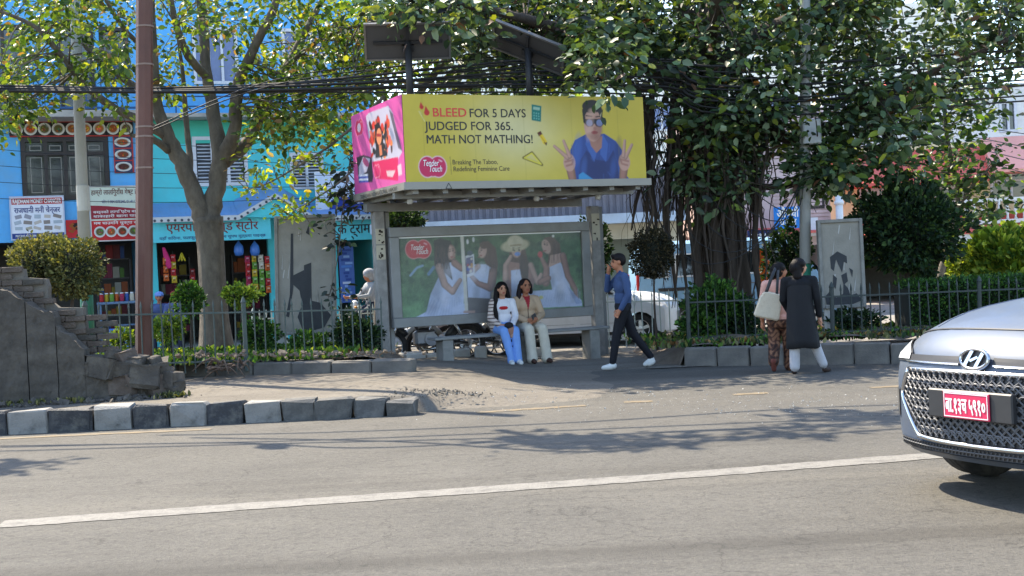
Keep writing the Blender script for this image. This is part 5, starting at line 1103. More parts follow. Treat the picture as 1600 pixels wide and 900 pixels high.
# stepped courses rising behind the panels
zc_ = wx(150, 560)[1]; steps = [(150, 545), (150, 530), (152, 515), (150, 500), (146, 488), (118, 480), (112, 472), (66, 462), (62, 450), (60, 440), (36, 430), (30, 420), (24, 414)]
prof = [(152, 562), (150, 492), (118, 490), (118, 474), (78, 474), (62, 462), (62, 440), (58, 428), (24, 426), (22, 412), (-40, 410), (-160, 408), (-454, 402)]
def topz(x):
    pts = sorted((wx(u, v)) for u, v in prof); return np.interp(x, [p[0] for p in pts], [p[1] for p in pts])
z = 0.75; row = 0
while z < 1.95:
    x = wx(-454, 500)[0] + (0.12 if row % 2 else 0)
    while x < wx(150, 500)[0]:
        if z + 0.07 < topz(x + 0.2) and z + 0.07 > topz(x + 0.2) - 1.3:
            brick(x, z, 0.30 + rnd.uniform(-0.015, 0.015))
        x += 0.243
    z += 0.079; row += 1
MB().prism([(wx(-454, 500)[0], 0.1), (wx(146, 500)[0], 0.1)] + [(wx(u, v)[0], wx(u, v)[1] - 0.06) for u, v in prof if u < 147], 0.34, 0.48).build('wall_core', MORT, rw)
# collapsed end: rough stones
STN = mat('rough_stone', (0.075, 0.064, 0.052), 0.95, 0.35, 6, 0.8, 30, dirt=(0.16, 0.14, 0.11), dscale=4, damt=0.6)
def rock(r, seed, sub=1):
    q = random.Random(seed); mb = MB().bevbox(-r[0], r[0], -r[1], r[1], -r[2], r[2], min(r) * 0.16)
    mb.v = [(x * (1 + q.uniform(-.22, .22)), y * (1 + q.uniform(-.22, .22)), z * (1 + q.uniform(-.2, .2))) for x, y, z in mb.v]
    me = bpy.data.meshes.new('stone'); me.from_pydata(mb.v, [], mb.f); return me
def stone(par, p, r, m, seed, name='stone'):
    me = rock(r, seed); me.materials.append(m); o = link(name, me, par, p); o.rotation_euler = (rnd.uniform(-.2, .2), rnd.uniform(-.2, .2), rnd.uniform(0, 6)); return o
for i, (u, v, rr) in enumerate([(198, 578, 0.16), (196, 600, 0.15), (222, 590, 0.17), (222, 608, 0.12), (240, 580, 0.13), (246, 600, 0.15), (262, 596, 0.12), (264, 612, 0.10), (160, 575, 0.16), (190, 560, 0.1), (212, 566, 0.09), (172, 556, 0.07), (236, 566, 0.07), (255, 585, 0.08), (270, 604, 0.08)]):
    x, z = wx(u, v); stone(rw, (x, 0.12 + rnd.uniform(-0.03, 0.05), max(z, 0.24)), (rr * 1.2, rr * 1.1, rr * 0.85), (STN, BRK, STN, PLAS)[i % 4], i)
MB().prism([(wx(184, 640)[0], 0.1), (wx(262, 640)[0], 0.1), wx(258, 598), wx(236, 582), wx(205, 572), wx(184, 566)], 0.1, 0.36).build('wall_core', STN, rw)
# loose rubble by the wall foot, kerb end and bed edge: scattered as one mass
def rubble(name, pts, smin, smax, n, m, spread, label):
    mb = MB(); q = random.Random(n)
    for k in range(n):
        c = Vector(q.choice(pts)); s_ = q.uniform(smin, smax) * (1 if q.random() < 0.85 else 1.8); x, y = c.x + q.gauss(0, spread[0]), c.y + q.gauss(0, spread[1])
        mb.cbox((x, y, (zp(x, y) if x < 0.8 and y > 14 else 0.0) + c.z + s_ * 0.25), (s_ * q.uniform(.7, 1.4), s_ * q.uniform(.7, 1.3), s_ * 0.7), rotm(q.uniform(0, 1), q.uniform(0, 1), q.uniform(0, 6)), 0.25)
    o = mb.build(name, m); tag(o, label, 'rubble', kind='stuff'); return o
rubble('rubble', [FW.at(wx(u, 600)[0], -0.15, 0) for u in range(-40, 280, 14)], 0.015, 0.05, 240, STN, (0.12, 0.12), 'small broken stones along the foot of the ruined wall')
rubble('rubble', [onG(640 + 6 * i, 640 - 0.6 * i) for i in range(14)], 0.005, 0.016, 240, PAVEM, (0.22, 0.2), 'crumbled concrete bits where the striped kerb ends')
rubble('rubble', [onG(330 + 16 * i, 578, 0.4) * 1.0 for i in range(18)], 0.012, 0.04, 130, SOIL, (0.3, 0.12), 'clods along the front of the planting bed')
rubble('gravel', [onG(u, v) for u in range(760, 1420, 30) for v in (616, 630, 640)], 0.003, 0.008, 700, CONCL, (0.4, 0.45), 'loose grit scattered over the bus bay surface')
# dead roots heap on the planter edge
RT = mat('dead_root', (0.15, 0.10, 0.07), 0.9, 0.3, 10); mb = MB(); q0 = onG(352, 580, 0.3)
for k in range(18):
    a = rnd.uniform(0, 6.28); l = rnd.uniform(0.15, 0.45); c = q0 + Vector((rnd.uniform(-.3, .3), rnd.uniform(-.05, .12), rnd.uniform(0, .12))); mb.tube(catmull([c, c + Vector((l * 0.5 * math.cos(a), 0.1 * math.sin(a), rnd.uniform(0, .1))), c + Vector((l * math.cos(a), 0.15 * math.sin(a), rnd.uniform(-.12, .06)))], 4), [0.02, .02, .018, .016, .014, .012, .01, .008, .006], 5)
o = mb.build('root_heap', RT, None, True); tag(o, 'heap of dead roots on the planter edge below the tall tree', 'roots')
# concrete blocks under the bench
for i, (u, v, sx, sy, sz, rz_) in enumerate([(650, 566, 0.36, 0.3, 0.24, 12), (694, 566, 0.3, 0.26, 0.2, -6), (735, 561, 0.42, 0.24, 0.23, 20), (772, 560, 0.34, 0.2, 0.25, 70), (668, 575, 0.25, 0.2, 0.06, 30), (860, 552, 0.34, 0.22, 0.16, 24)]):
    p = shp(*[(0.75, 2.25), (1.15, 2.3), (1.55, 2.35), (1.95, 2.3), (0.95, 1.9), (2.9, 2.4)][i], 0.05)
    o = MB().bevbox(-sx / 2, sx / 2, -sy / 2, sy / 2, 0, sz, 0.02).build('concrete_block', CONCL, None, False, p, R(rz_) + SH_A); o.rotation_euler.x = R(rnd.uniform(-4, 4))
    tag(o, ['big pale concrete block near the motorcycle front wheel', 'low concrete block second from the motorcycle wheel', 'tilted concrete block below the middle of the bench', 'upright concrete block beside the seated women', 'thin concrete slab piece lying before the big block', 'concrete block behind the right bench leg'][i], 'concrete block')
# ---------------------------------------------------------------- trees, shrubs, grass
BARK = mat('pale_bark', (0.125, 0.105, 0.08), 0.9, 0.45, 7, 1.0, 14, dirt=(0.045, 0.037, 0.03), dscale=3, damt=0.7, stretch=(1, 1, 0.5))
BARKD = mat('dark_bark', (0.052, 0.038, 0.028), 0.9, 0.35, 8, 0.8, 26, dirt=(0.085, 0.064, 0.05), dscale=4, damt=0.5, stretch=(1, 1, 0.25))
LEAFM = mat('leaf', rough=0.42, var=0.0, vcol=True, trans=0.42, spec=0.45)
LEAFG = mat('glossy_dark_leaf', rough=0.45, var=0.0, vcol=True, trans=0.25, spec=0.4)
LEAFS = mat('small_leaf', rough=0.6, var=0.0, vcol=True, trans=0.3, spec=0.3)
def tree_root(name, label, cat, p): return thing(name, label, cat, p)
def limb(par, root, pts, radii, m, name='limb', n=9, knob=0.04, seg=5):
    q = catmull(pts, seg); rr = lerp_list(radii, len(q)); q = [p + Vector((rnd.gauss(0, 1), rnd.gauss(0, 1), rnd.gauss(0, .5))) * rr[i] * knob * 2 for i, p in enumerate(q)]
    MB().tube([p - root for p in q], [r_ * rnd.uniform(0.94, 1.08) for r_ in rr], n).build(name, m, par, True); return q
def crown(par, root, clusters, skel, pal, wts, size, nleaf, spread, m, rng, droop=0.4, roll=1.0, twig_m=None, nbig=0, jit=0.25, flat=0.8):
    SK = np.array([tuple(p) for p in skel]); tw = MB(); Ps, Ds, Ss = [], [], []
    for c in clusters:
        c = np.array(c); d = np.linalg.norm(SK - c, axis=1); a = SK[d.argmin()] ; mid = (a + c) / 2 + rng.normal(0, 0.12, 3); mid[2] += 0.08 * d.min()
        if twig_m is not None: tw.tube([Vector(p) - root for p in catmull([a, mid, c], 3)], lerp_list([min(0.03, 0.008 + 0.008 * d.min()), 0.004], 7), 5)
        k = int(nleaf * rng.uniform(0.6, 1.4)); t = rng.random(k) ** 0.6; base = mid[None] * (1 - t[:, None]) + c[None] * t[:, None]
        P_ = np.where((rng.random(k) < 0.5)[:, None], base, c[None]) + rng.normal(0, spread, (k, 3)) * (1, 1, flat); D_ = rng.normal(0, .6, (k, 3)) + (P_ - c[None]) / (spread + 1e-6) * 0.8; D_[:, 2] = D_[:, 2] * 0.6 - droop
        Ps.append(P_); Ds.append(D_); Ss.append(size * rng.uniform(0.5, 1.45, k) * rng.uniform(0.8, 1.2))
    P_ = np.concatenate(Ps); D_ = np.concatenate(Ds); S_ = np.concatenate(Ss)
    if twig_m is not None: o = tw.build('twigs', twig_m, par, True); o['kind'] = 'stuff'
    big = np.zeros(len(P_), bool)
    if nbig:
        vis = np.einsum('ij,j->i', P_ - np.array(CAM), np.array(_F)); x = (P_ - np.array(CAM)) @ np.array(_Rt) / vis * F_PX + 800; y = 450 - (P_ - np.array(CAM)) @ np.array(_Up) / vis * F_PX
        ok = (x > 0) & (x < 1600) & (y > 0) & (y < 600); score = np.where(ok, S_ / vis, 0); big[np.argsort(-score)[:nbig]] = True
    r0 = np.array(root)
    o = link('crown', leaf_mesh('crown', P_[~big] - r0, D_[~big], S_[~big], pal, wts, m, rng, roll, jit), par); o['kind'] = 'stuff'
    if nbig:                                                  # the nearest leaves, each its own object
        pal_ = np.array(pal); kinds = []
        for i, c in enumerate(pal_):
            me = leaf_mesh('leaf', np.zeros((1, 3)), np.array([[0, 1.0, 0.0]]), np.ones(1), [c], [1], m, rng, 0.0, 0.1); kinds.append(me)
        ix = np.nonzero(big)[0]; ks = rng.choice(len(pal_), len(ix), p=np.array(wts) / sum(wts))
        for i, k in zip(ix, ks):
            o = link('leaf', kinds[k], par, Vector(P_[i] - r0)); o.rotation_mode = 'QUATERNION'; o.rotation_quaternion = Vector(D_[i]).to_track_quat('Y', 'Z') @ Matrix.Rotation(rng.normal(0, roll), 3, 'Y').to_quaternion(); s_ = float(S_[i]); o.scale = (s_, s_, s_)
    return P_
# ---- tall tree at the left
TY = 22.6
tb = atY(336, 530, TY); tb.z = 0.25
tl = tree_root('tall_tree', 'tall forked tree with yellow green leaves between brown pole and notice slab', 'tree', tb)
A_ = lambda u, v, dy=0.0: atY(u, v, TY + dy)
sk = []
tr = catmull([A_(338, 545), A_(335, 500), A_(332, 440), A_(329, 385), A_(325, 340)], 4); rr = lerp_list([0.31, 0.245, 0.225, 0.225, 0.26], len(tr))
mb = MB(); vs_n = 18; q = []
for i, p in enumerate(tr): q.append(p)
bmv = MB().tube([p - tb for p in q], rr, vs_n)
bmv.v = [tuple(Vector(v) + Vector((math.sin(7 * math.atan2(v[1], v[0])) * 0.018, math.cos(5 * math.atan2(v[1], v[0])) * 0.018, 0))) for v in bmv.v]; bmv.build('trunk', BARK, tl, True)
L1 = limb(tl, tb, [A_(324, 352), A_(302, 300, -.1), A_(282, 252, -.2), A_(262, 210, -.3), A_(246, 165, -.4), A_(240, 90, -.5), A_(236, -10, -.6), A_(228, -140, -.7)], [0.2, .15, .14, .125, .09, .075, .06, .035], BARK)
L2 = limb(tl, tb, [A_(330, 352), A_(337, 295), A_(345, 245), A_(336, 190, .1), A_(324, 120, .2), A_(318, 40, .3), A_(306, -60, .4), A_(300, -170, .4)], [0.2, .16, .145, .12, .10, .085, .07, .04], BARK)
L3 = limb(tl, tb, [A_(346, 250), A_(366, 205, -.2), A_(371, 140, -.4), A_(392, 85, -.6), A_(425, 20, -.8), A_(450, -70, -1)], [0.15, .115, .10, .085, .07, .04], BARK)
L4 = limb(tl, tb, [A_(350, 252), A_(384, 226, .3), A_(405, 185, .6), A_(425, 145, .8), A_(462, 78, 1.1), A_(498, 10, 1.3), A_(545, -70, 1.5)], [0.13, .11, .095, .085, .07, .055, .03], BARK)
L5 = limb(tl, tb, [A_(258, 212, -.3), A_(218, 188, -.7), A_(172, 165, -1.0), A_(132, 132, -1.3), A_(92, 82, -1.6), A_(52, 40, -1.9), A_(-20, 10, -2.2)], [0.09, .075, .065, .055, .045, .035, .02], BARK)
L6 = limb(tl, tb, [A_(246, 160, -.4), A_(196, 125, -.4), A_(150, 90, -.2), A_(118, 48, 0), A_(90, -20, .2)], [0.075, .06, .05, .04, .02], BARK)
L7 = limb(tl, tb, [A_(262, 235, -.3), A_(236, 216, -.8), A_(205, 212, -1.4)], [0.07, .055, .03], BARK)
L8 = limb(tl, tb, [A_(324, 120, .2), A_(296, 90, -.3), A_(276, 40, -.7), A_(262, -40, -1.0)], [0.08, .07, .055, .03], BARK)
L9 = limb(tl, tb, [A_(300, 296, 0), A_(296, 240, .3), A_(291, 190, .5), A_(286, 120, .6), A_(275, 40, .7)], [0.06, .055, .05, .04, .02], BARK)
L10 = limb(tl, tb, [A_(440, 110, 1.0), A_(500, 62, .6), A_(560, 40, .2), A_(620, 28, 0)], [0.05, .04, .03, .015], BARK)
L11 = limb(tl, tb, [A_(240, 90, -.5), A_(190, 40, -1), A_(150, -30, -1.4)], [0.05, .04, .02], BARK)
sk = L1[8:] + L2[12:] + L3[8:] + L4[10:] + L5[6:] + L6[6:] + L7[6:] + L8[6:] + L9[8:] + L10 + L11
rg = np.random.default_rng(21); cl = []
def clus(n, u0, u1, v0, v1, y0, y1): return [tuple(atY(rg.uniform(u0, u1), rg.uniform(v0, v1), rg.uniform(y0, y1))) for _ in range(n)]
cl += clus(50, -60, 205, -30, 110, 20.2, 23.6) + clus(16, -40, 190, 100, 178, 20.4, 22.5) + clus(26, 240, 480, -30, 60, 21, 25) + clus(50, 380, 600, 0, 165, 21.5, 25) + clus(20, 430, 570, 130, 215, 21.3, 23) + clus(8, 395, 450, 150, 260, 21.8, 22.8) + clus(7, 240, 300, 60, 150, 21, 24) + clus(9, -30, 40, 140, 220, 20.2, 21.5) + clus(10, 560, 640, 20, 130, 22, 24.5) + clus(36, -60, 620, -230, -30, 20.0, 25)
pal1 = [lin((112, 134, 52)), lin((80, 108, 46)), lin((146, 154, 64)), lin((56, 82, 38)), lin((140, 112, 76))]
crown(tl, tb, cl, sk, pal1, [4, 5, 3, 4, 0.8], 0.118, 52, 0.20, LEAFM, rg, 0.55, 1.0, BARK, nbig=260)
# low hanging bough of the same kind over the notice slab, sunlit
hb0 = [atY(600, 150, 20.4), atY(560, 190, 20.5), atY(515, 228, 20.5), atY(462, 262, 20.4), atY(415, 288, 20.3), atY(385, 296, 20.3)]
hb = tree_root('leafy_bough', 'low sunlit leafy bough hanging in front of the turquoise house', 'branch', hb0[0])
H1 = limb(hb, hb0[0], hb0, [0.03, .026, .022, .016, .01, .005], BARK, n=7); H2 = limb(hb, hb0[0], [atY(572, 245, 20.3), atY(530, 285, 20.2), atY(482, 318, 20.1), atY(460, 338, 20.1), atY(430, 318, 20.1)], [0.018, .015, .012, .008, .004], BARK, n=6)
H3 = limb(hb, hb0[0], [atY(600, 195, 20.4), atY(590, 225, 20.3), atY(572, 245, 20.3)], [0.02, .02, .018], BARK, n=6)
H4 = limb(hb, hb0[0], [atY(548, 245, 20.3), atY(536, 320, 20.2), atY(528, 400, 20.2), atY(512, 470, 20.2)], [0.012, .01, .008, .004], BARK, n=5)
c1 = [tuple(p) for p in H1[8:]] + [tuple(p) for p in H2[6:]]
crown(hb, hb0[0], c1 + clus(7, 455, 560, 205, 260, 20.3, 20.7), H1 + H2, [lin((150, 172, 46)), lin((190, 196, 60)), lin((104, 136, 44)), lin((176, 150, 96))], [4, 3, 4, 1], 0.10, 11, 0.10, LEAFM, rg, 0.0, 1.0, BARK)
cd_ = clus(26, 515, 590, 240, 335, 20.1, 20.5)
hb2 = tree_root('shaded_bough', 'dark shaded leaf spray hanging left of the shelter roof', 'branch', H4[0])
crown(hb2, H4[0], cd_ + clus(9, 505, 545, 330, 470, 20.1, 20.4), H4, [lin((44, 60, 44)), lin((34, 44, 36)), lin((80, 104, 60)), lin((120, 120, 110))], [4, 4, 1, 0.7], 0.12, 8, 0.10, LEAFG, rg, 0.6, 1.0, BARKD)

# ---- light tree behind the shelter, seen over the billboard
gt0 = atY(592, 520, 25.6); gt0.z = 0.02; gt = tree_root('garden_tree', 'light green tree behind the shelter showing over the billboard', 'tree', gt0)
G_ = lambda u, v, dy=0.0: atY(u, v, 25.6 + dy)
G1 = limb(gt, gt0, [G_(592, 560), G_(594, 460), G_(598, 360), G_(612, 260), G_(640, 170), G_(690, 100), G_(740, 20)], [0.12, .11, .10, .09, .08, .06, .03], BARK, 'trunk'); G2 = limb(gt, gt0, [G_(640, 170), G_(720, 140), G_(800, 120), G_(880, 110)], [.06, .05, .035, .015], BARK); G3 = limb(gt, gt0, [G_(625, 220), G_(600, 150), G_(590, 60)], [.05, .04, .015], BARK)
rg = np.random.default_rng(44)
crown(gt, gt0, clus(70, 540, 900, 20, 150, 24.8, 26.8) + clus(40, 560, 1000, -60, 60, 24.8, 27) + clus(20, 640, 960, 90, 150, 25, 26.5), G1[14:] + G2 + G3, pal1, [5, 4, 4, 3, 0.6], 0.16, 30, 0.26, LEAFM, rg, 0.3, 1.0, BARK)

# ---- banyan
BY = 21.8
bb = atY(1130, 560, BY); bb.z = 0.2
bn_ = tree_root('banyan_tree', 'dark banyan with curtains of hanging roots right of the shelter', 'tree', bb)
B_ = lambda u, v, dy=0.0: atY(u, v, BY + dy)
sb = []
def trunkish(pts, radii, n=14, name='trunk'):
    q = catmull(pts, 5); rr = lerp_list(radii, len(q)); o = MB().tube([p - bb for p in q], rr, n)
    o.v = [tuple(Vector(v) + Vector((rnd.gauss(0, .014), rnd.gauss(0, .014), 0))) for v in o.v]; o.build(name, BARKD, bn_, True); return q
t1 = trunkish([B_(1140, 575), B_(1138, 500), B_(1134, 420), B_(1128, 330), B_(1120, 240), B_(1112, 160), B_(1108, 60), B_(1100, -80)], [0.44, .33, .29, .27, .25, .22, .19, .12], 16)
t2 = trunkish([B_(1112, 575, .3), B_(1106, 480, .2), B_(1100, 380, .1), B_(1092, 280, 0), B_(1082, 180, 0), B_(1072, 60, 0), B_(1050, -90, 0)], [0.2, .15, .13, .13, .12, .10, .07])
t3 = trunkish([B_(1168, 575, -.3), B_(1162, 480, -.2), B_(1156, 380, -.1), B_(1150, 280, 0), B_(1140, 200, 0)], [0.2, .14, .12, .11, .10], 12)
sb += t1[18:] + t2[14:]
lb = [[B_(1112, 175), B_(1040, 120, -.5), B_(960, 75, -1.0), B_(860, 40, -1.3), B_(760, 15, -1.5), B_(640, -10, -1.6)], [B_(1110, 120), B_(1180, 60, -.4), B_(1270, 20, -.8), B_(1380, -10, -1.2), B_(1500, -20, -1.6), B_(1640, -40, -1.8)],
      [B_(1116, 200), B_(1180, 190, -.4), B_(1230, 215, -.6), B_(1290, 200, -.8), B_(1370, 160, -1), B_(1460, 110, -1.2), B_(1560, 70, -1.4)], [B_(1108, 60), B_(1060, 0, .5), B_(980, -60, 1), B_(860, -120, 1.4), B_(740, -160, 1.6)],
      [B_(1108, 40), B_(1190, -40, .5), B_(1300, -110, .8), B_(1440, -150, 1)], [B_(1130, 285), B_(1190, 292, -.4), B_(1240, 288, -.8), B_(1280, 262, -1)], [B_(1104, 100), B_(1120, 0, -1.5), B_(1130, -110, -2.6)], [B_(1060, 130, -.4), B_(1000, 140, -.8), B_(930, 120, -1.2)]]
lr = [[.2, .15, .12, .09, .06, .03], [.2, .16, .13, .10, .07, .03], [.16, .12, .10, .09, .07, .05, .02], [.15, .12, .1, .07, .03], [.15, .12, .08, .03], [.08, .06, .05, .02], [.13, .1, .04], [.08, .05, .02]]
for p, r_ in zip(lb, lr): sb += limb(bn_, bb, p, r_, BARKD)
rg = np.random.default_rng(5)
cb = clus(46, 610, 760, -30, 70, 19.6, 24.5) + clus(44, 760, 900, -30, 60, 21.4, 24.5) + clus(2, 860, 900, -20, 30, 19.0, 19.5) + clus(34, 900, 1000, -30, 80, 19.4, 24.5) + clus(50, 700, 960, 40, 130, 21.2, 24.4) + clus(118, 980, 1330, -30, 140, 19.9, 24) + clus(66, 1300, 1620, -30, 100, 19.8, 23.8) + clus(40, 1090, 1230, 110, 225, 19.8, 22.8) + clus(38, 1260, 1440, 110, 240, 19.5, 22.5) + clus(22, 1230, 1330, 230, 290, 20, 22) + clus(5, 880, 950, 60, 140, 17.6, 18.6) + clus(8, 560, 740, -10, 40, 18.6, 19.0) + clus(9, 905, 970, 20, 90, 18.4, 19.4) + clus(5, 1440, 1560, 90, 150, 19.5, 22) + clus(16, 1030, 1190, 170, 320, 20.3, 21.2) + clus(66, 600, 1640, -240, -30, 20.8, 24.5) + clus(3, 1130, 1200, 220, 300, 21, 22) + clus(10, 1330, 1440, 220, 290, 20.2, 21.6)
pal2 = [lin((58, 80, 52)), lin((42, 60, 40)), lin((78, 100, 66)), lin((122, 138, 106)), lin((100, 120, 46)), lin((140, 150, 56)), lin((94, 68, 50))]
crown(bn_, bb, cb, sb, pal2, [5, 4, 5, 2.4, 1.2, 0.7, 0.35], 0.145, 56, 0.20, LEAFG, rg, 0.35, 0.9, BARKD, nbig=280, jit=0.35)
# aerial roots: thick ones singly, thin ones as a curtain
def root_path(u, v0, v1, Y):
    k = 5; pts = []; u_ = u; zt = v1
    for i in range(k + 1):
        v = v0 + (v1 - v0) * i / k; u_ += rnd.uniform(-12, 12); pts.append(atY(u_, v, Y + rnd.uniform(-.05, .05)))
    return pts
for i in range(20):
    u = rnd.choice([rnd.uniform(1000, 1060), rnd.uniform(1060, 1110), rnd.uniform(1090, 1185)]); v0 = rnd.uniform(120, 230); v1 = rnd.uniform(330, 430) if u < 1060 else rnd.uniform(440, 545); Y = BY + rnd.uniform(-1.1, 0.4)
    r_ = rnd.uniform(0.018, 0.04); q = catmull(root_path(u, v0, v1, Y), 3); MB().tube([p - bb for p in q], lerp_list([r_, r_ * 0.9, r_ * 0.3], len(q)), 6).build('aerial_root', BARKD, bn_, True)
for (u, v1, r_) in ((1052, 465, .07), (1085, 540, .08), (1155, 560, .09), (1178, 560, .05), (1122, 565, .1), (1003, 400, .05), (1030, 360, .05), (1072, 500, .05)):
    q = catmull(root_path(u, 150, v1, BY - 0.5), 3); MB().tube([p - bb for p in q], lerp_list([r_, r_, r_ * (1.0 if v1 > 520 else 0.25)], len(q)), 8).build('aerial_root', BARKD, bn_, True)
mb = MB()
for i in range(300):
    u = rnd.choice([rnd.gauss(1020, 18), rnd.gauss(1085, 30), rnd.gauss(1130, 38), rnd.uniform(985, 1200)]); v0 = rnd.uniform(110, 300); v1 = v0 + rnd.uniform(40, 210)
    if u > 1190: v1 = min(v1, 380)
    q = catmull(root_path(u, v0, v1, BY + rnd.uniform(-1.2, 0.5)), 2); r_ = rnd.uniform(0.004, 0.011); mb.tube([p - bb for p in q], lerp_list([r_, r_, r_ * 0.4], len(q)), 4)
o = mb.build('root_curtain', BARKD, bn_); o['kind'] = 'stuff'
# shaded bough reaching over the road (throws the road shadows)
def hsh(u, v, h): return high(u, v, h)
rg = np.random.default_rng(9); ob = [tuple(hsh(u, v, 7.8)) for u, v in ((835, 690), (865, 692), (900, 690), (935, 686), (960, 694), (1010, 692), (1040, 688), (880, 688), (1220, 672), (1250, 676), (1290, 650), (1330, 650), (1380, 652), (1410, 648), (1350, 655), (-20, 726), (10, 732), (30, 728), (-60, 735))]
hbo = tree_root('high_bough', 'leafy bough high over the bus bay', 'branch', hsh(900, 690, 7.8))
hp_ = [hsh(780, 672, 8.0), hsh(900, 690, 7.8), hsh(1100, 690, 7.7), hsh(1400, 650, 7.8)]; Hq = limb(hbo, hsh(900, 690, 7.8), hp_, [0.06, .05, .04, .02], BARKD)
crown(hbo, hsh(900, 690, 7.8), ob, Hq + [hsh(0, 728, 7.8)], pal2, [5, 5, 4, 1.6, 1.0, 0.5, 0.35], 0.17, 60, 0.19, LEAFG, rg, 0.3, 0.9)

# ---- clipped bushes and shrubs
def bush(name, label, cat, c, rad, n, pal, wts, size, base, seed, trunk=0.03, lobes=0, core=0.8, spike=0.0, m=LEAFS, multi=1, wob=0.16):
    rg = np.random.default_rng(seed); t = thing(name, label, cat, base); c = np.array(c); rad = np.array(rad); base = np.array(base)
    cs = [(c, rad)] if not lobes else [(c + rg.normal(0, 0.42, 3) * rad, rad * rg.uniform(0.5, 0.75)) for _ in range(lobes)]
    Ps, Ds = [], []; per = n // len(cs); cm = MB()
    ph = rg.uniform(0, 6, 6)
    for cc, rr in cs:
        d = rg.normal(0, 1, (per, 3)); d /= np.linalg.norm(d, axis=1, keepdims=True); w = 1 + wob * (np.sin(d[:, 0] * 5 + ph[0]) * np.cos(d[:, 1] * 4 + ph[1]) + 0.6 * np.sin(d[:, 2] * 9 + d[:, 0] * 7 + ph[2]))
        r_ = (1 - 0.42 * rg.random(per) ** 2.2) * w; Ps.append(cc + d * rr * r_[:, None]); dd = d + rg.normal(0, 0.55, (per, 3)); dd[:, 2] += 0.25 + spike; Ds.append(dd)
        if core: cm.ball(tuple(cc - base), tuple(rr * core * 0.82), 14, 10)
    for _ in range(26):                                         # stray shoots
        d = rg.normal(0, 1, 3); d[2] = abs(d[2]) * 0.8 + 0.1; d /= np.linalg.norm(d); k = 14; t_ = rg.uniform(.85, 1.0 + rg.uniform(.12, .38), k); cc, rr = cs[rg.integers(len(cs))]
        Ps.append(cc + d * rr * t_[:, None] + rg.normal(0, .02, (k, 3))); Ds.append(d + rg.normal(0, .5, (k, 3)))
    P_ = np.concatenate(Ps); D_ = np.concatenate(Ds); S_ = size * rg.uniform(0.5, 1.6, len(P_)) * (1 + spike)
    o = link('crown', leaf_mesh('crown', P_ - base, D_, S_, pal, wts, m, rg, 1.5, 0.22), t); o['kind'] = 'stuff'
    if core: cm.build('dark_core', mat('bush_inside', (0.012, 0.016, 0.009), 0.95, 0.3, 9), t, True)  # solid dark core added so the leaf shell is not seen through
    if trunk:
        for k in range(multi):
            a = Vector((rg.normal(0, 0.03) if multi > 1 else 0, 0, -0.06)); e = Vector(c - base) + Vector((rg.normal(0, 0.35) * rad[0] if multi > 1 else 0, rg.normal(0, 0.2) * rad[1] if multi > 1 else 0, -0.3 * rad[2])); MB().tube(catmull([a, a * 0.5 + e * 0.5 + Vector((rg.normal(0, .03), rg.normal(0, .03), 0)), e], 4), lerp_list([trunk, trunk * 0.8, trunk * 0.55], 9), 7).build('trunk', BARKD, t, True)
    return t
OLI = [lin((112, 112, 66)), lin((86, 90, 54)), lin((62, 68, 44)), lin((136, 130, 86))]
GRN = [lin((70, 108, 44)), lin((50, 84, 36)), lin((98, 134, 56)), lin((36, 62, 30))]
DKG = [lin((38, 60, 40)), lin((28, 46, 32)), lin((54, 78, 46)), lin((74, 98, 54))]
YGR = [lin((128, 150, 50)), lin((96, 124, 44)), lin((156, 168, 66)), lin((66, 96, 38))]
def rr_(px, Y): return px * Y / 2000
Y_ = 16.6; g0 = onG(88, 520, 0.2); g0 = atY(88, 500, Y_); g0.z = 0.19
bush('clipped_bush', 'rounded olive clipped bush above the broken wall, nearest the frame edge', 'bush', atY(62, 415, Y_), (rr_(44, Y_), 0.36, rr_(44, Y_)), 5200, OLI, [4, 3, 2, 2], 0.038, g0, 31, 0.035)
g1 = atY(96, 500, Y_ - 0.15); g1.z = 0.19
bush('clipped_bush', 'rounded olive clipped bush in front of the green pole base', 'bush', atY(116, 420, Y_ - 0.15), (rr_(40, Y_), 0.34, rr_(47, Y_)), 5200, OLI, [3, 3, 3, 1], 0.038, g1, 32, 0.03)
def gb(u, v, Y, z): p = atY(u, v, Y); p.z = z; return p
bush('round_topiary', 'dark ball topiary on a thin stem right of the walking man', 'bush', atY(1021, 397, 20.3), (rr_(33, 20.3), 0.33, rr_(37, 20.3)), 5200, [lin((62, 56, 40)), lin((46, 48, 34)), lin((84, 74, 54)), lin((34, 34, 26))], [3, 3, 2, 2], 0.035, gb(1027, 540, 20.3, 0.2), 33, 0.022)
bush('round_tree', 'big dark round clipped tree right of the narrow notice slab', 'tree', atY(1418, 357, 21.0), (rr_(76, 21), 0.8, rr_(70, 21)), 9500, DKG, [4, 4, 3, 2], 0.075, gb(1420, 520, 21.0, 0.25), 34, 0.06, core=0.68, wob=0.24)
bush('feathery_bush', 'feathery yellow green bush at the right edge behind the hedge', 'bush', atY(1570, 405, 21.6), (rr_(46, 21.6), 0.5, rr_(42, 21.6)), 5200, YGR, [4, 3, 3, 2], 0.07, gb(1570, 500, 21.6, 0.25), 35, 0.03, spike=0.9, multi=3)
bush('leafy_shrub', 'light green loose shrub between dark round tree and feathery bush', 'bush', atY(1508, 418, 21.8), (rr_(26, 21.8), 0.35, rr_(32, 21.8)), 1600, YGR, [3, 3, 4, 1], 0.06, gb(1508, 500, 21.8, 0.25), 36, 0.02, core=0.55, multi=3)
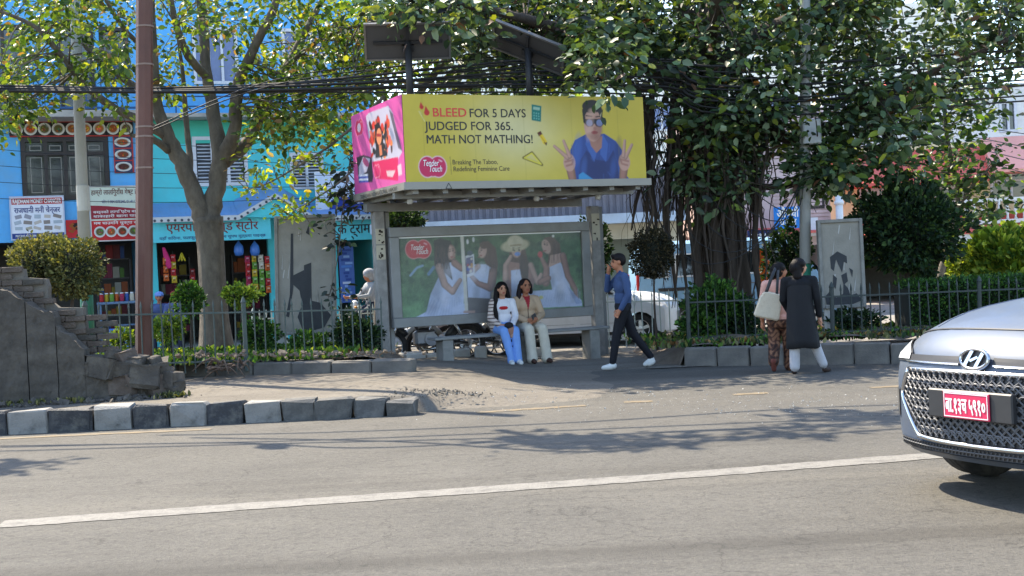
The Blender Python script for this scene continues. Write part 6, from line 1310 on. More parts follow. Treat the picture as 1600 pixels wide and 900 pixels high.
# hedge at the right: boxy
hd = thing('hedge', 'dark clipped hedge behind the shaded railing at the right', 'hedge', gb(1480, 520, 20.4, 0.25)); rg = np.random.default_rng(77); n = 9000
p0 = atY(1410, 470, 20.4); p1 = atY(1640, 455, 20.4); zt_ = atY(1500, 441, 20.4).z
P_ = np.stack([rg.uniform(p0.x, p1.x, n), rg.uniform(20.0, 20.9, n), np.zeros(n)], 1); tp = rg.random(n); P_[:, 2] = np.where(tp < 0.45, zt_ + rg.normal(0, 0.04, n), rg.uniform(0.35, zt_, n)); fr_ = tp > 0.45; P_[fr_, 1] = 20.0 + rg.normal(0, 0.05, fr_.sum())
D_ = rg.normal(0, 0.6, (n, 3)); D_[~fr_, 2] += 0.8; D_[fr_, 1] -= 0.7
r0 = np.array(hd.location); o = link('crown', leaf_mesh('crown', P_ - r0, D_, 0.05 * rg.uniform(.6, 1.3, n), GRN, [3, 4, 1, 4], LEAFS, rg, 1.5, 0.2), hd); o['kind'] = 'stuff'
MB().box(p0.x - r0[0], p1.x - r0[0], 20.06 - r0[1], 20.85 - r0[1], 0.02, zt_ - r0[2] - 0.05).build('dark_core', mat('bush_inside'), hd)  # added dark block filling the hedge, stops gaps showing through
# bed plants
shr = [('small green standard shrub with flat top before the trunk', 376, 462, 19.6, 25, 15, 1500, YGR, 0.045, 520), ('leafy shrub beside the trunk behind the railing', 295, 470, 20.6, 20, 24, 1200, GRN, 0.05, 530), ('bright yellow green plant right of the brown pole', 262, 515, 19.9, 20, 20, 900, YGR, 0.05, 545), ('low dark plant below the flat topped shrub', 405, 525, 19.6, 26, 24, 1300, GRN, 0.05, 555), ('dark green shrub at the railing end by the shelter post', 555, 527, 19.6, 34, 32, 2200, DKG, 0.055, 560), ('low plant at the foot of the grey notice slab', 480, 540, 19.6, 28, 18, 1000, GRN, 0.05, 560),
       ('leafy green shrub under the hanging roots', 1118, 478, 20.2, 40, 34, 2600, GRN, 0.065, 545), ('pale flowering shrub below the hanging roots', 1090, 515, 19.9, 26, 28, 900, GRN, 0.055, 550), ('dark shrub beside the woman in pink', 1160, 500, 20.1, 26, 26, 1200, DKG, 0.055, 545), ('dark conifer shrub behind the two walking women', 1232, 402, 22.5, 32, 44, 2600, DKG, 0.06, 520), ('small shrub left of the brown pole', 188, 535, 20.2, 18, 18, 500, YGR, 0.05, 560), ('climbing shrub on the garage corner by the shelter post', 930, 400, 24.5, 22, 52, 1800, DKG, 0.07, 520), ('clipped dark shrub behind the shelter roof beam', 628, 348, 27.0, 33, 22, 2200, DKG, 0.07, 500), ('dark shrub under the narrow notice slab', 1330, 500, 20.4, 40, 16, 1400, DKG, 0.05, 530)]
for i, (lb_, u, v, Y, a, b, n, pl, sz, vb) in enumerate(shr):
    zb = 0.3 if Y < 22.4 else 0.02
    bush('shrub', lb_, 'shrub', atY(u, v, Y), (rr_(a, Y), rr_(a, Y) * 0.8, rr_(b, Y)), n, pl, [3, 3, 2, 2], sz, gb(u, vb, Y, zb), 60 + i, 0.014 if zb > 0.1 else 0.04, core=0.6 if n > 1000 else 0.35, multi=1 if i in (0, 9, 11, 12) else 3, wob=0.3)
# slender tree at the right, in front of the cream building
yt = tree_root('slender_tree', 'slender green tree before the cream building at the right', 'tree', gb(1470, 500, 27, 0.02)); rb = yt.location.copy()
Q = lambda u, v, dy=0.0: atY(u, v, 27 + dy)
S1 = limb(yt, rb, [Q(1464, 520), Q(1470, 430), Q(1490, 370), Q(1497, 300), Q(1480, 220), Q(1474, 130), Q(1470, 60)], [0.09, .08, .07, .06, .05, .04, .02], BARK, 'trunk'); S2 = limb(yt, rb, [Q(1493, 330), Q(1520, 290, -.3), Q(1550, 260, -.5)], [.04, .03, .01], BARK); S3 = limb(yt, rb, [Q(1485, 240), Q(1450, 200, .3), Q(1420, 180, .4)], [.04, .03, .01], BARK)
rg = np.random.default_rng(3)
crown(yt, rb, clus(48, 1430, 1560, 120, 300, 26.2, 28) + clus(18, 1450, 1580, 280, 375, 26.4, 27.6), S1[10:] + S2 + S3, [lin((70, 100, 42)), lin((46, 70, 36)), lin((120, 140, 54)), lin((36, 54, 32))], [3, 4, 1.5, 3], 0.16, 26, 0.24, LEAFM, rg, 0.2, 1.0, BARK)
# weeds and grass in the beds
def grass(name, label, spots, n, hmin, hmax, pal, seed, spread):
    rg = np.random.default_rng(seed); S = np.array([tuple(s) for s in spots]); P_ = S[rg.integers(0, len(S), n)] + rg.normal(0, 1, (n, 3)) * (spread[0], spread[1], 0.0); D_ = rg.normal(0, 0.45, (n, 3)); D_[:, 2] = 1
    V, Fq = leaf_arrays(P_, D_, rg.uniform(hmin, hmax, n), rg, 1.5); V = V.reshape(-1, 6, 3); V = P_[:, None] + (V - P_[:, None]) * 1.0
    pal = np.array(pal); c = np.repeat(pal[rg.integers(0, len(pal), n)] * rg.uniform(.7, 1.3, (n, 1)), 6, axis=0); o = link(name, raw_mesh(name, V.reshape(-1, 3), Fq, LEAFS, np.clip(c, 0, .9))); tag(o, label, 'grass', kind='stuff'); return o
grass('grass', 'weedy grass in the planting bed left of the shelter', [(x, y, 0.38) for x in np.linspace(-8, -2.6, 40) for y in (18.8, 19.3, 20, 20.8)], 9000, 0.05, 0.17, YGR + GRN, 1, (0.2, 0.25))
grass('grass', 'weedy grass in the bed right of the shelter', [(x, y, 0.26) for x in np.linspace(2.2, 9, 40) for y in (19.0, 19.6, 20.4, 21.4)], 5000, 0.04, 0.13, GRN + OLI, 2, (0.2, 0.25))
grass('grass', 'thin weeds at the foot of the broken wall', [FW.at(wx(u, 620)[0], -0.12, 0.19) for u in (20, 60, 105, 128, 262, 268, 272, 278)] , 260, 0.03, 0.09, OLI, 3, (0.07, 0.06))
grass('dry_leaves', 'fallen dry leaves on the planting bed', [(x, y, 0.40) for x in np.linspace(-7, -2.4, 30) for y in (18.7, 19.0)] + [(x, 18.95, 0.3) for x in np.linspace(2.0, 8, 20)], 700, 0.04, 0.09, [lin((120, 86, 50)), lin((90, 66, 44)), lin((150, 116, 70))], 4, (0.2, 0.12))
# ---------------------------------------------------------------- vehicles
TYRE = mat('tyre_rubber', (0.02, 0.02, 0.021), 0.85, 0.25, 20, 0.3, 60, dirt=(0.07, 0.063, 0.055), dscale=5, damt=0.6)
ALLOY = mat('alloy', (0.5, 0.5, 0.52), 0.3, 0.08, metal=0.9); CHROME = mat('chrome', (0.52, 0.53, 0.55), 0.2, 0.05, metal=1.0)
CGLS = mat('car_glass', (0.015, 0.018, 0.022), 0.05, 0.1, spec=0.9); BLKP = mat('black_plastic', (0.022, 0.022, 0.024), 0.5, 0.15, 12)
GRILL = mat('grey_grille_plastic', (0.10, 0.10, 0.105), 0.45, 0.15, 12); LAMP = mat('headlamp_lens', (0.7, 0.72, 0.74), 0.2, 0.1, spec=0.9); TAIL = mat('tail_lamp', (0.5, 0.02, 0.02), 0.2, 0.1)
def carpaint(name, c, dirt, metal=0.45):
    return mat(name, c, 0.48, 0.05, 3, metal=metal, coat=0.2, spec=0.35, dirt=dirt, dscale=2.5, damt=0.55)
BLUEC = carpaint('dusty_blue_paint', (0.07, 0.094, 0.14), (0.10, 0.107, 0.108), 0.1)
WHITEC = carpaint('white_paint', (0.72, 0.73, 0.75), (0.58, 0.58, 0.57), 0.0); VANC = carpaint('pale_blue_paint', L(128, 166, 196), L(120, 140, 156)[:3], 0.0)
CW, CH2 = 0.95, 0.95
BODY = [(.79, .25, 1, 0), (.86, .29, 1, 0), (.875, .36, 1, 0), (.885, .48, 1, 0), (.885, .60, 1, 0), (.88, .72, 1, 0), (.865, .80, 1, .1), (.835, .87, 1, .2), (.79, .93, 1, .45), (.72, .99, .95, .7), (.62, 1.045, .85, .85), (.48, 1.09, .6, 1), (.3, 1.13, .35, 1), (.1, 1.16, .15, 1), (-.15, 1.185, .05, .95), (-.42, 1.205, 0, .85), (-.8, 1.21, 0, .5), (-1.4, 1.22, 0, .4), (-2.0, 1.23, 0, .4), (-2.6, 1.25, 0, .4), (-3.1, 1.25, -.5, .5), (-3.42, 1.18, -1, .4), (-3.5, 1.0, -1, .1), (-3.52, .8, -1, 0), (-3.53, .6, -1, 0), (-3.5, .4, -1, 0), (-3.4, .3, -.9, 0)]
def arch(cx, r, z0=0.30, n=9):
    o = []
    a0 = math.asin((z0 - 0.34) / r) if abs((z0 - 0.34) / r) < 1 else 0
    for k in range(n): a = math.pi - a0 - (math.pi - 2 * a0) * k / (n - 1); o.append((cx + r * math.cos(a), 0.34 + r * math.sin(a), 0, 0))
    return o
BODY = BODY + arch(-2.83, 0.39) + arch(0, 0.39)
def sweep(y): a = abs(y) / CW; return 0.25 * a ** 2.3 + 0.07 * a ** 9
def ring(y):
    a = abs(y) / CW; out = []
    for (x, z, fw, tw) in BODY:
        xx = x - fw * sweep(y) if fw > 0 else x - fw * 0.28 * a ** 2.6
        out.append((xx, z - tw * (0.10 * a ** 3 + 0.10 * a ** 9)))
    return out
_fz = [b[1] for b in BODY[:10]]; _fx = [b[0] for b in BODY[:10]]
def SX(y, z): return float(np.interp(z, _fz, _fx)) - sweep(y)
def loaf(mb, ys, ringf, squeeze=None):
    rs = [ringf(y) for y in ys]; n = len(rs[0]); vs = []
    for y, r_ in zip(ys, rs):
        for (x, z) in r_: vs.append((x, y * (squeeze(z) if squeeze else 1.0), z))
    fs = [(i * n + k, i * n + (k + 1) % n, (i + 1) * n + (k + 1) % n, (i + 1) * n + k) for i in range(len(ys) - 1) for k in range(n)]
    fs += [tuple(range(n))[::-1], tuple((len(ys) - 1) * n + k for k in range(n))]
    return mb.add(vs, fs)
YS = [-.95, -.945, -.93, -.90, -.85, -.78, -.68, -.55, -.4, -.25, -.12, 0, .12, .25, .4, .55, .68, .78, .85, .90, .93, .945, .95]
def patch(fn, nu, nv, off, face='f'):
    mb = MB()
    def f(s, t): y, z = fn(s, t); return (SX(y, z) + off, y, z)
    return mb.grid(f, nu, nv)
def surf(y, s_):                                             # body skin at lateral y, profile index s
    r_ = ring(y); i = int(s_); f = s_ - i; a, b_ = r_[i], r_[min(i + 1, len(r_) - 1)]; return (a[0] + (b_[0] - a[0]) * f, y, a[1] + (b_[1] - a[1]) * f)
def patch_s(fn, nu, nv, off):
    def f(a, b_): y, s_ = fn(a, b_); p = surf(y, s_); return (p[0] + off, p[1] * (1 + .4 * off), p[2] + off * .6)
    return MB().grid(f, nu, nv)
def wheel(par, x, y, r=0.34, wd=0.21, steer=0.0):
    s = 1 if y > 0 else -1; M = Matrix.Translation((x, y, r)) @ Matrix.Rotation(steer, 4, 'Z') @ Matrix.Rotation(R(90) * -s, 4, 'X')
    w_ = MB().lathe([(r * .62, -wd * .5), (r * .9, -wd * .52), (r * .97, -wd * .46), (r, -wd * .36), (r * .985, -wd * .2), (r, -wd * .18), (r, -.01), (r * .985, 0), (r, .01), (r, wd * .18), (r * .985, wd * .2), (r, wd * .36), (r * .97, wd * .46), (r * .9, wd * .52), (r * .62, wd * .5)], 40, M, False).build('wheel', TYRE, par, True)
    mb = MB().lathe([(r * .625, -wd * .48), (r * .625, wd * .2), (r * .63, wd * .49), (r * .58, wd * .46), (r * .56, wd * .2)], 28, M, False)
    for k in range(5): mb.box(-0.035, 0.035, 0.03, r * .59, wd * .3, wd * .42, M @ Matrix.Rotation(k * 1.2566, 4, 'Z'))
    mb.lathe([(0.06, wd * .25), (0.06, wd * .45), (0.01, wd * .47)], 12, M); mb.build('rim', ALLOY, w_)
    MB().lathe([(r * .5, wd * .05), (r * .5, wd * .1)], 20, M).build('brake_disc', BLKP, w_); return w_
def hatch(name, label, loc, rz, paint, front=True, scale=1.0, plate='ba'):
    c = thing(name, label, 'car', loc, rz); c.scale = (scale,) * 3
    o = loaf(MB(), YS, ring).build('body', paint, c, True); md = o.modifiers.new('es', 'EDGE_SPLIT'); md.split_angle = R(38)
    GH = [(-.48, 1.17), (-.66, 1.30), (-.9, 1.46), (-1.12, 1.585), (-1.3, 1.635), (-2.0, 1.65), (-2.6, 1.60), (-3.0, 1.48), (-3.25, 1.32), (-3.38, 1.18)]
    sq = lambda z: 1 - 0.30 * max(0, z - 1.17) / 0.48
    g_ = lambda y: [(x - (0.10 * (abs(y) / .86) ** 3 if x > -1 else 0), z - 0.05 * (abs(y) / .86) ** 4 * (z > 1.4)) for x, z in GH]
    loaf(MB(), [-.86, -.83, -.7, -.4, 0, .4, .7, .83, .86], g_, sq).build('windows', CGLS, c, True)
    rf = [(-1.06, 1.565), (-1.14, 1.61), (-1.3, 1.65), (-2.0, 1.665), (-2.6, 1.62), (-3.02, 1.49), (-3.02, 1.47), (-2.6, 1.57), (-1.3, 1.59)]
    loaf(MB(), [-.84, -.8, -.6, -.3, 0, .3, .6, .8, .84], lambda y: [(x, z - 0.06 * (abs(y) / .84) ** 4) for x, z in rf], sq).build('roof', paint, c, True)
    for s in (-1, 1):
        for pts, r_ in (([(-.55, .85, 1.17), (-.85, .755, 1.38), (-1.13, .652, 1.56)], .032), ([(-1.55, .86, 1.2), (-1.6, .64, 1.60)], .035), ([(-3.35, .82, 1.2), (-3.0, .66, 1.48), (-2.7, .63, 1.58)], .05)):
            MB().tube([(x, s * y, z) for x, y, z in pts], r_, 8).build('pillar', paint, c, True)
        MB().ball((-1.02, s * 1.0, 1.26), (.08, .1, .075)).build('mirror', paint, c, True)
        for x in (-.35, -1.5): MB().box(x - 1.0, x, s * .951, s * .956, .5, .505).build('door_seam', BLKP, c)
        for x in (-1.2, -2.1): MB().bevbox(x, x + .18, s * .955 - .01, s * .955 + .02, .98, 1.01, .008).build('door_handle', paint, c)
        lp = MB().grid(lambda a, b, s=s: (-3.52 + .07 * a + 0.28 * ((.72 + .2 * a) / CW) ** 2.6 + -.01, s * (.70 + .24 * a), .86 + .26 * b), 4, 4); lp.build('tail_lamp', TAIL, c)
    for x in (0, -2.83):
        for y in (-.80, .80): wheel(c, x, y, steer=R(-9) if x == 0 and front else 0)
    MB().box(-3.3, .6, -.75, .75, .22, .34).build('underbody', BLKP, c)
    MB().box(-3.545, -3.532, -.26, .26, .62, .78).build('number_plate', mat('plate_black', (.02, .02, .025), .4, .1), c)
    if not front:
        for s in (-1, 1): patch(lambda a, b, s=s: (s * (.58 + .30 * a), .82 + .1 * b), 5, 3, .012).build('headlamp', LAMP, c)
        patch(lambda a, b: (-.5 + a, .5 + .2 * b), 10, 3, .01).build('grille', BLKP, c); return c
    # detailed nose
    hw = lambda z: float(np.interp(z, [.375, .62, .77], [.50, .70, .62]))
    patch(lambda a, b: ((a * 2 - 1) * hw(.375 + .395 * b), .375 + .395 * b), 26, 8, .005).build('grille', BLKP, c, True)
    lat = MB(); st = .058
    for sg in (-1, 1):
        for k in range(-30, 31):
            pts = []
            for j in range(31):
                z = .385 + .375 * j / 30; y = k * st + sg * (z - .57) * 1.15
                if abs(y) < hw(z) - .012: pts.append((SX(y, z) + .013, y, z))
            if len(pts) > 2: lat.tube(pts, .0062, 5)
    lat.build('grille_mesh', GRILL, c)
    lip = MB()
    for r_ in range(7):                                        # overlapping scallop lips
        z = .40 + r_ * .058
        for k in range(-12, 13):
            y = (k + (r_ % 2) * .5) * st * 1.0
            if abs(y) < hw(z) - .05: lip.tube([(SX(y + st * .5 * math.cos(t), z) + .018, y + st * .46 * math.cos(t), z + .012 + .024 * math.sin(t)) for t in np.linspace(0, math.pi, 6)], .0055, 5)
    lip.build('grille_lip', GRILL, c)['kind'] = 'stuff'
    fr_ = [(-.62, .775), (-.3, .785), (0, .787), (.3, .785), (.62, .775), (.705, .63), (.69, .58), (.51, .37), (.3, .362), (0, .36), (-.3, .362), (-.51, .37), (-.69, .58), (-.705, .63), (-.62, .775)]
    pts = []
    for (y0, z0), (y1, z1) in zip(fr_[:-1], fr_[1:]):
        for k in range(6): y = y0 + (y1 - y0) * k / 6; z = z0 + (z1 - z0) * k / 6; pts.append((SX(y, z) + .012, y, z))
    pts.append(pts[0]); MB().tube(pts, .016, 8).build('grille_surround', CHROME, c, True)
    for s in (-1, 1):
        patch(lambda a, b, s=s: (s * (.12 + .55 * a), .835 + .04 * b - .01 * a), 14, 2, .012).build('slim_grille', BLKP, c)
        MB().tube([(SX(y, .83) + .014, s * y, .832 - .01 * (y / .67)) for y in np.linspace(.13, .67, 10)], .006, 6).build('trim_strip', CHROME, c)
        hl = patch_s(lambda a, b, s=s: (s * (.62 + .315 * a), 6.3 + b * (.8 + 3.2 * a)), 12, 8, .010).build('headlamp', BLKP, c, True)
        patch_s(lambda a, b, s=s: (s * (.63 + .23 * a), 6.45 + b * (.6 + 2.6 * a)), 8, 6, .016).build('lens', LAMP, hl, True)
        patch_s(lambda a, b, s=s: (s * (.875 + .05 * a), 6.7 + b * (2.0 + 1.0 * a)), 4, 6, .015).build('indicator', LAMP, hl, True)
        patch(lambda a, b, s=s: (s * (.795 + .075 * a), .47 + b * .18 - a * .02), 4, 5, .010).build('fog_lamp_trim', CHROME, c, True)
        hs = MB().tube([(lambda p: (p[0], p[1], p[2] - .002))(surf(s * (.60 + .012 * (k - 10)), k)) for k in range(10, 16)], .006, 5) if True else MB().tube([(.62 - .35 * (k / 12) ** 1.0 - .95 * (k / 12), s * (.60 + .10 * (k / 12)), 1.02 + .17 * (k / 12) ** .8) for k in range(13)], .006, 5); hs.build('bonnet_crease', paint, c, True)
    pts = [(lambda p: (p[0] + .002, p[1], p[2] + .002))(surf(y, 9.6)) for y in np.linspace(-.74, .74, 30)]
    MB().tube(pts, .006, 5).build('bonnet_seam', BLKP, c)
    patch(lambda a, b: ((a * 2 - 1) * .80, .295 + .045 * b), 24, 2, .008).build('lower_grille', BLKP, c)
    mb = MB()
    for k in range(-26, 27): y = k * .03; mb.tube([(SX(y, .30) + .012, y, .298), (SX(y + .02, .335) + .012, y + .02, .337)], .005, 4)
    mb.tube([(SX(y, .318) + .013, y, .318) for y in np.linspace(-.79, .79, 30)], .005, 4); mb.build('lower_mesh', GRILL, c)['kind'] = 'stuff'
    patch(lambda a, b: ((a * 2 - 1) * .88, .245 + .04 * b), 24, 2, .014).build('bumper_lip', paint, c, True)
    # badge
    MBd = Matrix.Translation((SX(0, .86) + .03, 0, .865)) @ Matrix.Rotation(R(-12), 4, 'Y'); bd = MB(); n = 36
    bd.tube([MBd @ Vector((0, .105 * math.cos(t), .058 * math.sin(t))) for t in np.linspace(0, 2 * math.pi, n)], .0115, 8)
    for q in ([(-.074, -.030), (-.052, -.042), (-.006, .046), (-.030, .050)], [(.074, .030), (.052, .042), (.006, -.046), (.030, -.050)], [(-.034, -.006), (-.022, -.018), (.034, .006), (.022, .018)]):
        bd.add([MBd @ Vector((xx, y, z)) for xx in (.008, -.004) for y, z in q], [(0, 1, 2, 3), (7, 6, 5, 4), (0, 4, 5, 1), (1, 5, 6, 2), (2, 6, 7, 3), (3, 7, 4, 0)])
    bdo = bd.build('emblem', CHROME, c, True); bdo.modifiers.new('es', 'EDGE_SPLIT').split_angle = R(40)
    MB().add([MBd @ Vector((-.006, .10 * math.cos(t), .054 * math.sin(t))) for t in np.linspace(0, 6.2832, 24, False)], [tuple(range(24))]).build('emblem_back', BLKP, c)
    # plate
    Mp = Matrix.Translation((SX(0, .6) + .035, 0, .60)) @ Matrix.Rotation(R(90), 4, 'Z')
    MB().bevbox(-.32, .32, -.012, .03, -.085, .085, .008, Mp).build('plate_holder', BLKP, c)
    pl = MB().bevbox(-.185, .165, -.024, -.0125, -.078, .078, .004, Mp).build('number_plate', mat('plate_red', L(214, 40, 84), .4, .06), c)
    mb = MB()
    for q in ((-.176, .156, -.070, -.065), (-.176, .156, .065, .070), (-.176, -.171, -.065, .065), (.151, .156, -.065, .065)): mb.box(q[0], q[1], -.0262, -.0248, q[2], q[3], Mp)
    text_mb(mb, 'बा.१३च ५९१०', .125, -.01, -.004, 'CENTER', .03, .30, y=-.0245, M=Mp); mb.build('lettering', WHITEP, pl)
    return c
TH = R(64); hd_ = Vector((-math.sin(TH), -math.cos(TH), 0)); N0 = atY(1521, 600, 7.38); N0.z = 0
hatch('parked_car', 'dusty blue hatchback nosing into the road with a pink red plate', N0 - hd_ * 0.885, math.atan2(hd_.y, hd_.x), BLUEC)
bpy.data.objects['parked_car'].name = 'hatchback_car'
# parked white cars behind the railing
w1 = atY(985, 500, 25.2); hatch('parked_car', 'white car parked behind the pale railing beside the walking man', (2.5, 25.0, 0.008), R(-8), WHITEC, False, 0.84)
w2_ = atY(872, 520, 25.3); hatch('parked_car', 'white car seen from behind below the poster case', (w2_.x + 0.3, 28.0, 0.008), R(80), WHITEC, False, 0.86)
# pale van
def van(label, loc, rz):
    c = thing('parked_van', label, 'van', loc, rz); pr = [(.95, .35), (1.0, .6), (.98, .85), (.85, 1.0), (.35, 1.12), (-.15, 1.75), (-.35, 1.9), (-.8, 1.97), (-3.0, 1.97), (-3.45, 1.9), (-3.55, 1.6), (-3.6, .9), (-3.58, .4), (-3.4, .32)] + [(x, z) for x, z, _, _ in arch(-2.6, .38, .32)] + [(x, z) for x, z, _, _ in arch(0, .38, .32)]
    o = loaf(MB(), [-.84, -.82, -.72, -.4, 0, .4, .72, .82, .84], lambda y: [(x - (.15 * (abs(y) / .84) ** 3 if x > .3 else 0), z - (.08 * (abs(y) / .84) ** 6 if z > 1.7 else 0)) for x, z in pr], lambda z: 1 - .10 * max(0, z - 1.0)).build('body', VANC, c, True); o.modifiers.new('es', 'EDGE_SPLIT').split_angle = R(35)
    for s in (-1, 1):
        for (a, b) in ((-.9, -.05), (-1.95, -1.0), (-2.85, -2.05), (-3.45, -2.95)):
            q = [(a + .02, 1.22), (b - .02, 1.22), (b - (.25 if b > -.1 else .04), 1.68), (a + .04, 1.68)]; wq = lambda z: .84 * (1 - .10 * max(0, z - 1.0)) + .006
            MB().add([(x, s * wq(z), z) for x, z in q], [(0, 1, 2, 3)]).build('window', CGLS, c)
            MB().tube([(x, s * (wq(z) + .002), z) for x, z in q + q[:1]], .022, 6).build('window_frame', WHITEC, c, True)
        MB().box(-3.2, -1.6, s * .841 - .008, s * .841 + .008, .92, .99).build('side_strip', BLKP, c); MB().bevbox(-1.15, -.97, s * .845 - .01, s * .845 + .02, 1.05, 1.09, .008).build('door_handle', BLKP, c)
        b_ = MB().prism([(-1.4, 1.03), (-.2, .9), (.3, .96), (-.2, .99)], s * .842 - .006, s * .842 + .006); b_.build('stripe', mat('stripe_brown', L(120, 90, 84), .4, .1), c)
        MB().bevbox(.86, .99, s * .5 - .16, s * .5 + .16, .68, .9, .02).build('headlamp', LAMP, c); MB().bevbox(-3.63, -3.58, s * .72 - .06, s * .72 + .06, .9, 1.3, .01).build('tail_lamp', TAIL, c)
    MB().add([(.33, -.66, 1.16), (.33, .66, 1.16), (-.14, .62, 1.72), (-.14, -.62, 1.72)], [(0, 1, 2, 3)]).build('windscreen', CGLS, c)
    for x in (0, -2.6):
        for y in (-.72, .72): wheel(c, x, y, .32, .18)
    return c
v1_ = atY(1040, 480, 27.6); van('pale blue van parked behind the hanging roots', (v1_.x + 2.9, 27.6, 0.008), R(3))

# motorcycles
def motorbike(label, loc, rz, tank, lean=6, panel=None):
    c = thing('motorcycle', label, 'motorcycle', loc, rz); c.rotation_euler = (R(lean), 0, rz); wr = .31
    for x in (0, -1.3):
        w_ = MB().torus((x, 0, wr), wr - .045, .047, 'Y', 32, 8).build('wheel', TYRE, c, True); mb = MB().torus((x, 0, wr), wr - .085, .013, 'Y', 28, 6).lathe([(.05, -.05), (.05, .05)], 10, Matrix.Translation((x, 0, wr)) @ Matrix.Rotation(R(90), 4, 'X'))
        for k in range(6): a = k * 1.047; mb.bar((x, 0, wr), (x + (wr - .085) * math.cos(a), 0, wr + (wr - .085) * math.sin(a)), .013, 6)
        mb.build('rim', ALLOY, w_, True); MB().lathe([(.11, .055), (.11, .06)], 18, Matrix.Translation((x, 0, wr)) @ Matrix.Rotation(R(90), 4, 'X')).build('brake_disc', CHROME, w_)
        q = [(x + (wr + .03) * math.cos(a), 0, wr + (wr + .03) * math.sin(a)) for a in np.linspace(R(20), R(150), 10)]; MB().tube(q, .055, 6, flat=.35).build('mudguard', tank if panel is None else panel, c, True)
    for s in (-1, 1):
        MB().tube([(0, s * .09, wr), (-.24, s * .09, .92)], .022, 8).build('fork', CHROME, c, True); MB().tube(catmull([(-.26, s * .05, .98), (-.28, s * .2, 1.04), (-.36, s * .36, 1.02)], 4), .013, 6).build('handlebar', BLKP, c, True)
        MB().tube([(-.36, s * .30, 1.03), (-.37, s * .40, 1.015)], .02, 8).build('grip', BLKP, c, True); MB().bar((-.3, s * .26, 1.04), (-.26, s * .31, 1.2), .006, 5).ball((-.26, s * .31, 1.23), (.015, .07, .045)).build('mirror', BLKP, c, True); MB().tube([(-1.3, s * .09, wr), (-.7, s * .08, .42)], .02, 6).build('swingarm', BLKP, c, True); MB().tube([(-1.22, s * .1, .36), (-1.05, s * .1, .74)], .03, 8).build('shock_absorber', CHROME, c, True)
        MB().ball((-.12, s * .16, .88), (.03, .03, .025)).build('indicator', mat('amber_lens', (.7, .3, .03), .3, .05), c, True)
    MB().tube(catmull([(-.24, 0, .88), (-.45, 0, .66), (-.55, 0, .42), (-.8, 0, .38)], 4), .025, 8).tube([(-.26, 0, .86), (-.75, 0, .74), (-1.35, 0, .78)], .022, 8).build('frame', BLKP, c, True)
    MB().bevbox(-.78, -.42, -.13, .13, .30, .56, .04).lathe([(.11, -.16), (.11, .16)], 14, Matrix.Translation((-.68, 0, .40)) @ Matrix.Rotation(R(90), 4, 'X')).build('engine', mat('engine_metal', (.18, .18, .19), .4, .2, 8, metal=.7), c)
    MB().ball((-.48, 0, .83), (.27, .145, .135), 16, 10).build('tank', tank, c, True); MB().tube(catmull([(-.68, 0, .80), (-.95, 0, .80), (-1.2, 0, .84), (-1.42, 0, .90)], 4), lerp_list([.12, .13, .12, .07], 13), 10, flat=.5).build('seat', BLKP, c, True)
    MB().tube(catmull([(-1.1, 0, .74), (-1.35, 0, .78), (-1.55, 0, .84)], 4), [.11, .11, .1, .1, .09, .08, .07, .06, .04], 8, flat=.6).build('tail_fairing', tank if panel is None else panel, c, True); MB().ball((-1.57, 0, .84), (.03, .07, .04)).build('tail_lamp', TAIL, c, True)
    MB().ball((-.1, 0, .93), (.09, .11, .11)).build('headlamp', LAMP, c, True); MB().tube(catmull([(-.55, -.14, .42), (-.6, -.16, .25), (-1.0, -.17, .3), (-1.42, -.18, .42)], 4), lerp_list([.02, .02, .045, .05], 13), 10).build('exhaust', CHROME, c, True)
    MB().tube([(-.75, .1, .3), (-.8, .28, .0)], .012, 6).build('side_stand', BLKP, c, True); return c
REDT = carpaint('red_tank', (.30, .02, .03), (.2, .1, .1), 0.1); BLUT = carpaint('blue_tank', (.03, .14, .42), (.1, .16, .3), 0.1); BLKT = carpaint('black_tank', (.015, .015, .018), (.08, .08, .08), 0.1)
p = shp(.55, 2.75, .03); motorbike('black motorcycle with front wheel by the left shelter post', (p.x, p.y, .05), R(196), BLKT, 5)
p = shp(1.35, 3.1, .03); motorbike('silver and red motorcycle behind the bench middle', (p.x - .1, p.y + .1, .02), R(197), REDT, -5, WHITEC)
p = shp(1.9, 3.3, .03); motorbike('blue and white motorcycle behind the seated women', (p.x - .1, p.y + .1, .01), R(205), BLUT, 6, WHITEC)
p = atY(478, 470, 27); motorbike('dark motorcycle parked by the shop door left of the shelter', (p.x + .9, 27.2, .008), R(185), BLKT, 5)
# ---------------------------------------------------------------- people
SKINM = mat('person_surface', rough=0.72, var=0.10, scale=16, vcol=True, spec=0.25, bump=0.6, bscale=13, stretch=(1, 1, 0.55))
HAIRM = mat('hair_strands', rough=0.6, var=0.35, scale=60, vcol=True, spec=0.18, bump=0.5, bscale=70, stretch=(1, 1, 0.12))
def cap_mesh(mb, p0, p1, r0, r1, n=12, k=4):
    p0, p1 = Vector(p0), Vector(p1); d = (p1 - p0); ln = max(d.length, 1e-4); d = d / ln; rings = []
    for i in range(k + 1): a = -math.pi / 2 + (math.pi / 2) * i / k; rings.append((p0 + d * (math.sin(a) * r0), max(math.cos(a) * r0, 1e-3)))
    for i in range(k + 1): a = (math.pi / 2) * i / k; rings.append((p1 + d * (math.sin(a) * r1), max(math.cos(a) * r1, 1e-3)))
    mb.tube([q[0] for q in rings], [q[1] for q in rings], n)
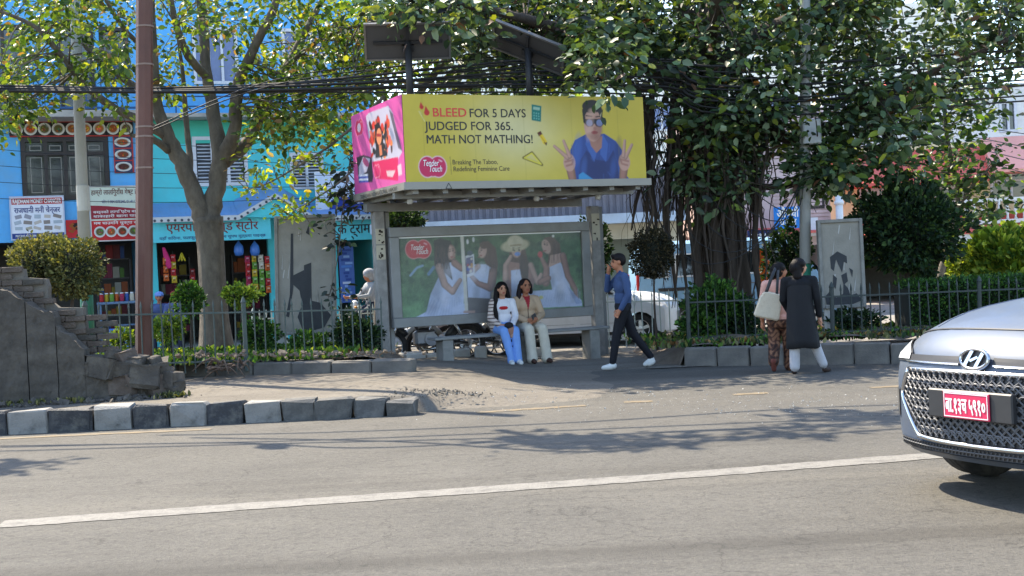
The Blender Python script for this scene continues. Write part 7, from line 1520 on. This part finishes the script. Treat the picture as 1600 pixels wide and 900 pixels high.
class Body:
    def __init__(s): s.pr = []
    def cap(s, p0, p1, r0, r1, c): s.pr.append(('c', Vector(p0), Vector(p1), r0, r1, c)); return s
    def chain(s, pts, rs, c):
        for a, b, x, y in zip(pts[:-1], pts[1:], rs[:-1], rs[1:]): s.cap(a, b, x, y, c)
        return s
    def ell(s, c, r, col, rot=(0, 0, 0)): s.pr.append(('e', Vector(c), Vector(r), rotm(*[R(a) for a in rot]).to_3x3(), None, col)); return s
    def hand(s, w, d, side, col, n=(0, 0, 1), curl=0.5, sz=1.0):   # wrist, direction, side vector
        w = Vector(w); d = Vector(d).normalized(); sd_ = Vector(side); sd_ = (sd_ - d * sd_.dot(d)).normalized(); n = d.cross(sd_); pc = w + d * 0.05 * sz
        s.cap(w, pc + d * .03 * sz, .026 * sz, .034 * sz, col)
        for i, (o, l) in enumerate(((-.030, .062), (-.010, .074), (.010, .070), (.029, .054))):
            a = pc + d * .035 * sz + sd_ * o * sz; b = a + d * l * .55 * sz * math.cos(curl * .4) + n * l * .55 * sz * math.sin(curl * .4); e = b + d * l * .5 * sz * math.cos(curl * 1.4) + n * l * .5 * sz * math.sin(curl * 1.4); s.cap(a, b, .0105 * sz, .0095 * sz, col); s.cap(b, e, .0095 * sz, .008 * sz, col)
        a = w + d * .025 * sz - sd_ * .028 * sz; b = a + d * .03 * sz - sd_ * .028 * sz + n * .012; s.cap(a, b, .013 * sz, .011 * sz, col); s.cap(b, b + d * .032 * sz + n * .008, .011 * sz, .009 * sz, col); return s
    def mesh(s, name, voxel=0.0095, smooth=3, m=None):
        mb = MB()
        for p in s.pr:
            if p[0] == 'c': cap_mesh(mb, p[1], p[2], p[3], p[4])
            else: mb.ball(p[1], tuple(p[2]), 18, 12, p[3].to_4x4())
        me = mb.mesh('tmp', SKINM); ob = bpy.data.objects.new('tmp', me); COL.objects.link(ob)
        r_ = ob.modifiers.new('r', 'REMESH'); r_.mode = 'VOXEL'; r_.voxel_size = voxel; q = ob.modifiers.new('s', 'SMOOTH'); q.factor = 0.5; q.iterations = smooth
        dg = bpy.context.evaluated_depsgraph_get(); dg.update(); out = bpy.data.meshes.new_from_object(ob.evaluated_get(dg)); bpy.data.objects.remove(ob); bpy.data.meshes.remove(me)
        V = np.zeros(len(out.vertices) * 3, np.float32); out.vertices.foreach_get('co', V); V = V.reshape(-1, 3); best = np.full(len(V), 1e9); C = np.zeros((len(V), 3), np.float32)
        for p in s.pr:
            if p[0] == 'c':
                a, b = np.array(p[1]), np.array(p[2]); ab = b - a; t = np.clip(((V - a) @ ab) / max(ab @ ab, 1e-9), 0, 1); d_ = np.linalg.norm(V - a - t[:, None] * ab, axis=1) - (p[3] + t * (p[4] - p[3]))
            else:
                q_ = (V - np.array(p[1])) @ np.array(p[3]); r3 = np.array(p[2]); k = np.linalg.norm(q_ / r3, axis=1); d_ = (k - 1) * np.linalg.norm(q_, axis=1) / np.maximum(k, 1e-6)
            u_ = d_ < best; best[u_] = d_[u_]; col = p[5]
            C[u_] = col[:3] if not callable(col) else col(V[u_])
        out.name = name; out.materials.clear(); out.materials.append(m or SKINM); at = out.color_attributes.new('Col', 'FLOAT_COLOR', 'POINT'); c4 = np.ones((len(V), 4), np.float32); c4[:, :3] = C; at.data.foreach_set('color', c4.ravel()); out.shade_smooth(); return out
SKN, SKN2 = L(186, 136, 108), L(166, 112, 84); HAIR = L(20, 15, 15)
EYE, LIP, BROW = L(30, 20, 18), L(150, 70, 66), L(34, 24, 22)
def head(b, c, f, up, sk, k=1.0, mouth=True):               # c centre, f facing dir, up dir
    f = Vector(f).normalized(); up = Vector(up); up = (up - f * up.dot(f)).normalized(); s = f.cross(up).normalized(); P_ = lambda a, e, g_: Vector(c) + f * a * k + s * e * k + up * g_ * k
    ax = math.degrees(math.atan2(f.y, f.x)) + 90
    b.ell(P_(-.012, 0, .02), (.074 * k, .092 * k, .10 * k), sk, (0, 0, ax)); b.ell(P_(.022, 0, -.045), (.058 * k, .066 * k, .07 * k), sk, (0, 0, ax)); b.cap(P_(.045, 0, -.085), P_(.03, 0, -.09), .028 * k, .032 * k, sk)
    b.cap(P_(.082, 0, .012), P_(.098, 0, -.028), .010 * k, .016 * k, sk); b.cap(P_(.088, -.013, -.033), P_(.088, .013, -.033), .010 * k, .010 * k, sk)
    for e in (-1, 1):
        b.ell(P_(.072, e * .033, .006), (.010 * k, .010 * k, .0065 * k), EYE, (0, 0, ax)); b.cap(P_(.082, e * .018, .027), P_(.072, e * .050, .027), .004 * k, .0035 * k, BROW); b.ell(P_(-.005, e * .078, -.005), (.012 * k, .022 * k, .032 * k), sk, (0, 0, ax))
    if mouth: b.cap(P_(.083, -.020, -.060), P_(.083, .020, -.060), .008 * k, .008 * k, LIP)
    return P_
def figure(name, label, loc, rz, b, extra=(), voxel=.0095):
    t = thing(name, label, 'person', loc, rz); link('body', b.mesh('body', voxel), t)
    for (nm, bb_, *rest) in extra:
        o = link(nm, bb_.mesh(nm, rest[0] if rest else .0095, 3, HAIRM if nm == 'hair' else None), t)
    return t
def stripes(c0, c1, ax, per, w):
    def f(V): m = (np.mod(V[:, ax], per) < w)[:, None]; return np.where(m, np.array(c1[:3]), np.array(c0[:3]))
    return f
def spots(c0, cs, sc):
    def f(V): q = np.sin(V[:, 0] * sc + 2 * np.sin(V[:, 2] * sc * .7)) * np.sin(V[:, 2] * sc * 1.1 + 1.7 * np.sin(V[:, 0] * sc)) + .4 * np.sin(V[:, 1] * sc * 1.9); o = np.tile(np.array(c0[:3]), (len(V), 1)); o[q > .35] = cs[0][:3]; o[q < -.45] = cs[1][:3]; return o
    return f

# ---- walking man, towards the left (local: facing -x)
NAVY, TROU, SHOE = L(58, 76, 112), L(22, 22, 28), L(205, 205, 200)
def walking_man():
    b = Body(); f = Vector((-1, 0, 0)); hip = Vector((.0, 0, .86)); 
    # legs: front (left image) leg forward, rear leg trailing
    b.chain([(-.02, -.09, .86), (-.13, -.09, .47), (-.20, -.09, .11)], [.098, .068, .050], TROU); b.chain([(.02, .09, .86), (.14, .09, .50), (.385, .09, .15)], [.098, .070, .050], TROU)
    b.cap((-.19, -.09, .05), (-.34, -.10, .03), .048, .034, SHOE); b.cap((-.21, -.09, .035), (-.30, -.1, .028), .04, .036, SHOE); b.cap((.40, .09, .10), (.30, .09, .035), .045, .034, SHOE); b.cap((.41, .09, .07), (.36, .09, .04), .045, .04, SHOE)
    b.ell((0, 0, .90), (.125, .165, .12), TROU)
    b.ell((.005, 0, 1.02), (.128, .165, .16), NAVY); b.ell((.0, 0, 1.20), (.13, .19, .17), NAVY); b.ell((.005, 0, 1.30), (.105, .20, .10), NAVY); b.cap((0, -.15, 1.33), (0, .15, 1.33), .062, .062, NAVY)
    # near arm hangs, hand in front of hip; far arm raised to the face
    b.chain([(.01, -.19, 1.33), (.05, -.235, 1.07), (-.06, -.21, .88)], [.062, .052, .040], NAVY); b.hand((-.075, -.205, .86), (-.55, .05, -.8), (.8, 0, -.55), SKN2, curl=1.0)
    b.chain([(-.01, .17, 1.33), (-.19, .19, 1.15), (-.19, .07, 1.36)], [.060, .050, .040], NAVY); b.hand((-.185, .055, 1.385), (.15, -.15, .9), (0, 1, .1), SKN2, curl=.9)
    b.cap((-.015, 0, 1.36), (-.03, 0, 1.46), .052, .05, SKN2); head(b, (-.05, 0, 1.545), (-1, -.12, -.06), (0, 0, 1), SKN2)
    b.chain([(-.03, -.055, 1.40), (-.055, 0, 1.375), (-.03, .055, 1.40)], [.018, .02, .018], L(44, 62, 100))
    h = Body(); h.ell((-.03, 0, 1.60), (.103, .088, .078), HAIR); h.ell((.0, 0, 1.57), (.078, .086, .088), HAIR); h.cap((-.115, -.04, 1.635), (-.11, .045, 1.635), .028, .03, HAIR)
    return b, h
b, h = walking_man(); pm = onG(978, 577); figure('person', 'person in a navy shirt and dark trousers walking with a hand at the face', (pm.x, pm.y, 0.016), R(4), b, [('hair', h)])

# ---- two seated women (local: facing -y, bench seat at z=.485)
JEAN, CREAMP, BEI = L(118, 156, 214), L(196, 188, 170), L(178, 152, 124)
def seated_a():
    WHT = L(214, 212, 216); CARD = stripes(L(206, 190, 178), L(96, 76, 74), 2, .055, .018); b = Body()
    for s in (-1, 1):
        b.chain([(s * .085, .0, .545), (s * .085 + .03, -.38, .525), (s * .06 + .075, -.47, .12)], [.095, .075, .056], JEAN); b.cap((s * .06 + .075, -.47, .10), (s * .06 + .078, -.47, .06), .058, .06, JEAN)
        b.cap((s * .06 + .078, -.48, .045), (s * .07 + .085, -.60, .03), .045, .036, SHOE)
    b.ell((0, .03, .58), (.165, .14, .13), JEAN); b.ell((0, .02, .72), (.14, .115, .17), WHT); b.ell((0, .0, .88), (.155, .115, .15), WHT)
    b.ell((0, -.105, .88), (.07, .02, .028), L(180, 34, 38)); b.cap((-.12, .01, .98), (.12, .01, .98), .055, .055, WHT)
    b.chain([(-.155, .0, .97), (-.205, -.03, .72), (-.10, -.22, .62)], [.062, .056, .044], CARD); b.chain([(.155, .0, .97), (.20, -.04, .73), (.10, -.24, .60)], [.060, .054, .043], WHT)
    b.ell((-.13, .05, .80), (.075, .11, .20), CARD); b.ell((.14, .05, .82), (.05, .10, .17), CARD); b.ell((-.15, .05, .62), (.07, .12, .12), CARD)
    b.hand((-.085, -.25, .61), (.6, -.6, -.1), (0, 0, 1), SKN, curl=1.1); b.hand((.09, -.265, .59), (-.4, -.7, -.2), (0, 0, 1), SKN, curl=1.1)
    b.cap((0, .0, 1.0), (0, -.015, 1.09), .048, .046, SKN); P_ = head(b, (0, -.03, 1.175), (.22, -1, -.03), (0, 0, 1), SKN, .95)
    h = Body(); h.ell((0, .0, 1.215), (.095, .10, .085), HAIR); h.ell((-.01, .03, 1.16), (.092, .08, .11), HAIR)
    h.chain([(-.085, -.02, 1.19), (-.105, -.02, 1.05), (-.125, -.05, .85), (-.11, -.08, .70)], [.035, .04, .045, .025], HAIR); h.chain([(.08, .0, 1.19), (.105, .02, 1.05), (.125, .0, .88), (.12, -.04, .80)], [.03, .035, .035, .02], HAIR); h.chain([(0, .06, 1.15), (0, .10, .95), (0, .12, .75)], [.08, .09, .06], HAIR)
    return b, h
def seated_b():
    INN = np.array(L(150, 40, 48)[:3]); b = Body(); BEI_ = lambda V: np.where(((np.abs(V[:, 0]) < .05 * (V[:, 2] - .82) / .2) & (V[:, 1] < -.02) & (V[:, 2] > .82))[:, None], INN, np.where(((np.abs(V[:, 0]) < .007) & (V[:, 1] < -.05))[:, None], np.array(L(110, 90, 72)[:3]), np.array(BEI[:3]))); HR2 = L(34, 26, 26)
    for s in (-1, 1):
        b.chain([(s * .09, .0, .55), (s * .11 + .02, -.40, .53), (s * .12 + .05, -.43, .14)], [.105, .085, .082], CREAMP); b.cap((s * .12 + .05, -.43, .16), (s * .12 + .055, -.43, .07), .082, .092, CREAMP); b.cap((s * .12 + .055, -.46, .035), (s * .13 + .06, -.58, .025), .042, .034, L(70, 48, 40))
    b.ell((0, .03, .58), (.175, .15, .13), CREAMP); b.ell((0, .02, .73), (.17, .135, .18), BEI_); b.ell((0, .0, .90), (.18, .125, .15), BEI_); b.cap((-.13, .01, 1.0), (.13, .01, 1.0), .062, .062, BEI_)
    
    b.chain([(-.17, .0, .98), (-.235, -.06, .74), (-.08, -.24, .67)], [.07, .062, .05], BEI); b.chain([(.17, .0, .98), (.235, -.06, .74), (.10, -.25, .68)], [.07, .062, .05], BEI)
    b.hand((-.06, -.265, .67), (.7, -.6, 0), (0, 0, 1), SKN2, curl=1.1); b.hand((.085, -.275, .68), (-.6, -.7, 0), (0, 0, 1), SKN2, curl=1.1)
    b.cap((0, .0, 1.03), (0, -.015, 1.11), .05, .048, SKN2); head(b, (0, -.03, 1.20), (.12, -1, .02), (0, 0, 1), SKN2, 1.0)
    h = Body(); h.ell((0, .005, 1.245), (.10, .10, .085), HR2); h.ell((0, .035, 1.185), (.096, .08, .11), HR2); h.chain([(-.088, -.01, 1.22), (-.11, .0, 1.08), (-.125, -.03, .92)], [.035, .045, .035], HR2); h.chain([(.088, .0, 1.22), (.10, .03, 1.10)], [.03, .035], HR2)
    return b, h
b, h = seated_a(); p = shp(2.08, 1.60, .05); figure('person', 'seated person in blue trousers and striped cardigan with long dark hair', p, SH_A - R(14), b, [('hair', h)])
pa = p
b, h = seated_b(); p2 = shp(2.50, 1.62, .05); figure('person', 'seated person in a beige jacket and pale wide trousers holding a phone', p2, SH_A - R(8), b, [('hair', h)])
def off(p, rz, x, y, z): c, s = math.cos(rz), math.sin(rz); return Vector((p.x + c * x - s * y, p.y + s * x + c * y, p.z + z))
tag(MB().bevbox(-.04, .04, -.006, .006, -.075, .075, .004).build('phone', BLKP, None, False, off(p2, SH_A - R(8), .02, -.345, .72)), 'dark phone held by the person in the beige jacket', 'phone'); bpy.data.objects['phone'].rotation_euler = (R(-40), R(70), SH_A)
bg_ = Body(); bg_.ell((0, 0, 0), (.075, .05, .055), L(30, 28, 32)); bg_.ell((.03, .0, -.09), (.07, .045, .09), L(150, 110, 92)); bg_.ell((.05, 0, -.15), (.05, .04, .06), L(176, 140, 120))
o = link('handbag', bg_.mesh('handbag'), None, off(pa, SH_A - R(14), .02, -.40, .61)); tag(o, 'small dark and brown handbag on the knees of the person in blue trousers', 'bag')

# ---- two women walking away at the right (local: facing +y away from the camera, slightly right)
BLK, WTR, PNKS = L(17, 18, 22), L(178, 176, 178), L(216, 162, 146)
def woman_black():
    b = Body()
    b.chain([(-.085, 0, .80), (-.095, .0, .44), (-.105, -.01, .10)], [.10, .074, .068], WTR); b.chain([(.085, 0, .80), (.15, .06, .45), (.27, .10, .12)], [.10, .074, .06], WTR)
    b.cap((-.115, 0, .035), (-.115, .12, .03), .04, .035, L(60, 46, 40)); b.cap((.29, .12, .04), (.34, .22, .03), .04, .035, L(60, 46, 40))
    b.ell((0, 0, .86), (.175, .13, .16), BLK); b.ell((0, 0, 1.05), (.16, .115, .18), BLK); b.ell((0, 0, 1.22), (.18, .115, .13), BLK); b.cap((-.13, 0, 1.29), (.13, 0, 1.29), .06, .06, BLK)
    b.chain([(-.185, 0, 1.28), (-.22, .03, 1.02), (-.15, .16, .86)], [.062, .053, .043], BLK); b.chain([(.185, 0, 1.28), (.225, -.02, 1.03), (.245, .03, .80)], [.062, .053, .043], BLK); b.hand((.248, .035, .77), (.05, .05, -1), (0, 1, 0), SKN, curl=.7); b.hand((-.14, .18, .84), (.3, .5, -.6), (0, 0, 1), SKN, curl=.7)
    b.cap((0, 0, 1.31), (.01, .01, 1.40), .05, .048, SKN); head(b, (.02, .02, 1.475), (.85, .5, 0), (0, 0, 1), SKN, .95)
    h = Body(); h.ell((.0, .005, 1.51), (.098, .10, .085), HAIR); h.ell((-.015, .0, 1.455), (.092, .088, .10), HAIR); h.chain([(-.03, -.03, 1.44), (-.02, -.05, 1.34)], [.075, .06], HAIR); h.ell((-.04, -.03, 1.46), (.085, .08, .10), HAIR)
    return b, h
def woman_pink():
    SKT = spots(L(82, 54, 42), (L(130, 92, 70), L(52, 36, 32)), 44); b = Body()
    b.chain([(-.08, 0, .78), (-.09, .02, .42), (-.10, -.12, .14)], [.10, .085, .075], SKT); b.chain([(.08, 0, .78), (.10, .08, .42), (.11, .10, .12)], [.10, .085, .085], SKT); b.cap((.11, .10, .12), (.11, .10, .07), .085, .09, SKT); b.cap((-.10, -.16, .15), (-.10, -.13, .04), .045, .035, L(110, 60, 50)); b.cap((.11, .10, .04), (.11, .2, .03), .04, .034, L(110, 60, 50))
    b.ell((0, 0, .70), (.19, .14, .13), SKT); b.ell((0, 0, .86), (.19, .135, .17), PNKS); b.ell((0, 0, 1.02), (.17, .12, .17), PNKS); b.ell((0, 0, 1.17), (.175, .11, .12), PNKS); b.ell((0, 0, .76), (.20, .14, .09), PNKS); b.cap((-.13, 0, 1.23), (.13, 0, 1.23), .058, .058, PNKS)
    b.chain([(-.175, 0, 1.22), (-.225, .03, .97), (-.24, .08, .84)], [.064, .058, .05], PNKS); b.cap((-.24, .08, .84), (-.25, .12, .72), .036, .03, SKN2); b.hand((-.25, .125, .70), (0, .2, -1), (0, 1, 0), SKN2, curl=.7); b.chain([(.175, 0, 1.22), (.2, .06, .97), (.17, .2, .85)], [.062, .055, .045], PNKS); b.hand((.165, .22, .84), (0, .6, -.4), (0, 0, 1), SKN2)
    b.cap((0, 0, 1.25), (.01, .01, 1.34), .048, .046, SKN2); head(b, (.03, .02, 1.41), (.9, .35, 0), (0, 0, 1), SKN2, .95)
    h = Body(); h.ell((.01, .01, 1.45), (.097, .10, .083), HAIR); h.ell((-.01, .0, 1.40), (.09, .09, .10), HAIR); h.ell((-.045, -.06, 1.36), (.062, .058, .06), HAIR); h.ell((-.02, -.03, 1.42), (.085, .085, .09), HAIR)
    return b, h
pw_ = onG(1255, 584); b, h = woman_black(); fig = figure('person', 'person in a long black coat and white trousers walking away', (pw_.x, pw_.y, 0.0), R(-12), b, [('hair', h)]); fig.scale = (.96, .96, .94)
ctm = MB(); rows = [(1.22, .17, .115), (1.10, .172, .125), (.98, .17, .13), (.86, .185, .14), (.72, .195, .15), (.58, .205, .155), (.46, .212, .16), (.36, .218, .162), (.355, .19, .14), (.36, .05, .04)]; nn = 40
vs = [(rx_ * (1 + (.035 * math.sin(k * .94) + .02 * math.sin(k * 1.9)) * max(0, (.95 - z) / .6)) * math.cos(6.2832 * k / nn) + .03 * max(0, .9 - z), ry_ * (1 + .05 * math.sin(k * .94 + 1) * max(0, (.95 - z) / .6)) * math.sin(6.2832 * k / nn), z + .012 * math.sin(k * .47) * (z < .5)) for z, rx_, ry_ in rows for k in range(nn)]
ctm.add(vs, [(i * nn + k, i * nn + (k + 1) % nn, (i + 1) * nn + (k + 1) % nn, (i + 1) * nn + k) for i in range(len(rows) - 1) for k in range(nn)])
ctm.build('coat', mat('black_cloth', BLK[:3], .85, .2, 12, .15, 60), fig, True)
pk = onG(1231, 583); pk = Vector((pk.x, pk.y + .35, 0)); b, h = woman_pink(); figure('person', 'person in a pink top and patterned trousers walking with a cream bag', (pk.x, pk.y, 0.0), R(-16), b, [('hair', h)]).scale = (.96, .96, .95)
TOTE = mat('cream_tote', L(206, 192, 168), .8, .15, 9, .2, 60, dirt=L(170, 150, 124)[:3], dscale=9, damt=.6); tb_ = off(pk, R(-16), -.155, -.17, 0)
tt = thing('tote_bag', 'cream tote bag with black strap on the shoulder of the person in pink', 'bag', (tb_.x, tb_.y, .71), R(-16) + R(8)); tt.rotation_euler = (0, R(14), R(-8))
mb = MB(); n = 8
pr_ = [(-.17, .0), (.15, .0), (.155, .03), (.14, .28), (.10, .36), (-.10, .36), (-.15, .27), (-.18, .03)]
for q in range(3): pass
mb.prism(pr_, -.045, .05); o = mb.build('bag_body', TOTE, tt); o.modifiers.new('b', 'BEVEL').width = .02
MB().tube(catmull([(-.08, -.03, .34), (-.05, -.02, .55), (-.01, .08, .70), (.02, .17, .60), (.03, .2, .45)], 4), .022, 6, flat=.35).tube(catmull([(.06, -.03, .34), (.03, -.02, .55), (.01, .08, .70)], 4), .018, 6, flat=.35).build('strap', BLKP, tt, True)
# ---- two people by the shop and a rider behind the slab
def sitter(top, hatc):
    b = Body(); TR = L(44, 48, 66)
    for s in (-1, 1): b.chain([(s * .09, 0, .52), (s * .11, -.40, .50), (s * .11, -.40, .08)], [.09, .07, .05], TR); b.cap((s * .11, -.42, .04), (s * .11, -.54, .03), .042, .034, L(40, 34, 32)); b.chain([(s * .19, 0, .98), (s * .23, -.08, .74), (s * .10, -.28, .62)], [.06, .05, .04], top); b.hand((s * .09, -.30, .61), (-s * .3, -.8, 0), (0, 0, 1), SKN2, curl=1)
    b.ell((0, .02, .58), (.17, .14, .12), TR); b.ell((0, .02, .74), (.16, .12, .19), top); b.ell((0, 0, .92), (.18, .12, .14), top); b.cap((-.13, 0, 1.0), (.13, 0, 1.0), .06, .06, top); b.cap((0, 0, 1.03), (0, -.01, 1.12), .05, .048, SKN2); head(b, (0, -.03, 1.2), (.1, -1, 0), (0, 0, 1), SKN2)
    h = Body(); h.ell((0, .005, 1.255), (.105, .115, .075), hatc); h.ell((0, .03, 1.19), (.092, .07, .08), HAIR); h.cap((-.05, -.12, 1.235), (.05, -.12, 1.235), .02, .02, hatc); return b, h
for (u, top, hc, lb_, sl_) in ((247, L(70, 86, 130), L(110, 140, 200), 'person in a blue top and pale cap seated by the shop', 'low wooden stool under the person with the pale cap'), (271, L(84, 96, 140), L(130, 40, 40), 'person in a blue top and dark red cap seated by the shop', 'low wooden stool under the person with the dark red cap')):
    pp_ = atY(u, 430, 29.0); b, h = sitter(top, hc); pt = (pp_.x, 29.0, -0.05 + .05); figure('person', lb_, (pp_.x, 29.0, .10), R(10), b, [('hat', h, .012)], .012)
    bs = thing('stool', sl_, 'stool', (pp_.x, 29.02, .008), R(10)); MB().bevbox(-.18, .18, -.15, .17, .44, .49, .01).build('seat', DKWOOD, bs); [MB().bevbox(x - .02, x + .02, y - .02, y + .02, 0, .439, .004).build('leg', DKWOOD, bs) for x in (-.14, .14) for y in (-.11, .13)]
b = Body(); TOPW = L(150, 152, 156)
for s in (-1, 1): b.chain([(s * .1, 0, .86), (s * .16, -.30, .72), (s * .16, -.20, .28)], [.09, .07, .05], L(40, 44, 60)); b.cap((s * .16, -.22, .24), (s * .16, -.33, .22), .042, .034, L(40, 34, 32)); b.chain([(s * .18, 0, 1.32), (s * .24, -.14, 1.10), (s * .22, -.38, 1.08)], [.06, .05, .04], TOPW); b.hand((s * .22, -.40, 1.08), (0, -1, 0), (1, 0, 0), SKN2, curl=1.2)
b.ell((0, 0, .90), (.16, .13, .12), L(40, 44, 60)); b.ell((0, 0, 1.08), (.16, .12, .19), TOPW); b.ell((0, -.02, 1.25), (.18, .12, .14), TOPW); b.cap((-.13, 0, 1.33), (.13, 0, 1.33), .06, .06, TOPW); b.cap((0, 0, 1.36), (0, -.02, 1.45), .05, .05, SKN2); head(b, (0, -.04, 1.53), (0, -1, 0), (0, 0, 1), SKN2)
h = Body(); h.ell((0, -.01, 1.57), (.125, .14, .115), L(150, 150, 154)); h.ell((0, .04, 1.5), (.12, .11, .11), L(150, 150, 154)); pr2 = atY(577, 440, 27.0); figure('person', 'rider in a pale top and white helmet behind the shelter post', (pr2.x, 27.15, .03), R(-60), b, [('helmet', h, .012)], .012)
# marigold garland hung at the pharmacy
GAR = mat('marigold', L(226, 110, 26), .8, .25, 30); p = atY(1193, 425, 23.5); gl = MB()
for k in range(240):
    a = rnd.random() * 6.28; z = rnd.uniform(-.42, .42); q = .07 + .02 * math.sin(z * 9); gl.ball((q * math.cos(a), q * math.sin(a), z), rnd.uniform(.025, .038), 6, 4)
tag(gl.build('garland', GAR, None, True, p), 'orange marigold garland hanging left of the pharmacy door', 'garland')
MB().bar((0, 0, .5), (0, 0, 1.6), .008, 5).build('string', DARKST, bpy.data.objects['garland'])
